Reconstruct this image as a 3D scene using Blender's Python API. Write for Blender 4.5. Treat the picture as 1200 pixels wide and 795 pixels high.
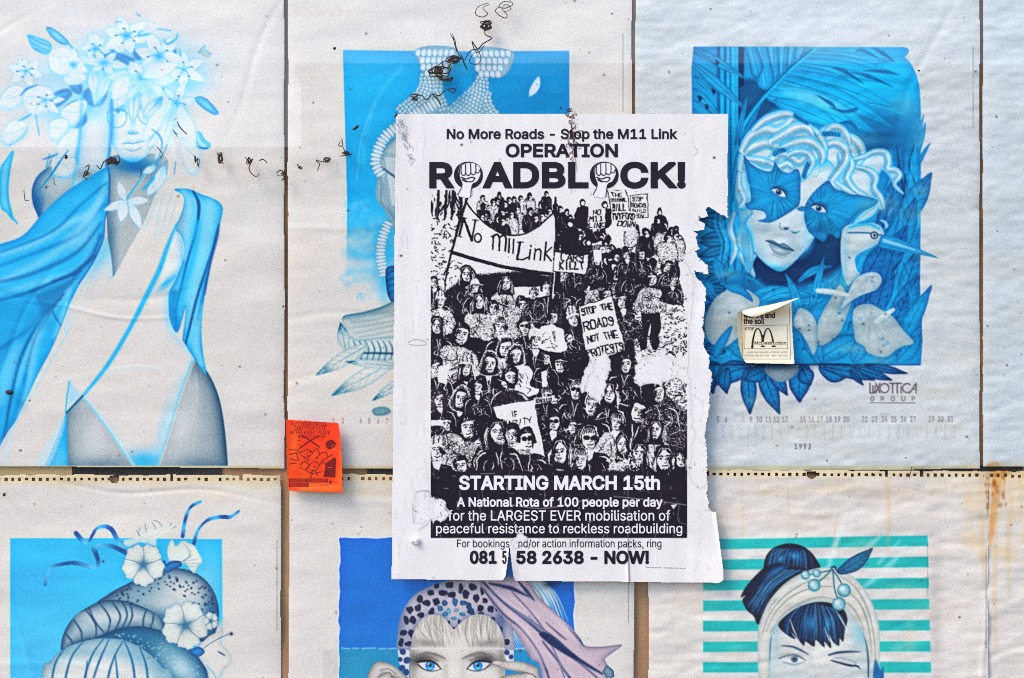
import bpy, math, random
import numpy as np

for _o in list(bpy.data.objects): bpy.data.objects.remove(_o)
SC = bpy.context.scene
COL = SC.collection
PX = 0.00078                     # one pixel of the photograph on the window, in metres
DIST = 1.40                      # camera to the papered window
EYE = 1.45                       # height of the camera over the pavement

# ---------------------------------------------------------------- camera
cam = bpy.data.cameras.new('camera'); co = bpy.data.objects.new('camera', cam); COL.objects.link(co)
co.location = (0, -DIST, EYE); co.rotation_euler = (math.radians(90), 0, 0)
cam.sensor_width = 36; cam.lens = 36*DIST/(1200*PX); cam.clip_start = .05; cam.clip_end = 500
SC.camera = co

# ---------------------------------------------------------------- sky, soft overcast sun, exposure
w = bpy.data.worlds.new('World'); SC.world = w; w.use_nodes = True
nt = w.node_tree; bg = nt.nodes['Background']
sky = nt.nodes.new('ShaderNodeTexSky'); sky.sky_type = 'NISHITA'; sky.sun_disc = False
SUN_EL, SUN_AZ = math.radians(48), math.radians(238)      # high, behind the camera and a little to the left
sky.sun_elevation = SUN_EL; sky.sun_rotation = SUN_AZ; sky.air_density = 1.0; sky.dust_density = 0.9; sky.ozone_density = 1.0
nt.links.new(sky.outputs[0], bg.inputs[0]); bg.inputs[1].default_value = 0.15
sl = bpy.data.lights.new('sun', 'SUN'); sl.energy = 1.4; sl.angle = math.radians(24); sl.color = (1.0, .91, .79)
so = bpy.data.objects.new('sun', sl); COL.objects.link(so)
# direction towards the sun (sun_rotation is measured from +y, clockwise seen from above)
_d = (math.sin(SUN_AZ)*math.cos(SUN_EL), math.cos(SUN_AZ)*math.cos(SUN_EL), math.sin(SUN_EL))
from mathutils import Vector, Matrix
so.rotation_euler = Vector(_d).to_track_quat('Z', 'Y').to_euler()
vs = SC.view_settings; vs.view_transform = 'Standard'; vs.look = 'None'; vs.gamma = 1; vs.use_curve_mapping = False
vs.exposure = 1.2
SC.display_settings.display_device = 'sRGB'
SC.cycles.use_denoising = False; SC.cycles.filter_width = 0.95
SC.cycles.max_bounces = 5; SC.cycles.transparent_max_bounces = 8; SC.cycles.diffuse_bounces = 3
# outlines of a plain grotesque alphabet: advance, then one x, y run per contour (capital height 509)
GLYPH_DATA = {
    ' ': (188, []),
    '!': (196, [[67, 160, 63, 509, 132, 509, 128, 160], [98, -4, 89, -4, 81, -1, 73, 3, 66, 9, 60, 16, 56, 24, 53, 32, 52, 41, 53, 50, 56, 58, 60, 66, 66, 73, 73, 79, 81, 83, 89, 86, 98, 86, 107, 86, 116, 83, 123, 79, 130, 73, 136, 66, 140, 58, 143, 50, 143, 41, 143, 32, 140, 24, 136, 16, 130, 9, 123, 3, 116, -1, 107, -4]]),
    ',': (188, [[38, -119, 68, 71, 137, 71, 84, -119]]),
    '-': (453, [[337, 244, 337, 188, 114, 188, 114, 244]]),
    '/': (249, [[235, 533, 71, -76, 14, -76, 178, 533]]),
    '0': (453, [[227, -7, 199, -5, 174, 1, 151, 11, 130, 24, 111, 41, 95, 62, 80, 86, 69, 113, 60, 144, 53, 178, 49, 214, 48, 254, 49, 294, 53, 330, 60, 364, 69, 395, 81, 422, 95, 447, 112, 467, 130, 484, 151, 498, 174, 508, 200, 514, 227, 516, 254, 514, 279, 508, 302, 498, 323, 484, 342, 467, 358, 447, 372, 422, 384, 395, 393, 364, 400, 330, 404, 294, 405, 254, 404, 214, 400, 178, 393, 144, 384, 113, 373, 86, 359, 62, 342, 41, 323, 24, 302, 11, 279, 1, 254, -5], [227, 50, 245, 51, 261, 56, 276, 63, 290, 74, 303, 87, 313, 103, 323, 122, 330, 144, 336, 168, 340, 194, 343, 223, 344, 254, 343, 285, 340, 314, 336, 341, 330, 365, 323, 387, 313, 405, 303, 422, 290, 435, 276, 446, 261, 453, 245, 458, 227, 460, 209, 458, 192, 453, 177, 446, 163, 435, 151, 422, 140, 405, 131, 387, 123, 365, 117, 341, 113, 314, 110, 285, 109, 254, 110, 223, 113, 194, 117, 168, 123, 144, 131, 122, 140, 103, 151, 87, 163, 74, 177, 63, 192, 56, 209, 51]]),
    '1': (453, [[76, 0, 76, 55, 391, 55, 391, 0], [276, 509, 276, 0, 212, 0, 212, 448, 209, 448, 86, 358, 86, 427, 198, 509]]),
    '2': (453, [[64, 0, 64, 47, 234, 229, 248, 243, 261, 257, 272, 270, 282, 282, 291, 294, 299, 305, 305, 316, 311, 327, 315, 337, 318, 348, 320, 360, 320, 371, 319, 385, 317, 397, 313, 408, 308, 419, 301, 428, 293, 436, 283, 443, 273, 449, 262, 454, 250, 457, 237, 459, 224, 460, 209, 459, 196, 457, 184, 453, 172, 447, 162, 441, 153, 433, 145, 424, 139, 413, 134, 402, 130, 390, 128, 376, 127, 362, 66, 362, 67, 384, 71, 405, 77, 424, 86, 442, 98, 459, 111, 473, 126, 486, 143, 496, 162, 505, 182, 511, 203, 514, 225, 516, 247, 514, 268, 511, 288, 505, 306, 497, 323, 486, 337, 474, 350, 461, 361, 445, 370, 428, 376, 411, 380, 392, 381, 372, 380, 358, 378, 345, 375, 331, 371, 318, 365, 304, 357, 290, 347, 275, 336, 259, 322, 241, 306, 223, 288, 202, 267, 180, 153, 60, 153, 57, 389, 57, 389, 0]]),
    '3': (453, [[218, -7, 195, -6, 173, -3, 152, 2, 133, 10, 114, 19, 98, 30, 83, 43, 70, 57, 60, 74, 52, 91, 46, 111, 44, 132, 109, 132, 111, 119, 115, 107, 120, 97, 126, 87, 134, 78, 144, 71, 154, 64, 165, 59, 178, 55, 191, 52, 204, 50, 219, 50, 234, 51, 248, 53, 262, 56, 275, 61, 287, 67, 297, 74, 307, 83, 315, 93, 321, 104, 325, 116, 328, 130, 329, 145, 328, 158, 326, 172, 322, 184, 316, 196, 308, 207, 299, 217, 288, 226, 275, 234, 260, 240, 242, 244, 223, 247, 201, 248, 157, 248, 157, 299, 288, 448, 288, 452, 70, 452, 70, 509, 372, 509, 372, 461, 211, 278, 211, 289, 239, 290, 264, 288, 287, 284, 308, 276, 327, 265, 344, 253, 359, 239, 371, 222, 381, 205, 387, 186, 392, 166, 393, 145, 392, 123, 387, 103, 380, 84, 370, 66, 358, 50, 344, 36, 327, 23, 309, 12, 288, 4, 266, -2, 243, -6]]),
    '4': (453, [[40, 105, 40, 158, 247, 509, 311, 509, 109, 166, 109, 163, 413, 163, 413, 105], [282, 0, 282, 121, 282, 146, 282, 318, 343, 318, 343, 0]]),
    '5': (453, [[221, -7, 199, -6, 178, -2, 159, 3, 140, 11, 123, 21, 108, 32, 94, 45, 83, 60, 73, 76, 66, 93, 62, 111, 60, 130, 122, 130, 124, 119, 127, 108, 132, 98, 138, 89, 145, 80, 154, 73, 163, 66, 173, 60, 184, 56, 196, 52, 208, 50, 221, 50, 236, 51, 250, 53, 264, 58, 276, 64, 288, 72, 298, 82, 307, 92, 314, 104, 320, 117, 324, 131, 327, 146, 328, 162, 327, 178, 324, 193, 320, 208, 314, 221, 306, 233, 297, 244, 286, 254, 275, 262, 262, 269, 248, 273, 233, 276, 218, 277, 205, 276, 192, 275, 180, 272, 167, 268, 156, 264, 145, 258, 136, 252, 128, 246, 67, 253, 96, 509, 366, 509, 366, 452, 151, 452, 134, 301, 136, 301, 145, 308, 155, 315, 166, 320, 178, 325, 190, 329, 203, 331, 216, 333, 229, 334, 247, 333, 263, 330, 279, 326, 294, 321, 308, 314, 321, 306, 334, 296, 345, 285, 355, 273, 364, 260, 372, 246, 379, 231, 384, 215, 388, 199, 390, 181, 391, 163, 390, 139, 385, 117, 379, 95, 369, 76, 357, 57, 343, 41, 327, 27, 309, 15, 289, 6, 268, -1, 245, -5]]),
    '6': (453, [[226, -7, 203, -5, 182, -1, 161, 5, 142, 15, 125, 26, 109, 40, 96, 56, 84, 74, 75, 94, 69, 115, 65, 138, 64, 162, 65, 180, 68, 199, 73, 219, 80, 239, 89, 261, 102, 285, 118, 311, 137, 340, 252, 509, 322, 509, 151, 261, 145, 261, 149, 268, 154, 275, 159, 281, 165, 288, 172, 293, 179, 299, 187, 303, 196, 307, 205, 310, 214, 312, 224, 314, 235, 314, 257, 313, 278, 309, 298, 303, 316, 295, 332, 284, 346, 271, 359, 257, 370, 240, 378, 221, 384, 201, 388, 180, 389, 157, 388, 134, 384, 112, 377, 92, 368, 73, 356, 55, 343, 39, 327, 26, 310, 14, 291, 5, 271, -2, 249, -6], [226, 48, 241, 49, 254, 52, 267, 56, 279, 63, 289, 70, 299, 79, 307, 90, 314, 101, 320, 114, 324, 128, 327, 142, 327, 157, 327, 173, 324, 187, 320, 201, 314, 213, 307, 225, 299, 235, 289, 244, 279, 251, 267, 258, 254, 262, 241, 264, 226, 265, 212, 264, 198, 262, 186, 258, 174, 252, 163, 244, 153, 235, 145, 225, 138, 214, 132, 201, 128, 188, 126, 174, 125, 158, 126, 143, 128, 128, 132, 114, 138, 102, 145, 90, 153, 79, 163, 70, 174, 63, 186, 56, 198, 52, 212, 49]]),
    '7': (453, [[97, 0, 323, 448, 323, 452, 62, 452, 62, 509, 391, 509, 391, 449, 165, 0]]),
    '8': (453, [[226, -7, 201, -6, 178, -2, 156, 3, 136, 11, 117, 21, 101, 33, 86, 47, 74, 62, 64, 78, 57, 96, 53, 115, 52, 135, 53, 151, 55, 166, 59, 181, 65, 195, 72, 208, 81, 220, 90, 231, 101, 241, 113, 249, 125, 256, 139, 261, 153, 265, 153, 267, 135, 273, 119, 282, 105, 293, 93, 308, 83, 324, 76, 342, 72, 360, 70, 380, 72, 399, 75, 417, 82, 434, 90, 450, 101, 464, 114, 477, 129, 488, 146, 498, 164, 506, 184, 511, 204, 514, 226, 516, 248, 514, 269, 511, 288, 506, 306, 498, 323, 488, 337, 477, 350, 464, 361, 450, 370, 434, 377, 417, 380, 399, 382, 380, 380, 361, 376, 342, 369, 324, 359, 308, 347, 293, 333, 282, 318, 273, 300, 267, 300, 265, 314, 261, 327, 256, 339, 249, 351, 241, 362, 231, 372, 220, 380, 208, 387, 195, 393, 181, 397, 166, 400, 151, 401, 135, 399, 115, 395, 96, 388, 78, 378, 62, 366, 47, 352, 33, 335, 21, 317, 11, 296, 3, 275, -2, 251, -6], [226, 49, 243, 50, 258, 52, 272, 55, 285, 60, 296, 66, 307, 74, 315, 82, 323, 91, 329, 102, 333, 113, 336, 126, 337, 139, 336, 152, 333, 165, 329, 177, 322, 189, 314, 199, 305, 208, 295, 216, 283, 223, 270, 228, 256, 232, 242, 234, 226, 235, 211, 234, 196, 232, 182, 228, 169, 223, 157, 216, 147, 208, 138, 199, 130, 189, 123, 177, 119, 165, 116, 152, 115, 139, 116, 126, 119, 113, 123, 102, 129, 91, 136, 82, 145, 74, 156, 66, 167, 60, 180, 55, 195, 52, 210, 50], [226, 290, 239, 290, 252, 292, 263, 296, 274, 300, 284, 306, 293, 313, 300, 321, 307, 330, 312, 341, 316, 351, 318, 363, 319, 376, 318, 388, 316, 399, 313, 410, 308, 420, 301, 429, 294, 437, 285, 444, 275, 449, 264, 454, 252, 457, 240, 459, 226, 460, 213, 459, 200, 457, 188, 454, 177, 449, 167, 444, 159, 437, 151, 429, 145, 420, 139, 410, 136, 399, 134, 388, 133, 376, 134, 363, 136, 351, 139, 341, 145, 330, 151, 321, 159, 313, 168, 306, 178, 300, 189, 296, 201, 292, 213, 290]]),
    '9': (453, [[226, 516, 249, 514, 271, 510, 291, 503, 310, 494, 328, 482, 343, 468, 356, 452, 368, 434, 377, 414, 384, 393, 388, 371, 389, 347, 388, 328, 385, 309, 380, 290, 373, 270, 363, 248, 350, 224, 334, 197, 315, 168, 200, 0, 130, 0, 301, 248, 307, 248, 303, 240, 299, 234, 294, 227, 287, 221, 281, 215, 273, 210, 265, 206, 257, 202, 248, 199, 238, 196, 228, 195, 218, 195, 195, 196, 175, 199, 155, 206, 137, 214, 121, 225, 106, 237, 94, 252, 83, 269, 74, 287, 68, 307, 65, 329, 64, 352, 65, 375, 69, 397, 75, 417, 85, 436, 96, 454, 110, 469, 125, 483, 143, 494, 162, 504, 182, 510, 203, 514], [226, 460, 212, 459, 199, 457, 186, 452, 174, 446, 163, 438, 154, 429, 145, 419, 138, 407, 133, 395, 129, 381, 126, 367, 125, 352, 126, 336, 129, 322, 133, 308, 138, 295, 145, 284, 154, 274, 163, 265, 174, 257, 186, 251, 199, 247, 212, 244, 226, 243, 240, 244, 254, 247, 267, 251, 279, 257, 289, 265, 299, 273, 307, 284, 314, 295, 320, 308, 324, 321, 327, 335, 327, 350, 327, 366, 324, 381, 320, 394, 314, 407, 307, 419, 299, 429, 290, 438, 279, 446, 267, 452, 254, 457, 241, 459]]),
    'A': (479, [[16, 0, 201, 509, 276, 509, 463, 0, 395, 0, 287, 302, 282, 317, 276, 334, 270, 352, 264, 372, 257, 394, 250, 420, 241, 447, 232, 478, 245, 478, 236, 447, 228, 419, 220, 393, 213, 371, 206, 351, 201, 333, 195, 317, 191, 302, 85, 0], [110, 142, 110, 199, 370, 199, 370, 142]]),
    'B': (456, [[60, 0, 60, 509, 241, 509, 266, 508, 289, 504, 310, 499, 329, 491, 345, 481, 359, 469, 371, 456, 381, 442, 388, 426, 394, 410, 397, 392, 398, 374, 397, 358, 395, 344, 392, 331, 387, 320, 380, 310, 373, 301, 365, 293, 356, 286, 347, 280, 336, 275, 326, 270, 315, 267, 315, 262, 327, 261, 339, 257, 351, 252, 363, 245, 374, 237, 385, 227, 394, 216, 402, 203, 409, 189, 414, 173, 417, 155, 418, 136, 417, 117, 413, 100, 408, 83, 400, 67, 390, 52, 377, 39, 362, 28, 344, 18, 324, 10, 301, 4, 275, 1, 247, 0], [125, 57, 245, 57, 272, 58, 296, 63, 315, 70, 330, 80, 341, 92, 349, 105, 354, 120, 355, 137, 355, 149, 352, 161, 348, 173, 342, 184, 335, 194, 327, 203, 317, 211, 306, 218, 293, 224, 279, 228, 264, 230, 248, 231, 125, 231], [125, 285, 238, 285, 252, 286, 265, 288, 277, 291, 288, 296, 299, 302, 308, 309, 316, 317, 323, 326, 329, 337, 333, 348, 335, 359, 336, 372, 334, 388, 330, 403, 323, 417, 313, 429, 299, 439, 283, 446, 263, 450, 240, 452, 125, 452]]),
    'C': (510, [[267, -7, 235, -5, 205, 1, 177, 11, 150, 25, 126, 42, 104, 63, 86, 88, 70, 115, 57, 146, 48, 179, 42, 215, 40, 254, 42, 293, 48, 329, 57, 362, 70, 393, 86, 421, 104, 445, 126, 466, 150, 484, 177, 498, 205, 508, 235, 514, 267, 516, 286, 515, 305, 513, 323, 509, 340, 504, 357, 498, 373, 490, 388, 481, 402, 471, 415, 460, 427, 447, 438, 433, 448, 418, 456, 402, 463, 385, 469, 367, 473, 348, 408, 348, 405, 361, 401, 373, 395, 384, 389, 395, 382, 404, 375, 413, 366, 421, 357, 428, 348, 435, 337, 440, 327, 445, 315, 449, 304, 452, 292, 454, 280, 455, 267, 456, 245, 454, 223, 450, 203, 443, 184, 432, 166, 419, 150, 403, 137, 385, 125, 364, 116, 340, 109, 314, 105, 285, 103, 254, 105, 223, 109, 194, 116, 168, 125, 145, 137, 123, 151, 105, 166, 89, 184, 76, 203, 66, 223, 59, 245, 54, 267, 53, 280, 53, 292, 55, 304, 57, 315, 60, 327, 64, 337, 69, 348, 74, 357, 81, 366, 88, 375, 96, 382, 105, 389, 114, 395, 125, 401, 136, 405, 148, 408, 160, 473, 160, 469, 142, 463, 124, 457, 107, 448, 91, 438, 76, 428, 62, 416, 49, 402, 38, 388, 28, 373, 19, 357, 11, 341, 5, 323, 0, 305, -4, 286, -6]]),
    'D': (502, [[219, 0, 96, 0, 96, 57, 215, 57, 244, 58, 272, 63, 296, 70, 318, 81, 337, 94, 354, 110, 368, 128, 379, 149, 388, 172, 394, 198, 398, 226, 399, 255, 398, 285, 394, 312, 388, 337, 379, 361, 368, 381, 354, 399, 338, 415, 320, 428, 299, 438, 275, 446, 249, 450, 221, 452, 93, 452, 93, 509, 225, 509, 261, 507, 294, 501, 325, 492, 353, 478, 377, 461, 399, 441, 418, 418, 433, 391, 446, 361, 455, 329, 460, 293, 462, 255, 460, 217, 455, 181, 446, 149, 433, 119, 417, 92, 398, 68, 376, 48, 351, 31, 322, 17, 291, 8, 256, 2], [125, 509, 125, 0, 60, 0, 60, 509]]),
    'E': (418, [[60, 0, 60, 509, 372, 509, 372, 452, 125, 452, 125, 286, 355, 286, 355, 229, 125, 229, 125, 57, 375, 57, 375, 0]]),
    'F': (410, [[60, 0, 60, 509, 369, 509, 369, 452, 125, 452, 125, 278, 346, 278, 346, 221, 125, 221, 125, 0]]),
    'G': (520, [[269, -7, 236, -5, 205, 1, 176, 11, 149, 25, 125, 43, 104, 64, 85, 88, 69, 116, 57, 146, 47, 179, 42, 215, 40, 254, 42, 293, 47, 329, 57, 362, 69, 393, 85, 421, 103, 445, 125, 466, 149, 484, 175, 498, 203, 508, 233, 514, 265, 516, 285, 515, 304, 513, 322, 509, 340, 504, 358, 497, 374, 489, 389, 480, 403, 469, 416, 458, 429, 445, 439, 431, 449, 416, 458, 401, 465, 384, 470, 367, 474, 349, 408, 349, 404, 361, 399, 372, 393, 383, 387, 393, 380, 403, 373, 411, 365, 420, 356, 427, 347, 434, 337, 439, 326, 444, 315, 448, 304, 452, 291, 454, 279, 455, 265, 456, 243, 454, 222, 450, 202, 443, 183, 432, 166, 419, 150, 404, 137, 385, 125, 364, 116, 340, 109, 314, 105, 285, 103, 254, 105, 223, 109, 194, 116, 168, 125, 145, 137, 124, 151, 105, 166, 90, 184, 76, 203, 66, 224, 59, 246, 54, 269, 53, 290, 54, 309, 57, 328, 63, 345, 71, 360, 81, 374, 93, 386, 107, 396, 123, 404, 141, 410, 160, 414, 180, 415, 202, 434, 199, 283, 199, 283, 256, 478, 256, 478, 200, 476, 170, 471, 141, 463, 115, 451, 91, 436, 69, 419, 50, 399, 33, 377, 19, 352, 8, 326, 0, 298, -5]]),
    'H': (517, [[60, 0, 60, 509, 125, 509, 125, 289, 392, 289, 392, 509, 457, 509, 457, 0, 392, 0, 392, 232, 125, 232, 125, 0]]),
    'I': (300, [[31, 0, 31, 57, 118, 57, 118, 452, 31, 452, 31, 509, 269, 509, 269, 452, 183, 452, 183, 57, 269, 57, 269, 0]]),
    'K': (467, [[104, 145, 104, 216, 113, 228, 122, 239, 130, 250, 139, 261, 148, 272, 157, 282, 165, 293, 174, 303, 184, 314, 193, 324, 202, 334, 212, 344, 364, 509, 448, 509, 231, 276, 228, 276], [60, 0, 60, 509, 125, 509, 125, 334, 124, 225, 125, 193, 125, 0], [372, 0, 188, 259, 228, 309, 449, 0]]),
    'L': (393, [[60, 0, 60, 509, 125, 509, 125, 57, 361, 57, 361, 0]]),
    'M': (628, [[60, 0, 60, 509, 152, 509, 277, 187, 287, 159, 299, 123, 311, 84, 322, 49, 307, 49, 318, 83, 330, 121, 342, 158, 352, 187, 476, 509, 568, 509, 568, 0, 504, 0, 504, 291, 504, 327, 505, 369, 506, 413, 507, 457, 513, 457, 509, 445, 505, 433, 502, 421, 498, 409, 482, 363, 467, 322, 456, 291, 342, 0, 286, 0, 170, 291, 159, 321, 145, 361, 129, 408, 112, 457, 119, 457, 120, 416, 121, 372, 122, 328, 122, 291, 122, 0]]),
    'N': (523, [[60, 0, 60, 509, 136, 509, 343, 183, 347, 176, 352, 169, 357, 160, 363, 151, 369, 141, 375, 130, 381, 119, 388, 107, 394, 94, 401, 82, 407, 68, 414, 55, 405, 54, 403, 68, 402, 81, 401, 95, 401, 108, 400, 121, 400, 134, 399, 146, 399, 157, 399, 195, 399, 509, 463, 509, 463, 0, 387, 0, 202, 290, 177, 331, 171, 342, 164, 354, 156, 367, 148, 381, 108, 452, 119, 454, 122, 384, 124, 328, 125, 291, 125, 0]]),
    'O': (533, [[267, -7, 235, -5, 205, 1, 177, 11, 150, 25, 126, 42, 105, 63, 86, 88, 70, 115, 57, 146, 48, 179, 42, 215, 40, 254, 42, 293, 48, 329, 57, 362, 70, 393, 86, 421, 105, 445, 126, 466, 150, 484, 177, 498, 205, 508, 235, 514, 267, 516, 299, 514, 329, 508, 357, 498, 384, 484, 408, 466, 429, 445, 448, 421, 464, 393, 477, 362, 486, 329, 491, 293, 493, 254, 491, 215, 486, 179, 477, 146, 464, 115, 448, 88, 429, 63, 408, 42, 384, 25, 357, 11, 329, 1, 299, -5], [267, 53, 289, 54, 310, 59, 330, 66, 349, 76, 367, 89, 383, 105, 396, 123, 408, 144, 418, 168, 425, 194, 429, 223, 430, 254, 429, 286, 425, 314, 418, 341, 408, 365, 396, 386, 383, 404, 367, 420, 349, 433, 330, 443, 310, 450, 289, 454, 267, 456, 245, 454, 223, 450, 203, 443, 184, 433, 167, 420, 151, 404, 137, 385, 125, 364, 116, 340, 109, 314, 105, 285, 103, 254, 105, 223, 109, 194, 116, 168, 125, 144, 137, 123, 151, 105, 167, 89, 184, 76, 203, 66, 223, 59, 245, 54]]),
    'P': (444, [[60, 0, 60, 509, 235, 509, 263, 507, 289, 503, 312, 497, 332, 487, 350, 476, 366, 462, 379, 447, 390, 430, 398, 411, 404, 391, 407, 370, 409, 348, 407, 325, 404, 304, 398, 284, 390, 265, 379, 248, 366, 233, 350, 219, 332, 207, 312, 198, 289, 191, 263, 187, 235, 186, 109, 186, 109, 242, 233, 242, 252, 243, 269, 246, 284, 250, 297, 256, 308, 264, 318, 272, 327, 282, 333, 294, 338, 306, 342, 319, 344, 333, 344, 348, 344, 362, 342, 376, 338, 389, 333, 402, 326, 413, 318, 423, 308, 431, 297, 439, 284, 444, 268, 449, 251, 451, 232, 452, 125, 452, 125, 0]]),
    'R': (449, [[60, 0, 60, 509, 236, 509, 264, 507, 290, 504, 313, 497, 333, 489, 351, 478, 367, 465, 380, 450, 390, 433, 399, 415, 405, 395, 408, 374, 409, 352, 408, 330, 405, 309, 399, 290, 390, 271, 380, 255, 367, 240, 351, 228, 333, 217, 312, 209, 289, 203, 264, 199, 236, 198, 96, 198, 96, 255, 234, 255, 252, 256, 269, 258, 284, 262, 298, 267, 309, 273, 319, 281, 327, 290, 334, 300, 339, 312, 342, 324, 344, 338, 345, 352, 344, 367, 342, 380, 339, 393, 334, 405, 327, 415, 319, 425, 309, 433, 298, 440, 284, 445, 269, 449, 252, 451, 233, 452, 125, 452, 125, 0], [353, 0, 230, 229, 303, 229, 428, 0]]),
    'S': (446, [[224, -9, 197, -8, 172, -4, 149, 1, 128, 9, 108, 19, 91, 31, 76, 45, 64, 60, 54, 77, 46, 96, 41, 115, 38, 137, 104, 137, 107, 123, 110, 110, 116, 98, 123, 88, 132, 79, 142, 71, 154, 64, 166, 59, 180, 55, 194, 52, 209, 50, 224, 49, 241, 50, 257, 52, 272, 55, 286, 60, 299, 66, 311, 74, 321, 82, 329, 92, 336, 102, 341, 114, 345, 126, 346, 139, 345, 151, 342, 161, 338, 171, 332, 179, 325, 186, 316, 193, 307, 199, 296, 205, 284, 209, 272, 214, 259, 218, 245, 222, 184, 239, 154, 249, 128, 260, 105, 274, 86, 289, 71, 307, 60, 326, 54, 348, 52, 372, 53, 393, 58, 413, 65, 431, 75, 448, 87, 463, 102, 476, 119, 488, 138, 498, 158, 506, 180, 511, 203, 514, 227, 516, 252, 514, 275, 511, 296, 505, 316, 498, 334, 488, 351, 476, 365, 463, 377, 449, 387, 433, 394, 415, 399, 397, 401, 378, 337, 378, 334, 396, 326, 412, 316, 426, 302, 437, 286, 447, 267, 453, 247, 457, 225, 459, 209, 458, 194, 456, 180, 452, 167, 448, 156, 442, 145, 435, 136, 427, 129, 418, 123, 409, 118, 398, 116, 387, 115, 376, 116, 363, 119, 352, 124, 342, 131, 334, 139, 326, 148, 319, 158, 313, 169, 308, 180, 304, 191, 300, 202, 296, 212, 293, 264, 279, 276, 276, 287, 272, 299, 268, 312, 264, 324, 258, 336, 252, 347, 245, 359, 238, 369, 229, 379, 220, 387, 209, 395, 198, 401, 185, 405, 171, 407, 155, 408, 139, 407, 118, 403, 99, 396, 81, 386, 64, 374, 48, 360, 34, 343, 21, 323, 11, 302, 2, 278, -4, 252, -8]]),
    'T': (448, [[32, 452, 32, 509, 417, 509, 417, 452, 257, 452, 257, 0, 193, 0, 193, 452]]),
    'U': (517, [[259, -8, 230, -7, 203, -2, 177, 5, 154, 15, 133, 28, 114, 43, 98, 60, 85, 80, 74, 101, 66, 124, 62, 148, 60, 173, 60, 509, 124, 509, 124, 178, 125, 160, 128, 144, 133, 128, 141, 113, 150, 99, 160, 87, 173, 77, 187, 68, 203, 61, 220, 56, 239, 53, 259, 52, 279, 53, 298, 56, 315, 61, 331, 68, 345, 77, 357, 87, 368, 99, 377, 113, 384, 128, 389, 144, 392, 160, 393, 178, 393, 509, 457, 509, 457, 173, 456, 148, 451, 124, 443, 101, 433, 80, 419, 60, 403, 43, 384, 28, 363, 15, 340, 5, 315, -2, 288, -7]]),
    'V': (479, [[204, 0, 16, 509, 84, 509, 192, 206, 197, 192, 203, 176, 209, 158, 215, 137, 222, 115, 230, 89, 239, 61, 248, 31, 235, 31, 244, 62, 252, 90, 260, 115, 267, 138, 274, 158, 279, 176, 285, 192, 290, 206, 395, 509, 463, 509, 278, 0]]),
    'W': (686, [[155, 0, 16, 509, 82, 509, 163, 196, 166, 183, 170, 171, 173, 158, 175, 145, 187, 94, 189, 80, 192, 67, 195, 53, 197, 40, 189, 40, 192, 53, 194, 67, 197, 80, 200, 94, 203, 107, 205, 120, 208, 133, 211, 145, 224, 196, 306, 509, 380, 509, 462, 196, 465, 183, 468, 171, 471, 158, 474, 145, 486, 94, 489, 80, 492, 67, 494, 53, 497, 40, 488, 40, 491, 53, 493, 67, 496, 80, 499, 94, 502, 107, 504, 120, 507, 133, 510, 145, 523, 196, 603, 509, 670, 509, 530, 0, 455, 0, 368, 323, 363, 339, 359, 356, 355, 373, 351, 391, 347, 410, 344, 431, 340, 452, 336, 475, 350, 475, 346, 453, 342, 433, 339, 413, 335, 395, 331, 377, 327, 359, 323, 341, 318, 323, 230, 0]]),
    'Y': (472, [[203, 0, 203, 208, 16, 509, 91, 509, 192, 344, 200, 331, 208, 318, 215, 305, 222, 292, 229, 279, 236, 264, 243, 248, 250, 230, 224, 230, 231, 248, 237, 265, 244, 280, 251, 293, 258, 306, 265, 318, 273, 331, 280, 344, 381, 509, 455, 509, 268, 208, 268, 0]]),
    'a': (389, [[160, -9, 142, -8, 126, -5, 110, -1, 94, 5, 80, 12, 68, 22, 57, 32, 48, 45, 40, 58, 35, 73, 31, 90, 30, 108, 31, 123, 34, 138, 38, 150, 43, 161, 50, 171, 58, 179, 67, 187, 78, 193, 89, 199, 100, 203, 112, 207, 125, 211, 138, 213, 152, 216, 165, 218, 178, 220, 234, 227, 244, 228, 252, 230, 259, 232, 265, 235, 270, 238, 273, 243, 275, 248, 276, 255, 276, 257, 275, 268, 273, 279, 271, 288, 267, 297, 262, 304, 256, 311, 248, 317, 240, 322, 230, 326, 220, 329, 208, 330, 196, 331, 183, 330, 171, 329, 159, 326, 149, 322, 140, 318, 132, 313, 124, 307, 118, 301, 112, 294, 107, 288, 103, 281, 100, 274, 41, 291, 48, 308, 57, 322, 67, 335, 79, 346, 91, 355, 104, 364, 118, 370, 133, 375, 148, 379, 163, 382, 179, 384, 194, 384, 204, 384, 215, 383, 227, 382, 239, 379, 251, 376, 263, 372, 275, 367, 286, 360, 296, 353, 306, 343, 315, 333, 322, 320, 329, 306, 333, 290, 336, 272, 337, 251, 337, 0, 277, 0, 277, 52, 272, 52, 269, 45, 264, 38, 258, 32, 252, 25, 244, 18, 236, 12, 226, 6, 215, 1, 203, -3, 190, -6, 176, -8], [170, 45, 187, 46, 202, 49, 216, 53, 228, 59, 239, 66, 248, 74, 257, 83, 263, 93, 269, 104, 272, 115, 275, 126, 276, 138, 276, 190, 273, 188, 270, 186, 265, 184, 259, 182, 253, 180, 246, 179, 239, 177, 231, 176, 200, 171, 175, 168, 165, 166, 154, 164, 144, 162, 134, 159, 125, 155, 117, 150, 110, 145, 103, 139, 98, 132, 95, 124, 93, 115, 92, 105, 92, 95, 94, 87, 98, 79, 102, 72, 107, 66, 114, 61, 121, 56, 130, 52, 139, 49, 149, 47, 159, 46]]),
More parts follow.
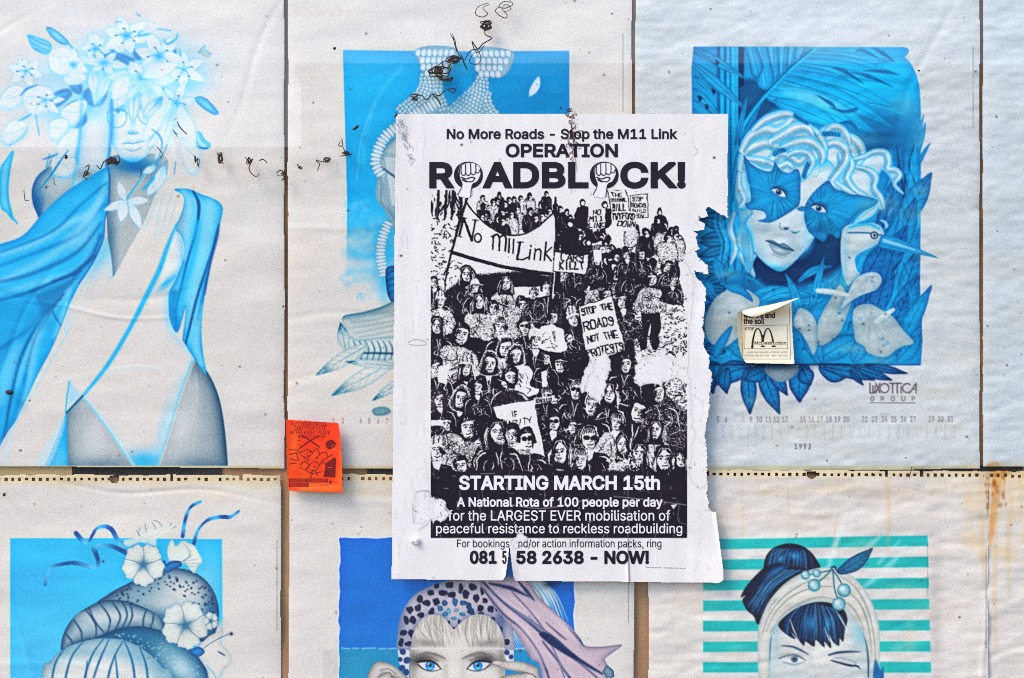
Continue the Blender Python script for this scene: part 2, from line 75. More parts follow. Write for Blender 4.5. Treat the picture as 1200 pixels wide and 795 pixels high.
    'b': (424, [[229, -8, 213, -7, 198, -5, 184, -1, 172, 4, 162, 10, 153, 17, 145, 24, 138, 31, 132, 39, 127, 46, 122, 53, 118, 59, 112, 59, 112, 0, 53, 0, 53, 509, 114, 509, 114, 319, 118, 319, 122, 325, 127, 331, 132, 338, 137, 346, 144, 353, 152, 360, 161, 367, 171, 373, 183, 378, 197, 381, 212, 384, 229, 384, 252, 383, 274, 378, 294, 371, 313, 361, 330, 347, 345, 332, 359, 313, 370, 293, 379, 270, 385, 245, 389, 218, 390, 189, 389, 160, 385, 133, 379, 108, 370, 84, 359, 64, 346, 45, 330, 29, 313, 16, 294, 5, 274, -2, 252, -7], [220, 47, 237, 48, 253, 51, 267, 57, 279, 66, 291, 76, 301, 88, 309, 101, 316, 117, 321, 133, 325, 151, 327, 170, 328, 189, 327, 209, 325, 227, 321, 245, 316, 261, 309, 276, 301, 290, 291, 301, 280, 311, 267, 319, 253, 325, 237, 329, 220, 330, 203, 329, 188, 325, 174, 320, 161, 312, 150, 302, 140, 291, 132, 278, 125, 263, 120, 247, 116, 229, 113, 210, 113, 189, 113, 169, 116, 150, 120, 132, 125, 115, 132, 100, 140, 86, 150, 75, 162, 65, 174, 57, 188, 51, 204, 48]]),
    'c': (396, [[207, -8, 182, -7, 159, -2, 137, 6, 117, 16, 98, 30, 82, 46, 68, 64, 56, 85, 46, 108, 40, 133, 36, 159, 34, 187, 36, 216, 40, 243, 46, 268, 56, 291, 68, 312, 82, 330, 98, 346, 117, 360, 137, 371, 159, 378, 182, 383, 207, 384, 221, 384, 234, 383, 247, 380, 260, 377, 272, 373, 284, 368, 295, 362, 305, 356, 315, 349, 324, 341, 332, 332, 340, 322, 347, 312, 353, 301, 358, 289, 362, 277, 303, 262, 301, 269, 298, 276, 294, 283, 290, 289, 286, 295, 281, 301, 276, 306, 270, 311, 264, 315, 257, 319, 250, 322, 242, 325, 234, 327, 226, 329, 217, 329, 207, 330, 189, 329, 173, 325, 158, 319, 145, 310, 134, 300, 124, 287, 115, 274, 108, 258, 103, 242, 99, 224, 97, 206, 96, 187, 97, 169, 99, 151, 103, 134, 108, 117, 115, 102, 124, 89, 134, 76, 145, 66, 158, 57, 173, 51, 189, 48, 207, 46, 217, 47, 226, 48, 234, 49, 243, 52, 250, 54, 258, 58, 264, 62, 271, 66, 277, 71, 282, 76, 287, 82, 292, 89, 296, 95, 299, 102, 302, 110, 304, 117, 363, 102, 359, 90, 354, 78, 348, 67, 341, 56, 334, 46, 325, 37, 316, 29, 306, 21, 296, 15, 285, 9, 273, 4, 261, -1, 248, -4, 235, -6, 221, -8]]),
    'd': (424, [[195, -8, 172, -7, 151, -2, 130, 5, 111, 16, 94, 29, 79, 45, 66, 64, 55, 84, 46, 108, 39, 133, 35, 160, 34, 189, 35, 218, 39, 245, 46, 270, 55, 293, 66, 313, 79, 332, 95, 347, 112, 361, 131, 371, 151, 378, 173, 383, 196, 384, 213, 384, 228, 381, 241, 378, 253, 373, 263, 367, 272, 360, 280, 353, 287, 346, 293, 338, 298, 331, 303, 325, 306, 319, 311, 319, 311, 509, 372, 509, 372, 0, 313, 0, 313, 59, 307, 59, 303, 53, 298, 46, 293, 39, 287, 31, 280, 24, 272, 17, 263, 10, 252, 4, 241, -1, 227, -5, 212, -7], [205, 47, 221, 48, 236, 51, 250, 57, 263, 65, 274, 75, 284, 86, 293, 100, 299, 115, 305, 132, 309, 150, 311, 169, 312, 189, 311, 210, 309, 229, 305, 247, 300, 263, 293, 278, 284, 291, 275, 302, 263, 312, 251, 320, 237, 325, 221, 329, 205, 330, 187, 329, 172, 325, 157, 319, 145, 311, 133, 301, 124, 290, 115, 276, 108, 261, 103, 245, 99, 227, 97, 209, 96, 189, 97, 170, 99, 151, 103, 133, 109, 117, 115, 101, 124, 88, 134, 76, 145, 66, 158, 57, 172, 51, 188, 48]]),
    'e': (404, [[212, -8, 185, -7, 161, -2, 138, 6, 117, 16, 98, 30, 82, 46, 68, 64, 56, 85, 46, 108, 40, 132, 35, 159, 34, 187, 35, 215, 39, 242, 46, 267, 55, 290, 67, 311, 81, 329, 97, 346, 115, 359, 135, 370, 157, 378, 180, 383, 205, 384, 221, 384, 236, 382, 251, 379, 266, 374, 280, 368, 294, 361, 307, 351, 319, 341, 331, 329, 341, 315, 350, 299, 357, 282, 363, 263, 368, 242, 370, 219, 371, 194, 371, 169, 75, 169, 75, 221, 338, 221, 310, 202, 309, 220, 307, 237, 303, 254, 298, 269, 291, 282, 283, 294, 273, 305, 263, 314, 250, 321, 237, 326, 222, 329, 205, 330, 189, 329, 173, 326, 159, 321, 146, 313, 135, 304, 125, 294, 116, 282, 109, 270, 103, 256, 99, 241, 97, 226, 96, 211, 96, 178, 97, 157, 100, 139, 104, 122, 110, 106, 118, 92, 128, 80, 139, 70, 151, 61, 165, 55, 179, 50, 195, 47, 212, 46, 224, 47, 234, 48, 244, 50, 254, 53, 263, 56, 271, 61, 278, 66, 285, 73, 292, 80, 297, 88, 302, 96, 306, 105, 365, 91, 360, 77, 353, 63, 345, 51, 335, 39, 324, 29, 311, 19, 298, 11, 283, 4, 266, -1, 249, -5, 231, -7]]),
    'f': (253, [[228, 379, 228, 327, 6, 327, 6, 379], [81, 0, 81, 432, 82, 447, 84, 461, 89, 474, 96, 486, 104, 496, 113, 505, 124, 513, 135, 519, 148, 524, 161, 527, 174, 529, 187, 530, 197, 530, 207, 529, 215, 528, 222, 527, 229, 525, 234, 524, 239, 522, 243, 521, 227, 468, 215, 472, 211, 473, 206, 473, 200, 474, 195, 474, 182, 473, 171, 470, 162, 466, 154, 460, 149, 452, 145, 443, 142, 431, 142, 419, 142, 0]]),
    'g': (425, [[207, -151, 187, -150, 168, -148, 150, -144, 134, -140, 119, -134, 105, -127, 93, -119, 82, -110, 73, -101, 64, -91, 57, -80, 51, -69, 101, -41, 106, -47, 110, -53, 116, -59, 122, -66, 128, -72, 136, -78, 145, -83, 154, -88, 165, -92, 178, -95, 192, -97, 207, -97, 229, -96, 249, -92, 267, -85, 282, -75, 295, -62, 304, -47, 310, -28, 311, -6, 311, 68, 306, 68, 302, 62, 298, 56, 293, 49, 287, 41, 280, 34, 272, 28, 263, 21, 252, 16, 241, 11, 227, 8, 212, 5, 195, 5, 173, 6, 152, 10, 132, 17, 113, 27, 95, 39, 80, 53, 67, 71, 55, 90, 46, 112, 39, 136, 35, 163, 34, 191, 35, 220, 39, 246, 46, 271, 55, 293, 66, 314, 80, 332, 95, 347, 112, 361, 131, 371, 152, 378, 173, 383, 196, 384, 213, 384, 228, 382, 242, 378, 253, 373, 264, 367, 273, 360, 281, 353, 288, 346, 294, 338, 299, 331, 304, 325, 308, 319, 313, 319, 313, 379, 372, 379, 372, -9, 371, -32, 367, -54, 360, -73, 350, -90, 338, -104, 324, -117, 308, -127, 291, -136, 271, -142, 251, -147, 229, -150], [205, 59, 222, 60, 237, 63, 251, 68, 264, 75, 275, 84, 285, 95, 293, 107, 300, 121, 305, 137, 309, 154, 312, 172, 312, 193, 312, 212, 309, 231, 305, 248, 300, 264, 293, 278, 285, 291, 275, 303, 264, 312, 251, 320, 237, 325, 222, 329, 205, 330, 188, 329, 172, 325, 158, 320, 145, 312, 134, 302, 124, 290, 115, 277, 109, 262, 103, 246, 99, 229, 97, 212, 96, 193, 97, 173, 99, 155, 103, 138, 109, 123, 116, 108, 124, 96, 134, 85, 145, 76, 158, 68, 172, 63, 188, 60]]),
    'h': (410, [[114, 227, 114, 0, 53, 0, 53, 509, 114, 509, 114, 287, 102, 287, 112, 312, 124, 332, 137, 349, 152, 362, 169, 372, 187, 379, 207, 383, 227, 384, 246, 383, 264, 380, 280, 376, 295, 369, 309, 360, 321, 349, 332, 336, 341, 321, 348, 304, 353, 285, 356, 264, 357, 240, 357, 0, 296, 0, 296, 235, 295, 256, 290, 275, 283, 291, 273, 304, 260, 315, 246, 323, 229, 328, 210, 329, 197, 328, 184, 326, 172, 322, 161, 317, 150, 311, 141, 303, 133, 293, 126, 283, 121, 271, 117, 257, 114, 243]]),
    'i': (166, [[53, 0, 53, 379, 114, 379, 114, 0], [84, 443, 75, 444, 67, 446, 60, 449, 54, 455, 48, 461, 44, 468, 42, 475, 41, 483, 42, 491, 44, 499, 48, 506, 54, 512, 60, 517, 67, 521, 75, 523, 84, 524, 92, 523, 100, 521, 107, 517, 114, 512, 119, 506, 123, 499, 126, 491, 126, 483, 126, 475, 123, 468, 119, 461, 114, 455, 107, 449, 100, 446, 92, 444]]),
    'k': (380, [[110, 137, 110, 212, 121, 212, 284, 379, 360, 379, 184, 199, 177, 199], [53, 0, 53, 509, 114, 509, 114, 0], [294, 0, 148, 186, 191, 229, 372, 0]]),
    'l': (189, [[139, -2, 119, -1, 101, 3, 86, 10, 74, 20, 65, 33, 58, 47, 54, 65, 53, 84, 53, 509, 114, 509, 114, 99, 114, 87, 115, 77, 117, 68, 120, 62, 124, 58, 130, 54, 137, 53, 146, 52, 160, 53, 170, 54, 181, 3, 162, -1, 156, -2, 151, -2, 145, -2]]),
    'm': (610, [[53, 0, 53, 379, 112, 379, 112, 295, 108, 295, 112, 310, 118, 323, 125, 335, 132, 346, 141, 355, 151, 363, 161, 370, 172, 376, 183, 380, 195, 384, 207, 386, 219, 386, 239, 385, 257, 380, 273, 372, 287, 361, 299, 347, 309, 331, 316, 314, 321, 295, 312, 295, 317, 308, 322, 321, 329, 332, 337, 343, 347, 353, 357, 361, 368, 369, 381, 375, 394, 380, 407, 383, 422, 385, 437, 386, 453, 385, 468, 383, 483, 378, 497, 372, 510, 364, 522, 354, 532, 342, 541, 328, 548, 313, 553, 296, 556, 276, 557, 255, 557, 0, 496, 0, 496, 254, 494, 273, 490, 289, 483, 302, 473, 313, 460, 321, 447, 326, 433, 329, 419, 330, 406, 330, 395, 328, 384, 324, 374, 320, 365, 314, 358, 307, 351, 299, 345, 290, 341, 280, 338, 270, 336, 259, 335, 247, 335, 0, 274, 0, 274, 260, 273, 275, 269, 288, 262, 301, 253, 311, 242, 320, 229, 326, 215, 329, 199, 330, 188, 330, 178, 328, 168, 325, 158, 320, 148, 314, 140, 307, 132, 299, 126, 289, 121, 278, 117, 266, 114, 253, 114, 238, 114, 0]]),
    'n': (410, [[114, 227, 114, 0, 53, 0, 53, 379, 112, 379, 112, 287, 102, 287, 112, 312, 124, 332, 137, 349, 152, 362, 169, 372, 187, 379, 207, 383, 227, 384, 246, 383, 264, 380, 280, 376, 295, 369, 309, 360, 321, 349, 332, 336, 341, 321, 348, 304, 353, 285, 356, 264, 357, 240, 357, 0, 296, 0, 296, 235, 295, 256, 290, 275, 283, 291, 273, 304, 260, 315, 246, 323, 229, 328, 210, 329, 197, 328, 184, 326, 172, 322, 161, 317, 150, 311, 141, 303, 133, 293, 126, 283, 121, 271, 117, 257, 114, 243]]),
    'o': (415, [[207, -8, 182, -7, 159, -2, 137, 6, 117, 16, 98, 30, 82, 46, 68, 64, 56, 85, 46, 108, 40, 133, 36, 159, 34, 187, 36, 216, 40, 243, 46, 268, 56, 291, 68, 312, 82, 330, 98, 346, 117, 360, 137, 371, 159, 378, 182, 383, 207, 384, 233, 383, 256, 378, 278, 371, 299, 360, 317, 346, 333, 330, 347, 312, 359, 291, 369, 268, 376, 243, 380, 216, 381, 187, 380, 159, 376, 133, 369, 108, 359, 85, 347, 64, 333, 46, 317, 30, 299, 16, 278, 6, 256, -2, 233, -7], [207, 46, 226, 48, 242, 51, 257, 57, 270, 66, 282, 76, 292, 89, 300, 102, 307, 117, 312, 134, 316, 151, 318, 169, 319, 187, 318, 206, 316, 224, 312, 242, 307, 258, 300, 274, 292, 287, 282, 300, 270, 310, 257, 319, 242, 325, 226, 329, 207, 330, 189, 329, 173, 325, 158, 319, 145, 310, 134, 300, 124, 287, 115, 274, 108, 258, 103, 242, 99, 224, 97, 206, 96, 187, 97, 169, 99, 151, 103, 134, 108, 117, 115, 102, 124, 89, 134, 76, 145, 66, 158, 57, 173, 51, 189, 48]]),
    'p': (424, [[53, -143, 53, 379, 112, 379, 112, 319, 118, 319, 122, 325, 126, 331, 131, 338, 137, 346, 144, 353, 152, 360, 161, 367, 171, 373, 183, 378, 197, 381, 212, 384, 229, 384, 252, 383, 274, 378, 294, 371, 313, 361, 330, 347, 345, 332, 359, 313, 370, 293, 379, 270, 385, 245, 389, 218, 390, 189, 389, 160, 385, 133, 379, 108, 370, 84, 359, 64, 346, 45, 330, 29, 313, 16, 294, 5, 274, -2, 252, -7, 229, -8, 213, -7, 198, -5, 184, -1, 173, 4, 162, 10, 153, 17, 145, 24, 138, 31, 132, 39, 127, 46, 122, 53, 118, 59, 114, 59, 114, -143], [220, 47, 237, 48, 253, 51, 267, 57, 279, 66, 291, 76, 301, 88, 309, 101, 316, 117, 321, 133, 325, 151, 327, 170, 328, 189, 327, 209, 325, 227, 321, 245, 316, 261, 309, 276, 301, 290, 291, 301, 280, 311, 267, 319, 253, 325, 237, 329, 220, 330, 203, 329, 188, 325, 174, 320, 161, 312, 150, 302, 140, 291, 132, 278, 125, 263, 120, 247, 116, 229, 113, 210, 113, 189, 113, 169, 116, 150, 120, 132, 125, 115, 132, 100, 140, 86, 150, 75, 162, 65, 174, 57, 188, 51, 204, 48]]),
    'r': (259, [[53, 0, 53, 379, 112, 379, 112, 321, 115, 321, 122, 335, 130, 347, 140, 358, 152, 367, 166, 375, 181, 380, 196, 384, 213, 385, 229, 384, 243, 384, 243, 322, 230, 324, 224, 325, 219, 325, 213, 326, 207, 326, 194, 325, 182, 323, 170, 319, 159, 315, 149, 309, 140, 301, 132, 293, 126, 284, 121, 273, 117, 262, 114, 250, 114, 237, 114, 0]]),
    's': (365, [[182, -8, 163, -7, 145, -5, 128, -2, 112, 3, 98, 10, 84, 18, 72, 27, 62, 38, 53, 50, 45, 63, 40, 78, 36, 94, 94, 107, 99, 92, 105, 79, 114, 69, 124, 60, 136, 54, 150, 49, 165, 46, 181, 45, 200, 46, 217, 50, 232, 55, 244, 62, 255, 71, 262, 81, 267, 91, 268, 103, 267, 112, 265, 121, 260, 129, 254, 136, 246, 142, 237, 147, 225, 151, 212, 155, 149, 170, 125, 177, 104, 186, 87, 196, 72, 208, 61, 222, 53, 237, 48, 255, 47, 274, 48, 290, 51, 305, 57, 319, 65, 332, 75, 343, 87, 354, 100, 363, 115, 370, 131, 377, 149, 381, 167, 384, 187, 384, 206, 384, 223, 381, 239, 378, 254, 372, 267, 366, 279, 358, 290, 349, 299, 339, 307, 328, 314, 316, 319, 303, 324, 290, 268, 277, 264, 288, 258, 298, 251, 307, 243, 316, 232, 323, 219, 328, 205, 331, 187, 333, 171, 332, 156, 329, 143, 324, 131, 317, 121, 308, 114, 299, 110, 289, 109, 277, 110, 267, 112, 258, 117, 250, 124, 243, 133, 237, 144, 232, 157, 227, 172, 223, 229, 209, 254, 202, 275, 194, 292, 183, 306, 171, 317, 158, 325, 142, 330, 125, 331, 107, 330, 90, 326, 75, 321, 61, 312, 47, 302, 35, 290, 24, 276, 15, 260, 6, 242, 0, 223, -5, 203, -7]]),
    't': (227, [[204, 379, 204, 327, 6, 327, 6, 379], [65, 471, 126, 471, 126, 98, 127, 86, 128, 76, 132, 68, 136, 61, 142, 56, 150, 53, 159, 51, 170, 50, 185, 51, 202, 54, 213, 2, 208, 0, 203, -1, 198, -2, 192, -3, 186, -3, 180, -4, 174, -4, 168, -4, 145, -3, 125, 2, 107, 10, 92, 21, 80, 35, 72, 52, 67, 71, 65, 93]]),
    'u': (410, [[182, -5, 164, -4, 146, -1, 130, 4, 115, 11, 101, 20, 89, 31, 78, 44, 69, 59, 62, 76, 57, 95, 54, 116, 53, 139, 53, 379, 114, 379, 114, 144, 115, 123, 119, 105, 127, 89, 137, 75, 150, 64, 164, 56, 181, 52, 200, 50, 213, 51, 226, 53, 238, 57, 249, 62, 259, 69, 268, 77, 276, 86, 283, 97, 289, 109, 293, 122, 295, 137, 296, 153, 296, 379, 357, 379, 357, 0, 298, 0, 298, 92, 307, 92, 297, 67, 286, 47, 272, 30, 257, 17, 240, 7, 222, 0, 203, -4]]),
    'w': (567, [[138, 0, 23, 379, 87, 379, 133, 214, 138, 196, 143, 177, 149, 157, 154, 137, 159, 115, 165, 91, 170, 67, 175, 41, 165, 41, 170, 66, 175, 90, 180, 113, 186, 135, 191, 156, 196, 176, 201, 195, 206, 214, 252, 379, 316, 379, 362, 214, 366, 196, 371, 176, 376, 157, 382, 136, 387, 114, 392, 91, 397, 67, 402, 41, 391, 41, 397, 66, 402, 90, 408, 113, 413, 135, 418, 156, 423, 176, 429, 195, 434, 214, 480, 379, 545, 379, 429, 0, 368, 0, 319, 172, 305, 225, 301, 239, 297, 252, 294, 266, 291, 280, 277, 338, 291, 338, 277, 280, 263, 225, 259, 211, 255, 198, 252, 185, 248, 172, 199, 0]]),
    'y': (389, [[47, -139, 61, -86, 71, -87, 80, -89, 88, -90, 96, -90, 104, -89, 111, -87, 118, -84, 124, -80, 130, -74, 136, -67, 141, -58, 146, -48, 151, -36, 163, -1, 17, 379, 84, 379, 165, 155, 171, 138, 177, 121, 182, 104, 187, 87, 191, 70, 196, 53, 201, 37, 206, 21, 184, 21, 188, 37, 193, 53, 198, 70, 202, 87, 207, 104, 212, 121, 218, 138, 224, 155, 305, 379, 371, 379, 204, -58, 198, -72, 191, -85, 184, -97, 177, -107, 168, -116, 159, -124, 150, -130, 139, -136, 128, -140, 117, -143, 104, -145, 91, -145, 84, -145, 77, -145, 71, -144, 65, -143, 59, -142, 54, -141, 51, -140]]),
}
GLYPH = {c: (a, [np.array(t, float).reshape(-1, 2) for t in ps]) for c, (a, ps) in GLYPH_DATA.items()}
def type_polys(txt, track=0):
    x = 0; out = []
    for ch in txt:
        a, ps = GLYPH[ch]
        out += [q+(x, 0) for q in ps]; x += a+track
    return out, x-track

# ---------------------------------------------------------------- ink painter
# The printed sheets are drawn stroke by stroke into arrays; the colours then
# become the colour attribute of each sheet's own dense, rippled mesh.
rng = np.random.default_rng(7)

def cr(pts, n=6, closed=True):
    """Catmull-Rom curve through pts"""
    p = np.asarray(pts, float)
    m = len(p)
    if m < 3: return p
    out = []
    t = np.linspace(0, 1, n, endpoint=False)[:, None]
    rg = range(m) if closed else range(m - 1)
    for i in rg:
        if closed:
            a, b, c, d = p[i-1], p[i], p[(i+1) % m], p[(i+2) % m]
        else:
            a, b, c, d = p[max(i-1, 0)], p[i], p[i+1], p[min(i+2, m-1)]
        out.append(0.5*((2*b) + (c-a)*t + (2*a-5*b+4*c-d)*t*t + (3*b-a-3*c+d)*t**3))
    if not closed: out.append(p[-1:])
    return np.concatenate(out)

def vnoise(X, Y, seed=0, oct=3):
    """smooth value noise, about -1..1"""
    r = np.random.default_rng(seed)
    T = r.random((64, 64)).astype(np.float32)
    out = 0.0; amp = 1.0; tot = 0.0
    for o in range(oct):
        x = X*(2**o) + o*7.3; y = Y*(2**o) + o*3.1
        xi = np.floor(x).astype(int); yi = np.floor(y).astype(int)
        fx = x-xi; fy = y-yi
        fx = fx*fx*(3-2*fx); fy = fy*fy*(3-2*fy)
        a = T[yi % 64, xi % 64]; b = T[yi % 64, (xi+1) % 64]
        c = T[(yi+1) % 64, xi % 64]; d = T[(yi+1) % 64, (xi+1) % 64]
        out = out + amp*((a*(1-fx)+b*fx)*(1-fy) + (c*(1-fx)+d*fx)*fy - 0.5)
        tot += amp; amp *= 0.5
    return out/tot*2

def lerp(a, b, t): return a + (b-a)*t

class Canvas:
    def __init__(s, x0, y0, x1, y1, k, base):
        s.x0, s.y0, s.k = x0, y0, k
        s.w = int(round((x1-x0)*k)) + 1; s.h = int(round((y1-y0)*k)) + 1
        s.A = np.empty((s.h, s.w, 3), np.float32); s.A[:] = base
        s.I = np.zeros((s.h, s.w), np.uint8)
        s.pid = 0
    def win(s, xa, ya, xb, yb):
        i0 = max(0, int((xa-s.x0)*s.k)-1); i1 = min(s.w, int((xb-s.x0)*s.k)+2)
        j0 = max(0, int((ya-s.y0)*s.k)-1); j1 = min(s.h, int((yb-s.y0)*s.k)+2)
        if i1 <= i0 or j1 <= j0: return None
        X, Y = np.meshgrid((np.arange(i0, i1)/s.k + s.x0).astype(np.float32),
                           (np.arange(j0, j1)/s.k + s.y0).astype(np.float32))
        return (j0, j1, i0, i1), X, Y
    def sdf(s, X, Y, p):
        d2 = np.full(X.shape, 1e9, np.float32); ins = np.zeros(X.shape, bool)
        q = np.roll(p, -1, 0)
        for (ax, ay), (bx, by) in zip(p, q):
            ex, ey = bx-ax, by-ay
            L = ex*ex+ey*ey
            if L < 1e-9: continue
            wx, wy = X-ax, Y-ay
            t = np.clip((wx*ex+wy*ey)/L, 0, 1)
            np.minimum(d2, (wx-ex*t)**2+(wy-ey*t)**2, out=d2)
            if ay != by:
                c = ((ay <= Y) & (Y < by)) | ((by <= Y) & (Y < ay))
                ins ^= c & (X < ex*(Y-ay)/(by-ay)+ax)
        d = np.sqrt(d2)
        return np.where(ins, -d, d)
    def clipm(s, W, clip):
        j0, j1, i0, i1 = W
        m = np.zeros((j1-j0, i1-i0), np.float32)
        (a0, a1, b0, b1), cm = clip
        u0, u1, v0, v1 = max(j0, a0), min(j1, a1), max(i0, b0), min(i1, b1)
        if u1 > u0 and v1 > v0:
            m[u0-j0:u1-j0, v0-i0:v1-i0] = cm[u0-a0:u1-a0, v0-b0:v1-b0]
        return m
    def fill(s, pts, col, col2=None, ax=None, edge=None, ew=4.0, ea=0.8, edir=None, soft=None,
             op=1.0, smooth=True, n=6, clip=None, mark=True, out=None, ow=5.0, oa=0.6):
        p = cr(pts, n) if smooth else np.asarray(pts, float)
        sf = soft if soft else 1.1/s.k
        pad = sf + (ow*3 if out is not None else 1)
        r = s.win(p[:, 0].min()-pad, p[:, 1].min()-pad, p[:, 0].max()+pad, p[:, 1].max()+pad)
        if r is None: return None
        W, X, Y = r
        j0, j1, i0, i1 = W
        d = s.sdf(X, Y, p)
        m = np.clip(0.5-d/sf, 0, 1)
        A = s.A[j0:j1, i0:i1]
        if out is not None:                       # soft tone printed round the shape
            o = np.exp(-np.maximum(d, 0)/ow)*oa*(d > 0)
            if clip is not None: o = o*s.clipm(W, clip)
            A += (np.array(out, np.float32)-A)*o[..., None]
        if clip is not None: m = m*s.clipm(W, clip)
        if col is not None:
            c = np.empty(X.shape+(3,), np.float32); c[:] = col
            if col2 is not None:
                (xa, ya), (xb, yb) = ax if ax else ((0, p[:, 1].min()), (0, p[:, 1].max()))
                L = (xb-xa)**2+(yb-ya)**2
                t = np.clip(((X-xa)*(xb-xa)+(Y-ya)*(yb-ya))/L, 0, 1)
                t = t*t*(3-2*t)
                c += (np.array(col2, np.float32)-c)*t[..., None]
        else:
            c = A.copy()
        if edge is not None:
            e = np.exp(-np.maximum(-d, 0)/ew)*ea
            if edir is not None and min(d.shape) > 2:
                gy, gx = np.gradient(d)
                g = np.sqrt(gx*gx+gy*gy)+1e-6
                L = math.hypot(*edir)
                e = e*np.clip((gx*edir[0]+gy*edir[1])/g/L*0.6+0.4, 0, 1)
            c += (np.array(edge, np.float32)-c)*e[..., None]
        A += (c-A)*(m*op)[..., None]
        if mark and s.pid: s.I[j0:j1, i0:i1][m > 0.5] = s.pid
        return (W, m)
    def stroke(s, pts, w, col, op=1.0, soft=None, clip=None, smooth=True, n=5, mark=False):
        p = cr(pts, n, False) if smooth else np.asarray(pts, float)
        ws = np.interp(np.linspace(0, 1, len(p)), np.linspace(0, 1, len(w)), w) if np.ndim(w) else np.full(len(p), float(w))
        sf = max(soft or 0, 1.1/s.k)
        pad = ws.max()/2+sf
        r = s.win(p[:, 0].min()-pad, p[:, 1].min()-pad, p[:, 0].max()+pad, p[:, 1].max()+pad)
        if r is None: return
        W, X, Y = r
        j0, j1, i0, i1 = W
        dd = np.full(X.shape, 1e9, np.float32)
        for a, b, wa, wb in zip(p[:-1], p[1:], ws[:-1], ws[1:]):
            ex, ey = b-a
            L = ex*ex+ey*ey
            t = np.clip(((X-a[0])*ex+(Y-a[1])*ey)/L, 0, 1) if L > 1e-9 else np.zeros_like(X)
            np.minimum(dd, np.sqrt((X-a[0]-ex*t)**2+(Y-a[1]-ey*t)**2)-(wa+(wb-wa)*t)/2, out=dd)
        m = np.clip(0.5-dd/sf, 0, 1)
        if soft and soft > 2: m = m*m*(3-2*m)
        m = m*np.minimum(1, 1) * op
        if clip is not None: m = m*s.clipm(W, clip)
        A = s.A[j0:j1, i0:i1]
        A += (np.array(col, np.float32)-A)*m[..., None]
        if mark and s.pid: s.I[j0:j1, i0:i1][m > 0.5] = s.pid
    def blob(s, x, y, rx, ry, col, op=1.0, rot=0, clip=None, pw=2.0, mark=False):
        """gaussian airbrush dab"""
        R = max(rx, ry)*2.3
        r = s.win(x-R, y-R, x+R, y+R)
        if r is None: return
        W, X, Y = r
        j0, j1, i0, i1 = W
        c, sn = math.cos(rot), math.sin(rot)
        u = ((X-x)*c+(Y-y)*sn)/rx; v = (-(X-x)*sn+(Y-y)*c)/ry
        m = np.exp(-(u*u+v*v)**(pw/2))*op
        if clip is not None: m = m*s.clipm(W, clip)
        A = s.A[j0:j1, i0:i1]
        A += (np.array(col, np.float32)-A)*m[..., None]
    def text(s, txt, x, y, w, h, col, bold=0.0, op=1.0):
        """type set into the box whose cap height is h, baseline y+h"""
        polys, adv = type_polys(txt)
        sx = w/adv if w else h/509.; sy = h/509.
        P = [np.stack([x+q[:, 0]*sx, y+h-q[:, 1]*sy], 1) for q in polys]
        for q in P:
            pass
        r = s.win(x-3, y-3-h*.3, x+adv*sx+3, y+h*1.4+3)
        if r is None: return
        W, X, Y = r
        j0, j1, i0, i1 = W
        ins = np.zeros(X.shape, bool); d = np.full(X.shape, 1e9, np.float32)
        for q in P:
            dd = s.sdf(X, Y, q); ins ^= dd < 0; np.minimum(d, np.abs(dd), out=d)
        d = np.where(ins, -d, d)-bold
        m = np.clip(.5-d*s.k/1.1, 0, 1)*op
        A = s.A[j0:j1, i0:i1]; A += (np.array(col, np.float32)-A)*m[..., None]
    def finish(s, grain=.03, near=.45, far=.30, seed=4):
        """crisp, slightly gritty print: local contrast of the plates and grain of the ink"""
        def box(A, r):
            for ax in (0, 1):
                for _ in range(2):
                    P = np.concatenate([np.repeat(A.take([0], ax), r+1, ax), A, np.repeat(A.take([-1], ax), r, ax)], ax)
                    C = np.cumsum(P, ax, dtype=np.float64); n = A.shape[ax]
                    A = ((C.take(range(2*r+1, 2*r+1+n), ax)-C.take(range(n), ax))/(2*r+1)).astype(np.float32)
            return A
        a = s.A
        d1 = a-box(a, 2); d2 = a-box(a, 9)
        cap = lambda d, m: np.clip(d, -1, m)
        s.A = np.clip(a+near*cap(d1, .035)+far*cap(d2, .02), .0, .97)
        r = np.random.default_rng(seed)
        g = r.normal(size=a.shape[:2]).astype(np.float32); g2 = r.normal(size=a.shape).astype(np.float32)
        g = (g+np.roll(g, 1, 0)+np.roll(g, 1, 1)+np.roll(g, (1, 1), (0, 1)))/2
        s.A = np.clip(s.A+grain*(.7*g[..., None]+.45*g2), 0, .97)
    def fade(s, xa, xb, y0, y1, y2, col):
        W, X, Y = s.win(xa, y0, xb, y2)
        j0, j1, i0, i1 = W
        t = np.clip((Y-y0)/(y1-y0)+.12*vnoise(X/22, Y/14, 3), 0, 1); t = t*t*(3-2*t)
        A = s.A[j0:j1, i0:i1]
        A += (np.array(col, np.float32)-A)*t[..., None]
    def ell(s, x, y, rx, ry, col, rot=0, **kw):
        a = np.linspace(0, 2*math.pi, 20, endpoint=False)
        c, sn = math.cos(rot), math.sin(rot)
        pts = np.stack([x+rx*np.cos(a)*c-ry*np.sin(a)*sn, y+rx*np.cos(a)*sn+ry*np.sin(a)*c], 1)
        return s.fill(pts, col, smooth=False, **kw)
PAPER = (0.81, 0.785, 0.775)
LT = (0.84, 0.825, 0.825)
C0 = (0.70, 0.82, 0.88); C1 = (0.50, 0.78, 0.90); C2 = (0.12, 0.67, 0.88); C3 = (0.0, 0.52, 0.78)
C4 = (0.0, 0.34, 0.60); C5 = (0.03, 0.16, 0.33)
GR = (0.64, 0.68, 0.70); GD = (0.30, 0.45, 0.54); GB = (0.12, 0.30, 0.42)

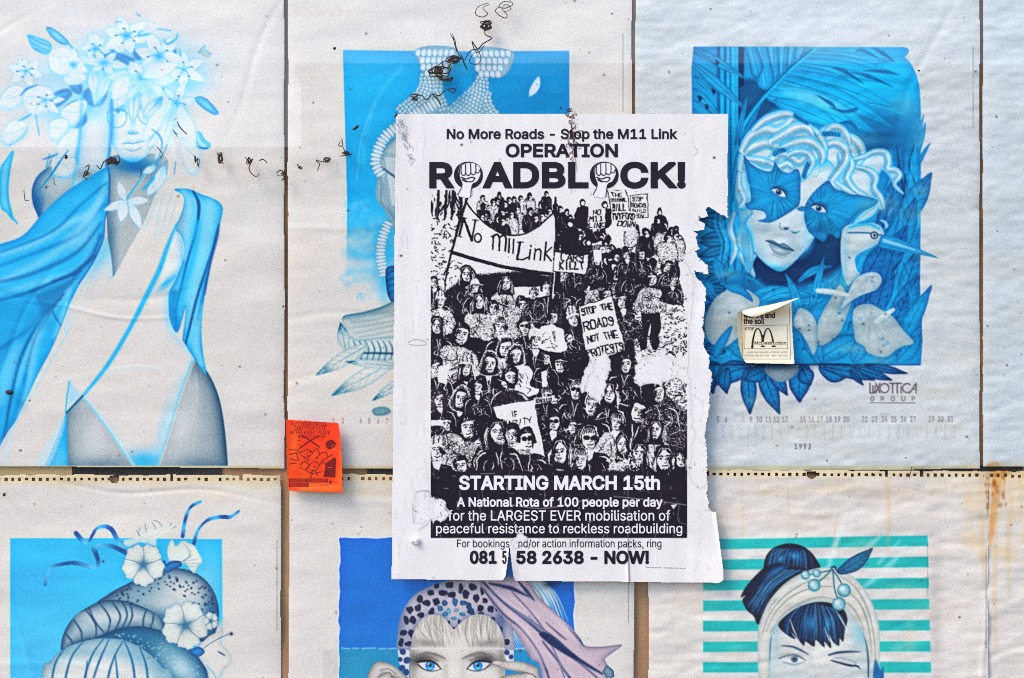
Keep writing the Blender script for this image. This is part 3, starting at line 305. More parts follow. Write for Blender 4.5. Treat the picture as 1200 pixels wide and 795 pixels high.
def petal(cv, bx, by, ang, L, wd, col=LT, shade=C1, sa=0.75, bend=0.0, rib=True, tip=1.0):
    """one pointed lily petal from its base"""
    c, s = math.cos(ang), math.sin(ang)
    prof = [(0, .10), (.2, .34), (.45, .50), (.7, .40), (.88, .2), (1, 0)]
    def P(t, o):
        o += bend*t*t*L
        return (bx+c*t*L-s*o, by+s*t*L+c*o)
    pts = [P(t, h*wd) for t, h in prof]+[P(t, -h*wd) for t, h in prof[-2::-1]]
    m = cv.fill(pts, col, edge=shade, ew=wd*0.13, ea=sa, n=4, out=C1, ow=wd*0.12, oa=0.45)
    cv.blob(bx+c*L*.12, by+s*L*.12, L*.28, wd*.3, shade, 0.75, ang, clip=m)
    if rib:
        cv.stroke([P(.08, 0), P(.45, 0), P(.9, 0)], [1.6, .8, .3], shade, .75, 1.5, clip=m)
    return m

def lily(cv, x, y, r, rot=0.0, sq=1.0, n=6, wd=.5, shade=C1, stam=True, col=LT, core=C2):
    order = list(range(n))
    for k in [o for o in order if o % 2] + [o for o in order if not o % 2]:
        a = rot+k*2*math.pi/n
        L = r*(1.0+0.12*math.sin(k*2.3+x))
        ax, ay = math.cos(a), math.sin(a)*sq
        aa = math.atan2(ay, ax); LL = L*math.hypot(ax, ay)
        petal(cv, x, y, aa, LL, r*wd*(.7+.3*abs(math.cos(aa-a))), col, shade, bend=0.08*math.sin(k*1.7+y))
    cv.blob(x, y, r*.18, r*.18*max(sq, .6), core, .85)
    if stam:
        for k in range(5):
            a = rot+.4+k*1.25
            ex, ey = x+math.cos(a)*r*.4, y+math.sin(a)*r*.4*sq
            cv.stroke([(x, y), ((x+ex)/2+1, (y+ey)/2-1), (ex, ey)], .7, C3, .55)
            cv.stroke([(ex-1.2, ey), (ex+1.2, ey+.6)], 1.3, C4, .6)

def page1(cv):
    f, st, bl = cv.fill, cv.stroke, cv.blob
    # ---- woman: id 1, drapery: id 2, flowers: id 3
    cv.pid = 1
    # raised elbow and forearm
    m = f([(86,190),(62,194),(46,204),(38,219),(38,236),(43,250),(49,257),(66,240),(84,222),(90,205)], (.50,.62,.68), edge=C4, ew=7, ea=.95, edir=(-1, .1))
    bl(70,215,20,14,(.72,.75,.76),.8,-.6,clip=m); bl(44,240,8,18,C4,.6,clip=m)
    m = f([(96,96),(128,92),(132,120),(130,160),(126,196),(112,206),(90,222),(84,224),(88,190),(94,150),(100,125)], (.72,.79,.84), edge=C2, ew=4, ea=.75)
    bl(110,155,12,34,LT,.75,clip=m); bl(104,112,10,14,C1,.7,clip=m); bl(100,205,16,8,GD,.5,clip=m)
    # neck and chest
    m = f([(128,184),(190,182),(196,205),(186,226),(170,262),(152,302),(133,332),(128,300),(125,250),(127,210)], GR, edge=C4, ew=5, ea=.7, edir=(-1,0))
    bl(158,192,26,11,C3,1,clip=m); bl(160,196,22,8,C4,.7,clip=m); bl(146,222,10,16,(.73,.76,.77),.7,clip=m); bl(128,280,7,34,GD,.85,clip=m)
    bl(180,210,10,20,GD,.35,clip=m)
    # face
    m = f([(129,118),(150,104),(178,108),(188,124),(186,150),(182,168),(172,182),(158,190),(144,186),(133,174),(128,150)], LT, edge=C1, ew=6, ea=.8)
    face1 = m
    bl(130,150,6,30,C2,.65,clip=m); bl(158,189,20,5,C2,.9,clip=m); bl(180,165,5,16,C2,.6,clip=m)
    bl(137,124,9,8,C2,.75,clip=m); bl(174,122,11,6,C2,.75,clip=m)
    # eyes
    for ex, ey, t in ((138,131,.25),(172,127,-.05)):
        e_=f([(ex-8,ey+1),(ex-3,ey-1.6),(ex+3,ey-1.8),(ex+8,ey+.5),(ex+2,ey+2.4),(ex-4,ey+2.4)], LT, clip=m, n=4)
        cv.ell(ex,ey-.3,2.8,2.8,C2,clip=e_); cv.ell(ex,ey-.5,1.2,1.2,C4,clip=e_); bl(ex,ey-3,9,3,C2,.55,clip=m); bl(ex,ey+5,8,3,C1,.4,clip=m)
        st([(ex-9,ey+1),(ex-3,ey-2),(ex+3,ey-2.2),(ex+9,ey+.5)],[.8,1.8,1.8,.8],C3,.7,clip=m)
        st([(ex-10,ey-6),(ex-2,ey-9),(ex+9,ey-6)],[1,2.4,1],C2,.55,2,clip=m)
    # round glasses
    for gx, gy in ((137,137),(173,133)):
        a = np.linspace(0, 2*math.pi, 24)
        st(np.stack([gx+11.5*np.cos(a), gy+13*np.sin(a)],1), 1.1, C3, .55, smooth=False)
    st([(148,134),(155,131),(162,133)],1.2,C3,.6)
    # nose, mouth
    bl(156,147,4,7,C1,.5,clip=m); bl(155,155.5,6,2.6,C2,.55,clip=m)
    st([(150,155),(153,157.5),(156,156.5),(159,157.5),(162,155)],1,C3,.6,1.4,clip=m)
    st([(143,169),(151,167.5),(156,168.6),(161,167),(170,165.5)],[.6,1.6,1.4,1.6,.6],C3,.75,1.4,clip=m)
    st([(146,166.6),(152,164.2),(156,165.4),(160,163.8),(167,164.8)],1.6,C1,.7,2,clip=m)
    st([(148,175),(156,177),(165,173.5)],2,C2,.5,2.6,clip=m); bl(156,171.6,7,1.8,(.9,.9,.92),.8,clip=m)
    # leotard torso
    m = f([(198,262),(213,278),(215,300),(205,330),(197,348),(198,372),(208,396),(226,419),(214,450),(202,490),(186,546),(174,584),(180,584),(152,546),(128,505),(97,464),(110,420),(150,340)], PAPER, edge=C1, ew=4, ea=.7)
    f([(200,272),(212,280),(214,302),(210,320),(198,331),(188,330)], LT, edge=C2, ew=4, ea=.8, edir=(1,1), clip=m)
    bl(196,332,14,4,C2,.8,-.7,clip=m); bl(199,360,5,26,C1,.7,.1,clip=m); bl(170,540,24,12,C2,.85,clip=m); bl(190,500,6,40,C1,.4,.25,clip=m)
    st([(130,432),(160,428),(190,431)],2,(.86,.86,.86),.6,4,clip=m); st([(135,436),(165,432),(195,436)],2,C0,.4,5,clip=m)
    # breast / left of the sash
    m = f([(122,276),(130,300),(132,330),(126,345),(104,366),(80,392),(76,380),(86,340),(104,310)], PAPER, edge=C1, ew=4, ea=.6)
    bl(118,300,10,30,C2,.55,.5,clip=m)
    # hips
    m = f([(227,421),(243,436),(256,464),(263,500),(267,546),(268,584),(172,584),(184,546),(200,495),(214,452)], GR, edge=GB, ew=10, ea=1, edir=(1,.0))
    bl(214,500,14,40,(.74,.76,.77),.8,.2,clip=m); bl(240,545,34,10,GD,.6,clip=m); bl(228,428,6,14,GD,.7,clip=m)
    st([(227,421),(213,455),(201,495),(185,546)],2.2,C1,.8); st([(228.5,423),(215,456),(203,495),(187,546)],1,LT,.7)
    m = f([(97,465),(78,484),(77,510),(80,546),(80,584),(182,584),(156,546),(130,510)], GR, edge=GD, ew=7, ea=.9, edir=(-1,-.3))
    bl(112,510,16,24,(.76,.77,.78),.8,clip=m); bl(120,545,40,9,GD,.5,clip=m)
    st([(96,464),(128,505),(156,546)],2.4,C1,.9); st([(98,463),(130,504),(158,546)],1.2,LT,.8)
    # ---- blue drape over the shoulder
    cv.pid = 2
    D = [(127,196),(128,212),(127,240),(123,258),(121,280),(111,304),(95,330),(82,356),(72,382),(60,410),(44,440),(26,478),(10,505),(-40,560),(-60,300),(0,286),(28,275),(50,250),(76,226),(104,208)]
    m = f(D, C2, edge=C3, ew=5, ea=.7)
    bl(10,470,40,60,(.10,.62,.84),.7,clip=m)
    folds = [  # path, width, tone, opacity
     ([(126,205),(110,245),(80,262),(40,285),(-5,300)],9,C1,.75),([(124,215),(95,240),(60,272),(0,296)],4,C3,.8),
     ([(124,225),(100,262),(60,300),(0,330)],10,C1,.65),([(122,240),(96,272),(68,286),(0,312)],5,C3,.8),
     ([(110,252),(98,278),(84,284)],22,(.45,.74,.86),.75),([(118,262),(90,296),(40,320),(-5,332)],5,C4,.55),
     ([(116,284),(90,318),(50,330),(0,345)],9,C1,.5),([(112,300),(86,320),(62,330)],5,C4,.7),
     ([(95,318),(60,332),(30,344),(0,352)],4,C4,.8),([(118,276),(108,300),(88,322)],6,C4,.7),
     ([(88,326),(60,360),(20,395),(-5,412)],5,C4,.6),([(80,340),(40,378),(0,398)],9,(.2,.68,.86),.7),
     ([(90,328),(62,362),(34,410),(20,450)],9,C1,.5),([(74,345),(46,378),(24,420),(12,470),(4,520)],4,C4,.75),
     ([(60,365),(40,400),(28,450)],4,C4,.55),([(52,372),(40,410),(34,450),(20,490)],10,C1,.55),
     ([(82,340),(74,368),(64,395)],7,C1,.7),([(72,350),(62,365),(72,382)],3,C4,.5),
     ([(20,405),(8,440),(0,470)],14,C1,.55),([(30,440),(16,490),(0,515)],6,C3,.6)]
    for p, w, c, o in folds: st(p, [w*.5, w, w*.6], c, o, w*1.1, clip=m)
    f([(40,345),(62,336),(92,322),(70,348),(50,372),(46,360)], C4, soft=8, op=.55, clip=m)
    f([(-20,352),(30,344),(44,352),(60,378),(30,395),(-20,430)], C3, soft=10, op=.45, clip=m)
    st([(127,198),(128.5,214),(127,240),(123,258),(121,280),(110,306),(93,332)],1.3,C4,.8,1.6)
    # white sash
    m = f([(186,222),(200,222),(210,222),(215,228),(213,246),(204,268),(196,290),(186,318),(170,350),(152,385),(126,428),(97,464),(78,484),(66,515),(52,548),(40,584),(-36,584),(-12,548),(10,512),(30,478),(60,425),(80,390),(104,358),(132,326),(152,290),(170,258)], PAPER, n=4)
    st([(207,262),(196,290),(186,318),(170,350),(152,385),(126,428),(97,464),(78,484)],[2,5,6,6,5,5,3,2],C2,.85,4)
    st([(80,388),(60,424),(30,477),(0,528)],2,C1,.5,3)
    for k, p in enumerate([[(192,226),(186,250),(182,280)],[(201,226),(195,248),(188,275)],[(186,226),(176,255),(168,270)],[(208,228),(203,250),(196,272)]]):
        st(p,[1,2.5,1],C1,.45,3,clip=m)
    f([(40,584),(52,548),(66,515),(78,484),(79,512),(80,548),(80,584)], C2, col2=C1, edge=C3, ew=4, ea=.6)
    f([(40,548),(60,512),(76,486),(74,505),(56,548)], C0, soft=4, op=.7)
    st([(81,448),(78,470),(77,484)],1.6,C2,.8); f([(81,445),(80,476),(95,464)],C1,soft=2,op=.6,smooth=False)
    st([(97,464),(78,484)],2,GB,.8)
    st([(22,480),(10,520),(5,548)],6,C0,.5,8,clip=m); st([(60,452),(86,440)],3,(.86,.85,.85),.5,5,clip=m)
    # blue cloth hanging from the right shoulder
    B = [(204,222),(222,222),(236,228),(252,234),(261,243),(259,258),(254,280),(247,310),(240,345),(236,385),(238,415),(242,440),(230,424),(216,402),(214,396),(218,360),(208,390),(199,374),(198,345),(206,328),(214,306),(216,290),(212,276),(206,268),(214,246),(215,230)]
    m = f(B, (.33,.76,.90), edge=C3, ew=4, ea=.8, n=4)
    bl(214,262,6,22,(.55,.66,.72),.8,.3,clip=m)
    st([(215,226),(221,240),(219,270),(216,300)],9,C1,.7,8,clip=m); st([(246,238),(240,290),(228,340),(222,380)],12,C1,.6,12,clip=m)
    st([(226,224),(233,240),(230,270),(220,305),(214,330),(207,360),(206,385)],[2,4,3,3,3,3,2],C4,.9,2.4,clip=m)
    st([(232,262),(226,300),(214,340),(206,378)],8,C2,.8,8,clip=m); st([(205,345),(203,365),(210,388)],8,C3,.8,8,clip=m)
    st([(252,284),(240,320),(230,352),(222,385),(217,404)],[2,3,3,2],C4,.85,2,clip=m)
    st([(256,272),(249,300),(240,340),(232,375)],[1,5,5,2],C3,.8,3,clip=m)
    f([(252,276),(257,262),(256,278),(247,312),(241,344),(240,336)],C4,op=.8,soft=2)
    st([(238,360),(230,400),(236,425)],8,C1,.6,8,clip=m)
    # ---- flowers
    cv.pid = 3
    # hazy blue tone behind the wreath
    for x, y, rx, ry, o in ((150,60,55,26,.35),(110,80,30,25,.55),(200,75,50,30,.30),(60,90,45,30,.18),(95,120,24,22,.6),(215,95,30,18,.35),(150,90,40,18,.6),(205,120,20,20,.3),(60,130,26,18,.25)):
        bl(x,y,rx,ry,C1,min(1,o*1.5)); bl(x+6,y+4,rx*.5,ry*.5,C2,o*.8)
    for p in ([(112,62),(128,60),(136,72),(120,82),(108,74)],[(98,108),(118,98),(126,108),(118,124),(102,122)],[(60,112),(78,104),(84,112),(66,126)],[(130,58),(150,66),(158,70),(150,77),(138,70)],
              [(186,78),(200,86),(208,94),(196,92),(186,84)],[(150,102),(170,98),(196,104),(190,114),(160,112)],[(152,56),(158,58),(166,68),(160,70)],[(200,66),(206,58),(206,72)],[(82,100),(95,98),(95,110),(86,108)],[(74,128),(92,118),(102,140),(92,150),(84,146)]):
        f(p, C3, soft=3, op=.9, edge=C4, ew=3, ea=.6)
    # buds and leaves
    for pts in ([(54,33),(58,32),(66,36),(76,44),(81,51),(76,53),(68,50),(59,42)],[(228,116),(234,113),(242,116),(250,124),(256,132),(252,135),(242,130),(233,123)]):
        m = f(pts, (.25,.72,.88), edge=C3, ew=2.2, ea=1)
        c = np.mean(pts, 0); bl(c[0],c[1],9,2.4,C1,.8,.72,clip=m)
    st([(80,51),(86,57),(90,60)],2,C2,.9)
    m = f([(32,41),(45,44),(56,48),(61,55),(56,64),(46,62),(37,55)], (.45,.76,.88), edge=C2, ew=3, ea=.8, n=4)
    for q in ([(34,43),(46,50),(58,54)],[(36,50),(46,55),(56,60)],[(40,57),(48,60)]): st(q,1.2,C3,.55,1.6,clip=m)
    m = f([(224,158),(230,154),(236,156),(240,163),(247,170),(243,175),(234,175),(227,168)], (.40,.72,.85), edge=C2, ew=3, ea=.8)
    st([(231,156),(233,165),(240,172)],2.2,LT,.7,2,clip=m); st([(226,168),(234,173),(243,174)],1.6,C4,.6,clip=m)
    f([(0,200),(6,188),(14,177),(16,181),(12,200),(10,230),(16,258),(8,250),(0,240)], C1, edge=C2, ew=4, ea=1)
    st([(15,178),(11,200),(9,225),(13,250),(20,262)],2,C2,.8,1.6)
    # closed white tulip-like flowers, left
    for pts, ln in (([(0,118),(10,104),(24,102),(30,110),(26,120),(14,128),(2,126)],C1),([(2,160),(10,146),(22,141),(32,148),(28,160),(14,170),(6,170)],C2),([(28,112),(40,102),(58,104),(64,116),(58,130),(40,136),(30,126)],C1),
                    ([(72,130),(86,120),(100,118),(102,128),(92,144),(84,150),(74,142)],C2),([(58,150),(62,142),(76,140),(80,150),(70,164),(60,162)],C1),([(66,180),(72,164),(86,152),(94,160),(90,178),(84,190),(70,188)],C2),
                    ([(62,188),(84,186),(90,192),(82,208),(64,206)],C2),([(58,64),(74,56),(88,64),(92,78),(80,88),(62,84)],C0),([(76,90),(88,84),(100,88),(99,96),(88,100),(78,98)],C1),([(104,48),(112,40),(120,50),(118,62),(108,66),(100,58)],C1),
                    ([(130,36),(146,40),(150,52),(140,62),(130,52)],C0),([(212,168),(222,160),(230,170),(234,188),(228,204),(218,196)],C1)):
        f(pts, LT, edge=ln, ew=3, ea=.75, edir=(.3,1), out=C1, ow=3, oa=.5)
        c = np.mean(pts,0); q = np.array(pts)
        st([q[0], c+(.5,-1), q[3]],[.6,1.2,.6],C1,.7,1.6); st([q[0]*.8+q[1]*.2, c+(-2,-4), q[2]],[.4,.9,.4],C1,.5,1.4)
    # open lilies
    lily(cv,30,84,24,.3,.7,6,.42,C0,core=C1); lily(cv,52,118,22,.9,.8,6,.42,C0,core=C1); lily(cv,86,76,22,.5,.8,6,.45,C0,stam=False)
    lily(cv,112,58,20,.1,.9,6,.4,C1)
    lily(cv,148,42,30,.3,.75,6,.42,C0); lily(cv,122,74,26,1.2,.6,6,.35,C1,stam=False)
    lily(cv,215,82,26,.5,.9,6,.42,C0,core=C1); lily(cv,206,122,26,.9,1.0,6,.36,C1)
    lily(cv,186,66,32,.2,.85,6,.46,C0)
    lily(cv,196,150,30,1.35,1.2,6,.32,C0,core=C1)
    # long petals over the arm and face
    for b in ((118,84,1.75,40,13),(128,88,2.0,34,12),(108,82,1.5,30,12)): petal(cv,*b,shade=C1)
    lily(cv,165,93,36,.15,.72,6,.50,C1)
    petal(cv,160,98,1.75,42,15,shade=C1,sa=.8); petal(cv,172,98,.95,30,18,shade=C1); petal(cv,160,92,2.7,36,24,shade=C1); petal(cv,168,90,-.35,44,16,shade=C0)
    petal(cv,158,100,1.62,46,15,shade=C2,sa=.6); petal(cv,166,96,.75,42,22,shade=C1); petal(cv,164,96,2.55,40,22,shade=C1); petal(cv,176,112,.5,30,16,shade=C0)
    petal(cv,186,118,1.9,34,15,shade=C1); petal(cv,146,100,2.0,30,20,shade=C1); petal(cv,176,104,1.75,30,17,shade=C1); petal(cv,190,114,2.3,34,15,shade=C2,sa=.5); petal(cv,150,92,2.2,30,18,shade=C0)
    bl(116,120,6,20,C1,.6); st([(96,112),(94,150),(90,190)],3,C2,.55,5); st([(131,118),(131,150),(127,192)],3.4,C3,.6,4)
    petal(cv,200,120,2.2,56,16,shade=C0); petal(cv,204,124,1.9,66,15,shade=C1); petal(cv,210,126,1.2,50,18,shade=C0)
    for p in ([(178,152),(186,158),(190,170),(184,190)],[(176,196),(188,186),(196,170)],[(206,190),(204,204)],[(196,188),(190,200)]): st(p,[1,2.4,1],C3,.7,1.6)
    for p in ([(46,222),(58,208),(70,190),(80,176)],[(50,187),(60,184),(68,180)],[(54,196),(58,180)],[(24,112),(32,104),(44,100)],[(60,188),(52,204)]): st(p,[1,2.6,1],C3,.85,1.4)
    for p in ([(22,142),(30,138),(36,134)],[(42,136),(46,158)],[(58,118),(70,112),(78,110)],[(240,58),(246,64)],[(232,62),(240,54)],[(160,16),(164,19)],[(136,26),(142,26)],[(184,34),(200,36)],[(192,46),(196,52),(206,46),(208,40)],[(166,36),(162,42),(176,40)],[(210,58),(212,66)]):
        st(p,[1,3,1.4],C2,.8,2)
    for k in range(6): st([(232+k*2.2,62+k*1.2),(236+k*2.0,58+k*1.6)],.7,GD,.7)
    # necklace flower
    st([(150,232),(168,206),(180,192)],2.4,C2,.8,1.6); st([(151,233),(169,207),(181,193)],.9,LT,.6)
    for b in ((148,236,2.75,28,9),(150,236,-.05,24,9),(152,238,1.15,32,11),(146,236,1.75,24,12),(146,234,-1.9,22,9)): petal(cv,*b,col=(.85,.85,.86),shade=C0,sa=.5)
    for b in ((188,208,2.2,26,11),(186,206,.3,12,9),(192,196,1.9,30,13),(182,196,2.7,16,8)): petal(cv,*b,shade=C1,sa=.6)
    st([(168,222),(176,214),(180,208)],3.4,C2,.8,3)
    cv.pid = 0
def leaf(cv, bx, by, tx, ty, wd, col=C2, edge=C4, bend=0.0, ew=None, veins=0, ea=.85, clip=None, vcol=None, col2=None):
    L = math.hypot(tx-bx, ty-by); c, s = (tx-bx)/L, (ty-by)/L
    prof = [(0, .15), (.15, .35), (.4, .5), (.65, .42), (.85, .2), (1, 0)]
    def P(t, o):
        o += bend*L*4*t*(1-t)
        return (bx+c*t*L-s*o, by+s*t*L+c*o)
    pts = [P(t, h*wd) for t, h in prof]+[P(t, -h*wd) for t, h in prof[-2::-1]]
    m = cv.fill(pts, col, col2=col2, ax=((bx,by),(tx,ty)), edge=edge, ew=ew or wd*.16, ea=ea, n=4, clip=clip)
    v = vcol or edge
    cv.stroke([P(0, 0), P(.5, 0), P(.95, 0)], [1.6, 1, .4], v, .7, 1.4, clip=m)
    for k in range(veins):
        t = .12+.76*k/max(veins-1, 1)
        for sg in (1, -1):
            cv.stroke([P(t, 0), P(min(t+.10, 1), sg*.25*wd), P(min(t+.16, 1), sg*.5*wd)], [.8, .5], v, .4, 1.6, clip=m)
    return m

def knit(cv, path, w0, w1, row=4.2, bump=4.4, clip=None):
    """band of crocheted bumps along a path"""
    p = cr(path, 10, False)
    seg = np.hypot(*np.diff(p, axis=0).T); L = np.concatenate([[0], np.cumsum(seg)])
    m = None
    n = int(L[-1]/row)
    for k in range(n+1):
        t = k/max(n, 1)*L[-1]
        x = np.interp(t, L, p[:, 0]); y = np.interp(t, L, p[:, 1])
        x2 = np.interp(t+1, L, p[:, 0]); y2 = np.interp(t+1, L, p[:, 1]); x1 = np.interp(t-1, L, p[:, 0]); y1 = np.interp(t-1, L, p[:, 1])
        dx, dy = x2-x1, y2-y1; d = math.hypot(dx, dy)+1e-6; dx /= d; dy /= d
        w = lerp(w0, w1, k/max(n, 1)); nb = max(1, int(round(w/bump)))
        for j in range(nb):
            o = ((j+.5)/nb-.5)*w + (.4 if k % 2 else -.4)
            a = math.atan2(dy, dx)
            sh = .25+.75*abs(2*(j+.5)/nb-1)
            cv.ell(x-dy*o, y+dx*o, row*.62, w/nb*.56, lerp(np.array((.88,.90,.91)), np.array((.62,.76,.82)), sh*.7), rot=a, edge=(.22,.48,.62), ew=.9, ea=.8, soft=1.2)

def page2(cv):
    f, st, bl = cv.fill, cv.stroke, cv.blob
    cv.pid = 4
    R = [(402,59),(530,60.5),(667,60),(667.5,240),(668,470),(404,470),(407,240),(404,130)]
    m = f(R, (.06,.63,.85), col2=(.0,.55,.79), ax=((402,0),(667,0)), smooth=False, edge=C3, ew=3, ea=.25)
    bl(420,90,60,60,(.10,.68,.88),.5,clip=m); bl(640,120,60,30,(0,.48,.72),.6,clip=m)
    bl(640,66,60,10,(.10,.66,.86),.5,clip=m)  # paler cyan band: sky reflection on the glass painted into the picture
    st([(425,190),(430,150),(445,110),(470,80)],6,(.2,.70,.88),.5,6,clip=m); st([(418,210),(424,160),(440,120)],1.5,C1,.35,3,clip=m)
    # the blue fades out into the paper lower down
    cv.fade(395, 676, 225, 345, 480, PAPER)
    for k in range(90):
        x = 404+rng.random()*64; y = 236+rng.random()*115
        bl(x, y, 3+rng.random()*7, 2+rng.random()*4, (C1,C2,PAPER)[k % 3], .16+.25*rng.random()*(1-(y-236)/150), rng.random()*3)
    for x, y, rx, ry, o in ((440,250,26,12,.7),(450,275,14,20,.6),(425,262,14,6,.5),(440,300,24,6,.6),(455,300,10,22,.7),(424,318,14,6,.3),(452,330,10,18,.8)): bl(x,y,rx,ry,C2,o)
    for k in range(26):
        x=408+rng.random()*50; y=312+rng.random()*40
        a=rng.random()*6; st([(x,y),(x+3*math.cos(a),y+3*math.sin(a)),(x+5*math.cos(a+1),y+5*math.sin(a+1))],.9,C1,.7,1.2)
    # feather adrift
    f([(620,112),(621,104),(627,94),(632,90),(633,100),(629,108),(622,113)], (.84,.90,.92), soft=1.5, edge=C1, ew=2, ea=.5)
    # head under the knitted cap
    cv.pid = 5
    m = f([(463,176),(480,150),(520,138),(560,140),(600,150),(620,200),(610,270),(570,320),(520,330),(480,300),(452,250),(440,230),(446,200)], (.74,.79,.81), edge=(.25,.5,.62), ew=10, ea=.7)
    m = f([(446,214),(441,200),(446,182),(456,168),(470,158),(476,170),(470,200),(468,235),(466,262),(456,250),(446,236)], (.66,.74,.77), edge=(.2,.45,.58), ew=4, ea=.7)
    for k in range(9): st([(448+k*2.4,178+k*.5),(452+k*1.8,200),(450+k*2,228),(458+k,256)],.9,(.25,.5,.62),.5,1.5,clip=m)
    for k in range(5): st([(452+k*3,186),(456+k*2.4,210),(460+k*2,240)],2.2,(.86,.88,.89),.6,2.4,clip=m)
    st([(446,196),(458,204),(466,210)],2.6,GB,.7,1.6)
    # stalks and ruffles
    f([(488,58),(536,58),(524,90),(516,104),(520,133),(470,140),(492,118),(500,96)], (.55,.72,.80), edge=GD, ew=3, ea=.5)
    f([(556,58),(600,60),(598,80),(586,92),(568,90),(566,110),(576,134),(510,134),(540,118),(560,96)], (.55,.72,.80), edge=GD, ew=3, ea=.5)
    knit(cv, [(503,88),(502,104),(494,120),(476,138)], 22, 34)
    knit(cv, [(516,92),(514,108),(520,128)], 8, 14)
    knit(cv, [(566,88),(562,106),(552,124),(544,138)], 12, 46)
    knit(cv, [(572,110),(572,124),(580,138)], 8, 16)
    knit(cv, [(512,120),(492,132),(470,146),(452,160),(443,176),(440,192),(446,204)], 14, 12, 4.6, 14)
    knit(cv, [(530,136),(500,138),(478,150),(470,166),(474,190)], 8, 6, 3.8, 8)
    for r_, y in enumerate((62,71,79,86)):
        n = 7-r_
        for j in range(n):
            cv.ell(490+r_*3+j*6.6+(r_ % 2)*2, y, 4, 5, (.85,.88,.90), edge=(.25,.5,.64), ew=1.2, ea=.85, rot=.2)
            cv.ell(556+r_*2+j*6.6+(r_ % 2)*2, y+1, 4, 5, (.85,.88,.90), edge=(.25,.5,.64), ew=1.2, ea=.85, rot=-.2)
    bl(535,100,12,20,C3,.5); bl(545,80,8,14,C2,.5)
    # collar chain and feathers
    knit(cv, [(455,262),(448,280),(446,300),(450,322)], 11, 12, 4, 12)
    m = f([(452,318),(458,312),(470,316),(474,350),(462,356),(454,344)], C3, edge=C5, ew=4, ea=.7)
    for k in range(4): st([(454,322+k*8),(460,318+k*8),(468,322+k*8)],1.6,C5,.5,2,clip=m)
    m = f([(402,371),(425,366),(446,360),(470,350),(500,350),(500,404),(470,408),(425,410),(408,400),(403,384)], (.74,.76,.76), edge=(.1,.38,.48), ew=5, ea=.9, edir=(0,-1))
    for k in range(6): st([(408+k*3,372+k*6),(430,370+k*6),(470,362+k*6)],2,(.45,.6,.65),.5,4,clip=m)
    m = f([(404,392),(420,398),(440,396),(470,394),(500,392),(500,424),(470,424),(440,422),(415,420),(408,408)], (.82,.82,.81), edge=(.2,.5,.6), ew=3, ea=.6)
    for k in range(9): st([(414+k*7,400),(418+k*7,410),(415+k*7,424)],[.8,2,.8],(.05,.40,.52),.8,2)
    st([(412,414),(440,414),(470,415),(480,416)],2.4,(.02,.32,.44),.9,2)
    for bx, by, tx, ty, w in ((430,405,370,440,17),(462,424,388,464,20),(405,410,399,378,14),(480,440,436,470,12),(470,430,404,424,10)):
        mm = leaf(cv,bx,by,tx,ty,w,(.80,.80,.79),(.35,.58,.66),ew=1.6,veins=7,ea=.6)
        bl(tx+(bx-tx)*.1, ty+(by-ty)*.1, w*.7, w*.55, (.03,.40,.52), .95, clip=mm)
        for q in range(5):
            a=rng.random(); st([(lerp(bx,tx,.6+a*.3),lerp(by,ty,.6+a*.3)),(lerp(bx,tx,.75+a*.3)+3,lerp(by,ty,.75+a*.3)+rng.normal()*4)],.8,(.9,.9,.9),.6,1,clip=mm)
    f([(436,481),(444,477),(454,478),(458,483),(450,487),(440,487)], (.45,.6,.66), soft=2, edge=(.2,.42,.5), ew=2, ea=.7)
    cv.pid = 0
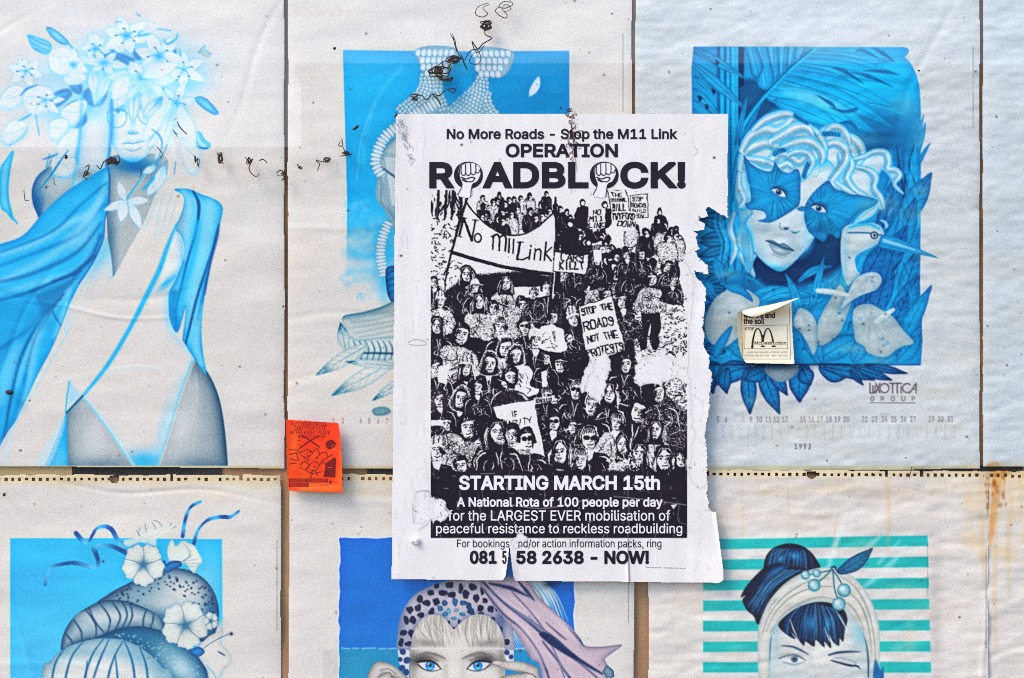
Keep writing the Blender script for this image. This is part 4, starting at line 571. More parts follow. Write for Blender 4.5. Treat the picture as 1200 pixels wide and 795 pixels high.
def page3(cv):
    f, st, bl = cv.fill, cv.stroke, cv.blob
    B0 = (0.0,.56,.77); B1 = (.0,.70,.89); BD = (0.0,.36,.57); BN = (.0,.15,.32); BL = (.35,.78,.90); WH = (.80,.815,.82); WG = (.70,.75,.765)
    cv.pid = 6
    out = [(813,55),(1058,55.5)]+list(cr([(1058,55.5),(1063,56.5),(1065,60),(1063,64),(1060,67),(1064,71),(1069,78),(1074,89),(1077.5,104),(1079,130)],4,False))+[(1079,230),(1078,330),(1081,400),(1079,428),(960,428.5),(822,428),(812,400),(811,330),(812,200),(810.5,80)]
    M = f(out, B0, smooth=False, edge=BD, ew=4, ea=.4)
    bl(1020,95,60,44,(.0,.74,.92),.95,clip=M); bl(1040,160,40,40,BD,.8,clip=M); bl(960,110,40,20,(.10,.68,.86),.6,clip=M); bl(830,100,26,60,(.02,.60,.80),.6,clip=M)
    bl(1055,240,30,70,(.02,.50,.74),.7,clip=M); bl(900,330,60,40,BD,.8,clip=M); bl(1000,360,60,50,B1,.6,clip=M)
    # fern blades and cane, top left
    f([(866,55),(872,55),(872,100),(866,104)],BN,smooth=False,soft=2,op=.8,clip=M)
    f([(868,96),(900,100),(930,120),(905,130),(868,150)],BN,soft=6,op=.6,clip=M)
    for x, w, c in ((842,4,BD),(846,3,B1),(850,2.5,BD),(853,3,B1),(856,1.4,BD),(859,5,(.08,.70,.86)),(864,2.5,B1),(866,1.3,BN)):
        st([(x,50),(x,120),(x+.5,180),(x+1,245)],w,c,.85,1.6,clip=M,smooth=False)
    for k in range(34): st([(855.5,58+k*5),(857.5,60+k*5)],1,BD,.6,clip=M)
    for (a,b,c,d,w) in ((812,56,874,92,11),(812,62,840,76,6),(812,74,872,126,13),(814,90,840,110,8),(813,104,846,140,11),(814,118,836,134,6),(812,128,830,150,8)):
        leaf(cv,a,b,c,d,w,(.05,.66,.84),BD,ew=2,clip=M)
        st([(a,b+2),(c-4,d)],1,BL,.35,1.5,clip=M)
    for x,y in ((834,104),(818,112),(826,122),(838,70)): f([(x,y),(x+5,y+3),(x+2,y+7)],BN,soft=2,op=.8,clip=M)
    # broad cut leaf: fingers left of the rib
    for (a,b,c,d,w) in ((944,50,936,74,14),(930,48,925,82,14),(918,48,915,92,16),(904,46,905,99,17),(888,44,896,106,21),(876,46,886,92,16)):
        mm = f([(a-w*.35,b),(a+w*.35,b),(c+w*.52,d-16),(c+w*.3,d-3),(c,d),(c-w*.35,d-5),(c-w*.55,d-20)],(.06,.66,.86),edge=BD,ew=3.4,ea=.9,clip=M)
        st([(a,b),(c,d-8)],3,BL,.4,4,clip=mm); st([(a+2,b),(c+2,d-6)],.8,BD,.6,1.2,clip=mm)
    # blades right of the rib
    for (a,b,c,d,w,bd) in ((944,62,1050,72,14,.02),(938,66,1046,84,14,-.02),(930,73,1064,100,20,-.03),(926,78,1030,118,16,-.03),(918,86,1060,135,22,-.04),(912,92,1046,150,20,-.05),(906,104,1030,160,26,-.05),(900,112,1006,150,28,-.05),(908,118,990,152,22,-.02)):
        mm = leaf(cv,a,b,c,d,w,(.0,.66,.86),BD,bend=bd,ew=2.6,clip=M,ea=.6,col2=(.0,.73,.91))
        L=lambda t:(lerp(a,c,t),lerp(b,d,t)-bd*40-1)
        st([L(.05),L(.4),L(.8)],3,BL,.30,4,clip=mm)
    bl(958,118,34,8,(.55,.86,.92),.7,.35,clip=M); bl(930,112,16,5,BL,.6,.3,clip=M); bl(1040,95,34,26,B1,.75,clip=M)
    for p in ([(1002,62),(1010,59),(1030,69)],[(1012,83),(1036,84),(1054,88)],[(976,80),(990,84),(1012,98)],[(998,85),(1012,88),(1024,92),(1046,102)],[(972,126),(990,131),(1004,128),(986,133)],[(958,112),(974,122),(980,128)],[(1016,120),(1046,126)],[(982,145),(996,144),(1006,154)],[(1022,56),(1034,62),(1048,72)]):
        st(p,[.8,5,.6],BD,.75,2.2,clip=M)
    st([(868,152),(884,128),(904,104),(926,82),(950,62),(960,52)],[5,4.5,3.4,2.4],B1,.95,1.6,clip=M); st([(866,150),(886,122),(908,98),(930,76),(952,58)],1.2,BN,.7,1.6,clip=M)
    for (a,b,c,d,w) in ((862,170,876,112,7),(868,168,892,122,6),(862,190,884,140,7),(858,236,870,160,10)): leaf(cv,a,b,c,d,w,(.05,.64,.84),BD,clip=M,ew=1.6)
    for p in ([(1075,150),(1081,138),(1083,134),(1081,148),(1078,160)],[(1074,170),(1080,152),(1085,144),(1084,158),(1079,176)],[(1076,190),(1082,176),(1091,167),(1084,182),(1079,192)]): f(p,B0,edge=BD,ew=2,ea=.6,n=4)
    # dark foliage on the right
    bl(1030,165,26,22,BD,.8,clip=M)
    for k in range(26):
        x=1042+rng.random()*34; y=160+rng.random()*60
        st([(x,y),(x+rng.normal()*4,y+24),(x+rng.normal()*6,y+48)],[.8,3,.8],(BD,B1,BN)[k%3],.5,2.4,clip=M)
    for (a,b,c,d,w) in ((1056,262,1092,202,26),(1040,262,1050,206,22),(1030,280,1046,226,20),(1050,300,1074,230,24),(1030,330,1064,262,26),(1012,330,1040,280,22),(1056,350,1078,290,22),(1024,372,1046,300,26),(1044,392,1078,318,28),(1018,352,1032,320,20),(1006,372,1012,320,18),(1062,420,1078,350,22),(1040,398,1066,340,20)):
        leaf(cv,a,b,c,d,w,((.05,.70,.87),(.0,.46,.72),(.02,.58,.80))[int(a)%3],(BD,BN)[int(b)%2],veins=6,ew=3.5,clip=M if c<1080 else None,vcol=BN,col2=((.0,.42,.68),(.10,.74,.88))[int(a)%2])
    for k in range(60):
        x=960+rng.random()*118; y=230+rng.random()*195
        st([(x,y),(x+rng.normal()*3+3,y-8),(x+6+rng.normal()*4,y-18)],[.6,2.6,.4],(BD,B1,BN,BL)[k%4],.45,2,clip=M)
    for k in range(70):
        x=812+rng.random()*90; y=300+rng.random()*125
        st([(x,y),(x+rng.normal()*8,y-9),(x+rng.normal()*12,y-18)],[.6,3,.5],(BD,B1,BN)[k%3],.5,2,clip=M)
    # ragged leaf edge left of the picture, by the torn strip
    for k in range(16):
        y=248+k*11+rng.random()*4; leaf(cv,850,y+8-rng.random()*14,816+rng.random()*6,y+rng.normal()*5,13,(.02,.52,.72),BN,ew=2.5)
    bl(862,270,16,40,B1,.6,clip=M)
    for k in range(14): st([(842+k*2,240),(838+k*3,262),(846+k*2.4,286),(840+k*3,318)],[1,3,1],(B1,BD,BL)[k%3],.5,2.4,clip=M)
    # ---- portrait
    cv.pid = 7
    f([(872,300),(940,300),(960,268),(990,262),(996,300),(960,330),(900,335)],BN,soft=10,op=.85,clip=M)
    hair = [(866,196),(868,182),(872,170),(880,156),(890,144),(904,135),(914,134),(922,130),(931,134),(940,140),(951,146),(958,152),(972,144),(984,148),(989,158),(1000,158),(1010,166),(1013,178),(1024,176),(1036,176),(1042,184),(1042,196),(1052,198),(1055,206),(1049,214),(1058,226),(1050,222),(1042,208),(1034,200),(1030,206),(1022,205),(1026,216),(1024,228),(1034,236),(1037,244),(1030,246),(1020,236),(1006,232),(990,228),(972,214),(944,214),(938,216),(936,204),(920,206),(900,202),(884,200),(874,186),(876,210),(880,232),(872,246),(862,236),(862,214)]
    h = f(hair, WH, edge=B0, ew=3.4, ea=.8, n=4)
    face = f([(884,196),(940,190),(968,186),(980,205),(966,240),(952,284),(938,300),(922,315),(912,318),(899,311),(886,298),(876,282),(873,262),(876,244)], WH, edge=B1, ew=4, ea=.55)
    bl(962,192,16,7,B1,.5,-.4,clip=face); bl(950,215,10,16,(.80,.79,.775),.8,clip=face)
    bl(880,262,10,14,(.66,.72,.74),.8,clip=face); bl(878,285,6,18,B1,.7,clip=face); bl(900,274,14,9,(.72,.745,.75),.8,clip=face); bl(912,316,18,5,B1,.8,clip=face); bl(945,280,7,22,(.60,.76,.81),.7,-.2,clip=face)
    bl(926,300,10,8,(.70,.74,.755),.5,clip=face); bl(914,300,16,7,(.80,.80,.79),.6,clip=face)
    bl(896,268,16,8,(.50,.60,.65),.55,.3,clip=face); bl(930,286,8,16,(.56,.65,.69),.55,-.3,clip=face); bl(890,296,10,8,(.55,.66,.72),.55,.7,clip=face); bl(922,308,14,6,(.58,.67,.71),.5,-.6,clip=face); bl(912,300,9,4,(.83,.83,.82),.6,clip=face); bl(905,277,8,5,(.82,.82,.81),.5,clip=face)
    # nose
    st([(938,243),(932,254),(927,262)],3,(.62,.74,.79),.5,5,clip=face); bl(936,262,6,10,(.80,.80,.79),.8,clip=face)
    st([(914,262),(914,267),(919,269.5),(924,267)],1.4,(.28,.50,.60),.7,1.5,clip=face); st([(927,271),(932,273),(937,271)],1.2,(.3,.52,.62),.7,1.5,clip=face); bl(921,268,2.8,1.4,BN,.8,.3,clip=face); bl(931,273,3,1.2,BD,.55,clip=face)
    st([(940,246),(942,258),(948,276)],2,(.5,.74,.82),.6,3,clip=face)
    # lips
    f([(898,282),(906,282),(913,286),(918,285),(926,290),(930,294),(920,293),(910,289),(902,285)],(.46,.58,.63),clip=face,edge=GB,ew=1.4,ea=.6)
    st([(898,282.5),(906,285),(916,289.5),(924,292),(930,294)],1.3,GB,.9,1.2,clip=face)
    m2 = f([(901,285.5),(910,289.5),(920,293),(928,294),(922,299),(914,299.5),(906,295)],(.63,.69,.71),clip=face,edge=(.35,.5,.57),ew=1.6,ea=.7); bl(914,294,5,2,(.82,.83,.83),.8,.3,clip=m2)
    st([(906,298),(914,302),(921,301)],2,(.45,.60,.66),.6,2.6,clip=face)
    st([(876,286),(886,299),(899,311.5),(912,318.5),(922,315.5),(938,300.5),(952,284)],1.1,BD,.7,1.4)
    # waves of hair
    def lock(p, w_, dark=B0, hi=(.88,.895,.895), base=(.78,.81,.82)):
        # one curl: a ribbon of hair, shaded to both rims, lit along its middle
        q = cr(p, 6, False); ww = np.interp(np.linspace(0,1,len(q)),[0,.35,.8,1],[w_*.55,w_,w_*.8,w_*.25])
        st(q, list(ww+1.6), dark, .6, 2.4, smooth=False); st(q, list(ww), base, 1, 1.2, smooth=False)
        T_=np.gradient(q,axis=0); T_/=np.hypot(*T_.T)[:,None]+1e-6; Nn=np.stack([-T_[:,1],T_[:,0]],1)
        for o_,c_,op_ in ((-.38,B1,.4),(.36,dark,.5),(.14,GD,.3)): st(q+Nn*(ww*o_)[:,None], list(ww*.26+.3), c_, op_, 2.6, smooth=False)
        st(q+Nn*(ww*-.1)[:,None], list(ww*.3), hi, .8, 2.4, smooth=False)
        for o_ in (-.25,.05,.28): st(q+Nn*(ww*o_)[:,None], .6, (.35,.55,.66), .3, 1.4, smooth=False)
    for p,w_ in (([(986,158),(998,162),(1008,172),(1010,184),(1002,196)],11),([(996,188),(1012,184),(1026,178),(1038,180),(1041,190),(1040,198),(1050,200),(1054,206),(1048,216),(1058,227)],8),
                 ([(1004,196),(1018,200),(1026,208),(1024,220),(1032,232),(1036,244)],8),([(992,178),(998,194),(992,208),(1000,222),(1012,230),(1026,238)],10),([(984,182),(986,200),(978,212),(990,222),(1004,230)],10),
                 ([(962,184),(968,172),(980,168),(991,176),(990,190),(980,204),(974,214),(984,222)],11),([(966,160),(974,150),(984,150),(992,158),(996,170)],9),([(952,150),(960,160),(966,172),(966,190)],9),
                 ([(868,198),(872,182),(884,172),(900,168),(914,174),(924,168),(936,162)],14),([(872,186),(888,188),(902,190),(914,180),(926,184),(936,190),(944,184),(950,174)],12),
                 ([(870,176),(880,160),(896,152),(910,154),(922,148),(930,138),(938,140)],15),([(884,152),(896,142),(910,136),(922,134),(932,136)],11),([(904,166),(918,158),(934,150),(946,150),(952,158)],14),
                 ([(916,174),(930,168),(946,166),(958,172),(964,182),(962,192)],12),([(924,182),(934,178),(946,180),(952,190),(946,202),(940,212)],9),([(900,190),(912,196),(922,192),(930,198)],9),([(880,192),(892,200),(904,200)],8),
                 ([(866,204),(866,220),(872,234),(864,246)],8),([(878,246),(870,262),(876,278),(868,296),(874,312)],9),([(884,300),(878,310),(884,324)],7),([(860,250),(856,270),(862,290),(856,310)],7)):
        lock(p,w_)
    for k in range(90):
        x=870+rng.random()*170; y=136+rng.random()*90
        st([(x,y),(x+5,y+rng.normal()*2-1),(x+10,y+rng.normal()*3-2)],.7,(B1,LT,B0)[k%3],.35,1,clip=h)
    for p in ([(932,136),(938,140),(946,144)],[(908,181),(914,177),(919,176)],[(966,157),(974,157),(983,158)],[(947,193),(944,200),(942,207)]):
        st(p,6,B0,.9,1.6); 
        for q in np.linspace(0,1,6):
            x=np.interp(q,[0,.5,1],[a[0] for a in p]); y=np.interp(q,[0,.5,1],[a[1] for a in p]); st([(x-1.5,y-2.2),(x+1,y+2.2)],.8,BN,.7)
    for pts in ([(862,232),(868,246),(878,240),(882,250),(874,262),(880,276),(884,300),(880,318),(874,318),(870,300),(862,284),(866,262)],):
        m=f(pts,WG,edge=B0,ew=3,ea=.8)
        for k in range(5): st([(864+k*3,236),(868+k*2,262),(870+k*2,290),(876+k,316)],[.8,1.8,.8],B0,.6,1.6,clip=m)
    # mask wings
    cv.pid = 8
    ml = f([(871,183),(880,192),(892,199),(904,201),(908,190),(914,199),(924,203),(934,198),(938,206),(938,222),(937,239),(930,246),(914,256),(902,261),(888,259),(897,256),(896,249),(886,246),(878,246),(873,239),(880,235),(877,212)], (.02,.58,.78), edge=BD, ew=4, ea=.8, n=3)
    mr = f([(943,243),(949,231),(960,219),(971,212),(978,222),(988,224),(996,228),(1010,229),(1029,235),(1022,243),(1008,248),(998,258),(988,270),(982,280),(972,274),(966,284),(958,280),(948,272),(943,258)], (.02,.58,.78), edge=BD, ew=4, ea=.8, n=3)
    for mm,cx,cy in ((ml,906,226),(mr,962,246)):
        for k in range(120):
            a=rng.random()*6.28; r0=6+rng.random()*10; r1=r0+8+rng.random()*18
            st([(cx+r0*math.cos(a),cy+r0*math.sin(a)),(cx+r1*math.cos(a+.1),cy+r1*math.sin(a+.1))],[.6,1.4,.5],(BN,(.10,.66,.83),BD,(.2,.72,.87))[k%4],.42,1.4,clip=mm)
    bl(896,232,12,16,(.04,.60,.80),.6,clip=ml); bl(925,215,9,16,(.04,.58,.79),.5,clip=ml); bl(965,268,14,8,BN,.4,clip=mr); bl(990,240,16,9,(.04,.58,.79),.5,clip=mr)
    f([(934,245),(940,242),(944,244),(940,248)],B0,edge=BD,ew=1.5,ea=.8)
    cv.pid = 7
    def eye(x,y,r,t,mm):
        c,s=math.cos(t),math.sin(t)
        R=lambda u,v:(x+u*c-v*s,y+u*s+v*c)
        bl(x,y,r*1.3,r*.9,BD,.5,t,clip=mm)
        e=f([R(-r,0),R(-r*.4,-r*.42),R(r*.4,-r*.40),R(r,r*.12),R(r*.4,r*.36),R(-r*.4,r*.34)],(.86,.87,.86),n=4)
        cv.ell(*R(-r*.08,-r*.04),r*.37,r*.37,(.08,.45,.66),clip=e,edge=BN,ew=1,ea=.9); cv.ell(*R(-r*.08,-r*.04),r*.17,r*.17,(.02,.08,.16),clip=e); bl(*R(-r*.2,-r*.16),r*.1,r*.1,(.95,.97,1),.9)
        st([R(-r*1.08,0),R(-r*.4,-r*.46),R(r*.4,-r*.44),R(r*1.1,r*.14)],[.8,1.7,1.8,.8],BN,.95,1.2)
        st([R(-r*.8,r*.16),R(0,r*.44),R(r*.95,r*.2)],.8,BD,.7,1.2); st([R(-r*1.0,-r*.35),R(0,-r*.85),R(r,-r*.4)],1,BN,.5,1.6)
    eye(913,226,9.5,.42,ml); eye(960,245,9.5,.30,mr)
    # ---- heron
    cv.pid = 9
    m=f([(986,275),(990,266),(1000,262),(1012,262),(1022,261),(1032,265),(1036,273),(1034,280),(1028,286),(1018,292),(1006,298),(1002,304),(1004,316),(1008,322),(1000,330),(994,336),(988,322),(985,300)],(.80,.80,.79),edge=(.45,.72,.82),ew=4,ea=.75,n=4)
    bl(992,300,4,26,(.50,.68,.75),.6,clip=m); bl(1002,298,7,5,(.6,.72,.77),.6,clip=m); bl(1000,312,6,12,(.82,.82,.81),.8,clip=m)
    st([(996,267),(1006,264),(1018,263),(1030,268)],3,B1,.7,2.4,clip=m); st([(994,273),(1008,273),(1020,273.5),(1034,276)],1.6,BD,.85,1.4)
    f([(1000,262),(1010,250),(1024,242),(1029,240),(1026,250),(1014,258)],WH,edge=B1,ew=2,ea=.7); st([(1006,258),(1016,250),(1026,243)],1,B0,.6)
    cv.ell(1024.5,276,4.6,4.4,BN); cv.ell(1024.5,276,3.2,3.1,(.75,.84,.88)); cv.ell(1024.8,276,1.7,1.7,BN)
    f([(1030,258),(1038,259),(1041,265),(1038,268),(1036,262)],WH,edge=B1,ew=1.5,ea=.5)
    mb=f([(1034,276),(1046,277),(1066,286),(1082,294),(1100,302.5),(1080,299),(1060,296),(1044,293),(1030,289),(1030,283)],(.10,.60,.82),edge=BD,ew=1.8,ea=.7,n=3)
    st([(1036,282),(1056,288),(1072,293)],[4,3,1],(.62,.82,.89),.9,2,clip=mb); st([(1030,285.5),(1056,292),(1096,301.5)],.8,BD,.7,1.2); st([(1038,277),(1060,284),(1094,300)],[2,2,.8],B0,.7,1.4,clip=mb)
    # ---- arching fronds and white arums
    cv.pid = 6
    for (a,b,c,d,w,bd) in ((872,352,940,344,13,-.10),(880,360,960,352,14,-.16),(930,356,984,330,12,.12),(944,338,986,350,12,-.18),(936,330,976,312,9,-.1),(958,350,986,318,9,.1),(980,372,960,322,10,.1),(948,372,966,300,10,0),(970,380,1000,330,12,0),(940,380,920,320,12,.05)):
        leaf(cv,a,b,c,d,w,(.08,.70,.88),BD,bend=bd,ew=2.4,veins=5)
    for (a,b,c,d,w) in ((960,420,1010,392,26),(962,426,940,372,22),(1000,424,1016,392,20),(1048,412,1092,334,20),(1050,424,1080,392,24),(1030,426,1056,410,18),(900,424,846,400,22),(930,424,900,402,20),(846,330,838,300,14),(836,346,820,326,16)):
        leaf(cv,a,b,c,d,w,(.05,.62,.82),BD,ew=3,veins=7)
    cv.pid = 10
    def arum(pts,shade,c0=None):
        m=f(pts,c0 or (.70,.73,.735),edge=shade,ew=4,ea=.7,n=4,out=BD,ow=3,oa=.5); c=np.mean(pts,0)
        q=cr(pts,3)
        b0=q[np.argmin(q[:,1])]*.7+c*.3
        for k in range(0,len(q),3): st([b0,(b0+q[k])*.5+(rng.normal()*2,2),q[k]],[.6,2.2,.6],((.56,.63,.66),(.80,.81,.80),(.60,.67,.70))[k%3],.38,3.4,clip=m)
        for k in range(14):
            u=q[rng.integers(len(q))]*.6+c*.4+rng.normal(size=2)*2; bl(u[0],u[1],4,2,((.55,.62,.66),(.80,.80,.79))[k%2],.35,rng.random()*3,clip=m)
        return m,c
    m,c=arum([(831,400),(826,384),(829,366),(838,350),(852,340),(866,336),(880,342),(890,352),(886,366),(876,384),(862,398),(846,408)],(.55,.66,.70),(.66,.69,.69)); bl(862,352,12,10,(.78,.78,.77),.8,clip=m); bl(840,392,10,14,(.56,.62,.64),.6,clip=m)
    f([(848,334),(862,330),(878,344),(882,354),(868,346),(856,342)],B0,edge=BD,ew=3,ea=.8,n=4)
    f([(838,420),(836,408),(846,392),(858,382),(852,402)],B0,edge=BD,ew=3,ea=.8,n=4)
    m,c=arum([(936,362),(946,364),(954,372),(959,388),(958,404),(953,416),(947,404),(940,392),(930,380)],(.45,.62,.68),(.74,.75,.75))
    m,c=arum([(984,334),(976,346),(964,366),(958,382),(960,404),(972,401),(984,390),(991,374),(997,356),(992,344)],(.45,.62,.68),(.66,.69,.69))
    m,c=arum([(994,344),(1000,330),(1010,322),(1022,319),(1031,322),(1033,331),(1026,340),(1010,346),(996,354),(985,363),(990,350)],(.55,.70,.76),(.77,.78,.78))
    m,c=arum([(1001,362),(1010,357),(1022,357),(1033,363),(1046,371),(1058,386),(1071,402),(1058,406),(1048,412),(1040,418),(1028,418),(1016,413),(1013,406),(1003,400),(1000,384),(999,372)],(.45,.60,.66),(.71,.74,.74))
    for x,y in ((1008,374),(1034,398),(1040,402),(1022,330),(1036,405)): cv.ell(x,y,2.2,2,(.66,.74,.77),edge=BD,ew=.8,ea=.5)
    for p in ([(958,341),(972,342),(994,346)],[(1027,377),(1038,369),(1047,363)]): st(p,[5,6.5,4],(.83,.83,.81),1,1.4); st([(a,b+2) for a,b in p],1,(.6,.7,.74),.6,1.6)
    f([(870,408),(892,356),(930,350),(900,382)],BD,soft=8,op=.0)
    # leaves hanging below the frame line
    cv.pid = 6
    for (a,b,c,d,w,bd) in ((826,426,836,462,18,0),(838,424,834,446,22,0),(880,430,836,452,26,.1),(852,432,852,462,16,.1),(876,432,879,486,19,0),(892,428,914,486,21,.02),(902,430,923,464,16,0),(944,428,937,472,26,.08),(940,432,950,452,20,0),(960,430,1000,436,22,.12),(966,430,1026,446,16,-.03),(1000,430,1046,446,12,0),(1014,428,1064,438,10,0),(996,434,1012,452,8,0),(900,432,872,446,20,0)):
        leaf(cv,a,b,c,d,w,(.02,.53,.76),BN,bend=bd,ew=3.4,veins=6)
    f([(896,430),(934,430),(930,442),(914,448),(902,442)],(.68,.70,.70),edge=GD,ew=4,ea=.7)
    bl(905,429,50,5,BN,.6); st([(826,427.5),(950,427.5),(1078,427.5)],1.4,BN,.85,1.4,smooth=False); bl(1060,428,26,6,B0,.6,clip=M)
    for k in range(36):
        x=830+rng.random()*240; y=300+rng.random()*120; bl(x,y,1.6,1.4,BN,.5)
    cv.pid = 0
def petunia(cv, x, y, r, rot=0.0, sq=1.0, col=(.86,.84,.81), lobes=5):
    pts = []
    for k in range(60):
        a = k/60*2*math.pi
        rr = r*(.80+.16*abs(math.cos(lobes*(a)/2))**.6 + .04*math.sin(13*a+x)+.02*math.sin(29*a))
        pts.append((x+rr*math.cos(a+rot), y+rr*math.sin(a+rot)*sq))
    m = cv.fill(pts, col, smooth=False, edge=(.55,.66,.72), ew=1.6, ea=.7, out=(.30,.55,.68), ow=2, oa=.35)
    for k in range(lobes):
        a = rot+(k+.5)*2*math.pi/lobes
        q = lambda t, d=0: (x+r*t*math.cos(a+d), y+r*t*math.sin(a+d)*sq)
        cv.stroke([q(.1), q(.5,.05), q(.9)], [2.2,1,.5], (.30,.46,.55), .75, 1.4, clip=m)
        for d in (-.3,-.16,.16,.3): cv.stroke([q(.2,d*.5), q(.55,d), q(.86,d*1.15)], [.9,.5], (.62,.70,.73), .55, 1.2, clip=m)
    cv.blob(x, y, r*.22, r*.22*sq, (.08,.33,.48), .95, clip=m); cv.blob(x, y, r*.4, r*.4*sq, (.45,.62,.70), .4, clip=m)
    return m

def ribbon(cv, p, w=5):
    q = cr(p, 8, False)
    seg = len(q)
    for i in range(seg-1):
        t = i/seg
        d = q[i+1]-q[i]; a = math.atan2(d[1], d[0])
        sh = .5+.5*math.sin(t*19+p[0][0])
        c = lerp(np.array((.30,.70,.88)), np.array((.02,.36,.62)), sh)
        cv.stroke([q[max(i-1,0)], q[i], q[i+1]], w*(.45+.55*abs(math.sin(a*1.0+.8))), c, 1, smooth=False)

def page4(cv):
    f, st, bl = cv.fill, cv.stroke, cv.blob
    cv.pid = 11
    m = f([(12,631),(136,631),(260,632),(261,740),(262,1000),(12,1000)], (.14,.69,.88), col2=(.28,.72,.88), ax=((0,640),(0,800)), smooth=False)
    bl(30,680,40,30,(.16,.65,.87),.6,clip=m); bl(240,680,30,30,(.42,.75,.88),.7,clip=m); bl(40,790,30,40,(.20,.66,.86),.6,clip=m)
    f([(236,742),(262,728),(264,1000),(214,1000)], PAPER, soft=10, smooth=False)
    cv.pid = 14
    for p in ([(89,625),(97,634),(103,636),(108,628),(113,620),(122,617),(131,621),(137,632),(145,644),(154,650)],[(53,685),(56,672),(62,664),(75,661),(88,660),(105,664),(113,665),(115,658),(112,648),(110,643),(116,639),(130,640),(142,645),(153,651)],
              [(214,629),(217,610),(223,595),(235,588)],[(227,638),(232,622),(243,610),(258,606),(270,606),(280,599)]): ribbon(cv,p)
    # turban rolls
    cv.pid = 12
    E=(.03,.25,.42); G2=(.72,.77,.78)
    m=f([(112,712),(128,696),(150,684),(176,672),(204,666),(228,671),(246,686),(255,706),(256,726),(248,748),(225,752),(190,742),(150,730)],G2,edge=E,ew=13,ea=1,n=6)
    bl(215,692,26,16,(.82,.83,.82),.8,.3,clip=m); bl(160,700,34,12,(.45,.62,.70),.6,-.5,clip=m); bl(248,720,9,24,(.04,.33,.52),.7,clip=m); bl(180,722,34,9,(.05,.35,.52),.6,.3,clip=m)
    for k in range(230):
        a=rng.random()*6.28; rr=.35+.62*rng.random()**.5; x=192+62*rr*math.cos(a); y=708+38*rr*math.sin(a); bl(x,y,1.1,1.1,C5,.85,clip=m)
    m=f([(72,764),(74,744),(86,724),(104,711),(122,704),(144,704),(166,711),(186,722),(193,732),(190,742),(166,738),(142,738),(120,748),(98,752),(84,758)],(.66,.74,.77),edge=E,ew=7,ea=.95)
    bl(130,722,50,7,(.78,.80,.80),.7,clip=m)
    for (a,b,c,d,bd) in ((86,726,96,754,4),(100,714,112,750,6),(116,706,124,746,9),(130,704,134,740,9),(142,703,142,738,7),(152,706,148,738,5),(172,713,168,740,-2),(180,718,174,740,2),(76,742,86,758,2),(104,712,124,744,-3)):
        st([(a,b),((a+c)/2+bd,(b+d)/2),(c,d)],[1.4,2.2,1.4],(.05,.30,.46),.85,1.4,clip=m)
    m=f([(112,750),(130,740),(150,735),(172,735),(196,743),(220,758),(238,778),(252,806),(256,840),(200,840),(180,780),(150,756)],(.10,.42,.58),edge=E,ew=6,ea=.9)
    bl(212,782,14,28,(.72,.80,.82),.9,-.8,clip=m); bl(196,764,14,16,(.4,.62,.7),.6,-.8,clip=m)
    for k in range(110):
        t=rng.random(); x=130+105*t+rng.normal()*6; y=741+50*t*t+rng.random()*26; bl(x,y,.9,.9,(.55,.80,.88),.9,clip=m)
    m=f([(38,1000),(48,800),(58,776),(76,760),(100,751),(126,748),(150,752),(172,764),(190,782),(204,806),(214,1000)],(.78,.80,.80),edge=(.25,.50,.62),ew=7,ea=.85)
    bl(100,765,60,7,(.45,.66,.75),.55,clip=m); bl(160,770,30,10,(.40,.64,.74),.6,.5,clip=m); bl(120,800,60,14,(.84,.84,.83),.7,clip=m); bl(190,810,14,30,(.35,.6,.7),.6,clip=m)
    for p in ([(98,752),(84,770),(76,800),(74,840)],[(122,748),(108,768),(98,800),(94,840)],[(128,749),(116,776),(108,800)],[(144,752),(134,770),(126,800),(128,840)],[(146,752),(156,780),(160,830)],[(164,760),(172,784),(175,830)],[(76,760),(64,780),(58,820)],[(135,768),(138,800),(136,830)],[(102,775),(100,800)]):
        st(p,[1.2,2.6,2],(.08,.40,.58),.85,1.5,clip=m)
    # flowers
    cv.pid = 13
    st([(142,635),(155,634),(168,631),(180,630),(188,622),(200,620),(206,617)],1.2,GD,.7)
    for p in ([(165,618),(162,626),(168,630)],[(178,612),(182,620),(176,630)],[(170,614),(171,624)],[(190,618),(186,612),(180,610)],[(198,620),(201,613)],[(160,622),(165,630)],[(144,636),(150,640),(160,636),(170,632),(178,640)]): st(p,.9,GD,.55)
    f([(145,634),(160,630),(176,622),(196,618),(206,616),(196,624),(184,632),(182,640),(165,636),(150,641)],(.85,.83,.81),op=.8,soft=2)
    m=f([(197,640),(202,632),(206,640),(214,634),(222,637),(228,640),(234,650),(237,658),(232,664),(228,672),(223,668),(216,660),(208,664),(200,660),(196,650)],(.86,.84,.81),edge=(.6,.7,.75),ew=2,ea=.7,n=4)
    for k in range(7): st([(206,662),(216-k*2+8,650+k*2),(214+k*4,636+k*5)],[1,.6],(.5,.62,.68),.7,1.2,clip=m)
    f([(192,666),(200,658),(211,658),(212,664),(202,668),(196,672)],C3,edge=C5,ew=3,ea=.7); f([(188,668),(192,656),(195,664)],C4)
    petunia(cv,168,662,26,.3); petunia(cv,217,733,29,.1)
    petunia(cv,247,728,9,.6,1.2)
    m=f([(232,764),(240,750),(252,742),(262,740),(258,752),(268,764),(272,776),(262,786),(256,796),(246,800),(242,784)],(.82,.80,.785),edge=(.62,.68,.7),ew=3,ea=.7)
    st([(236,762),(250,752),(268,743)],1.2,GD,.7); bl(271,743,2,2,C5,.9); st([(256,764),(263,768)],2,GB,.6); st([(242,780),(252,792),(256,812)],1.2,C2,.6)
    f([(222,764),(232,758),(240,764),(232,770)],C3,edge=C5,ew=2,ea=.7)
    cv.pid = 0

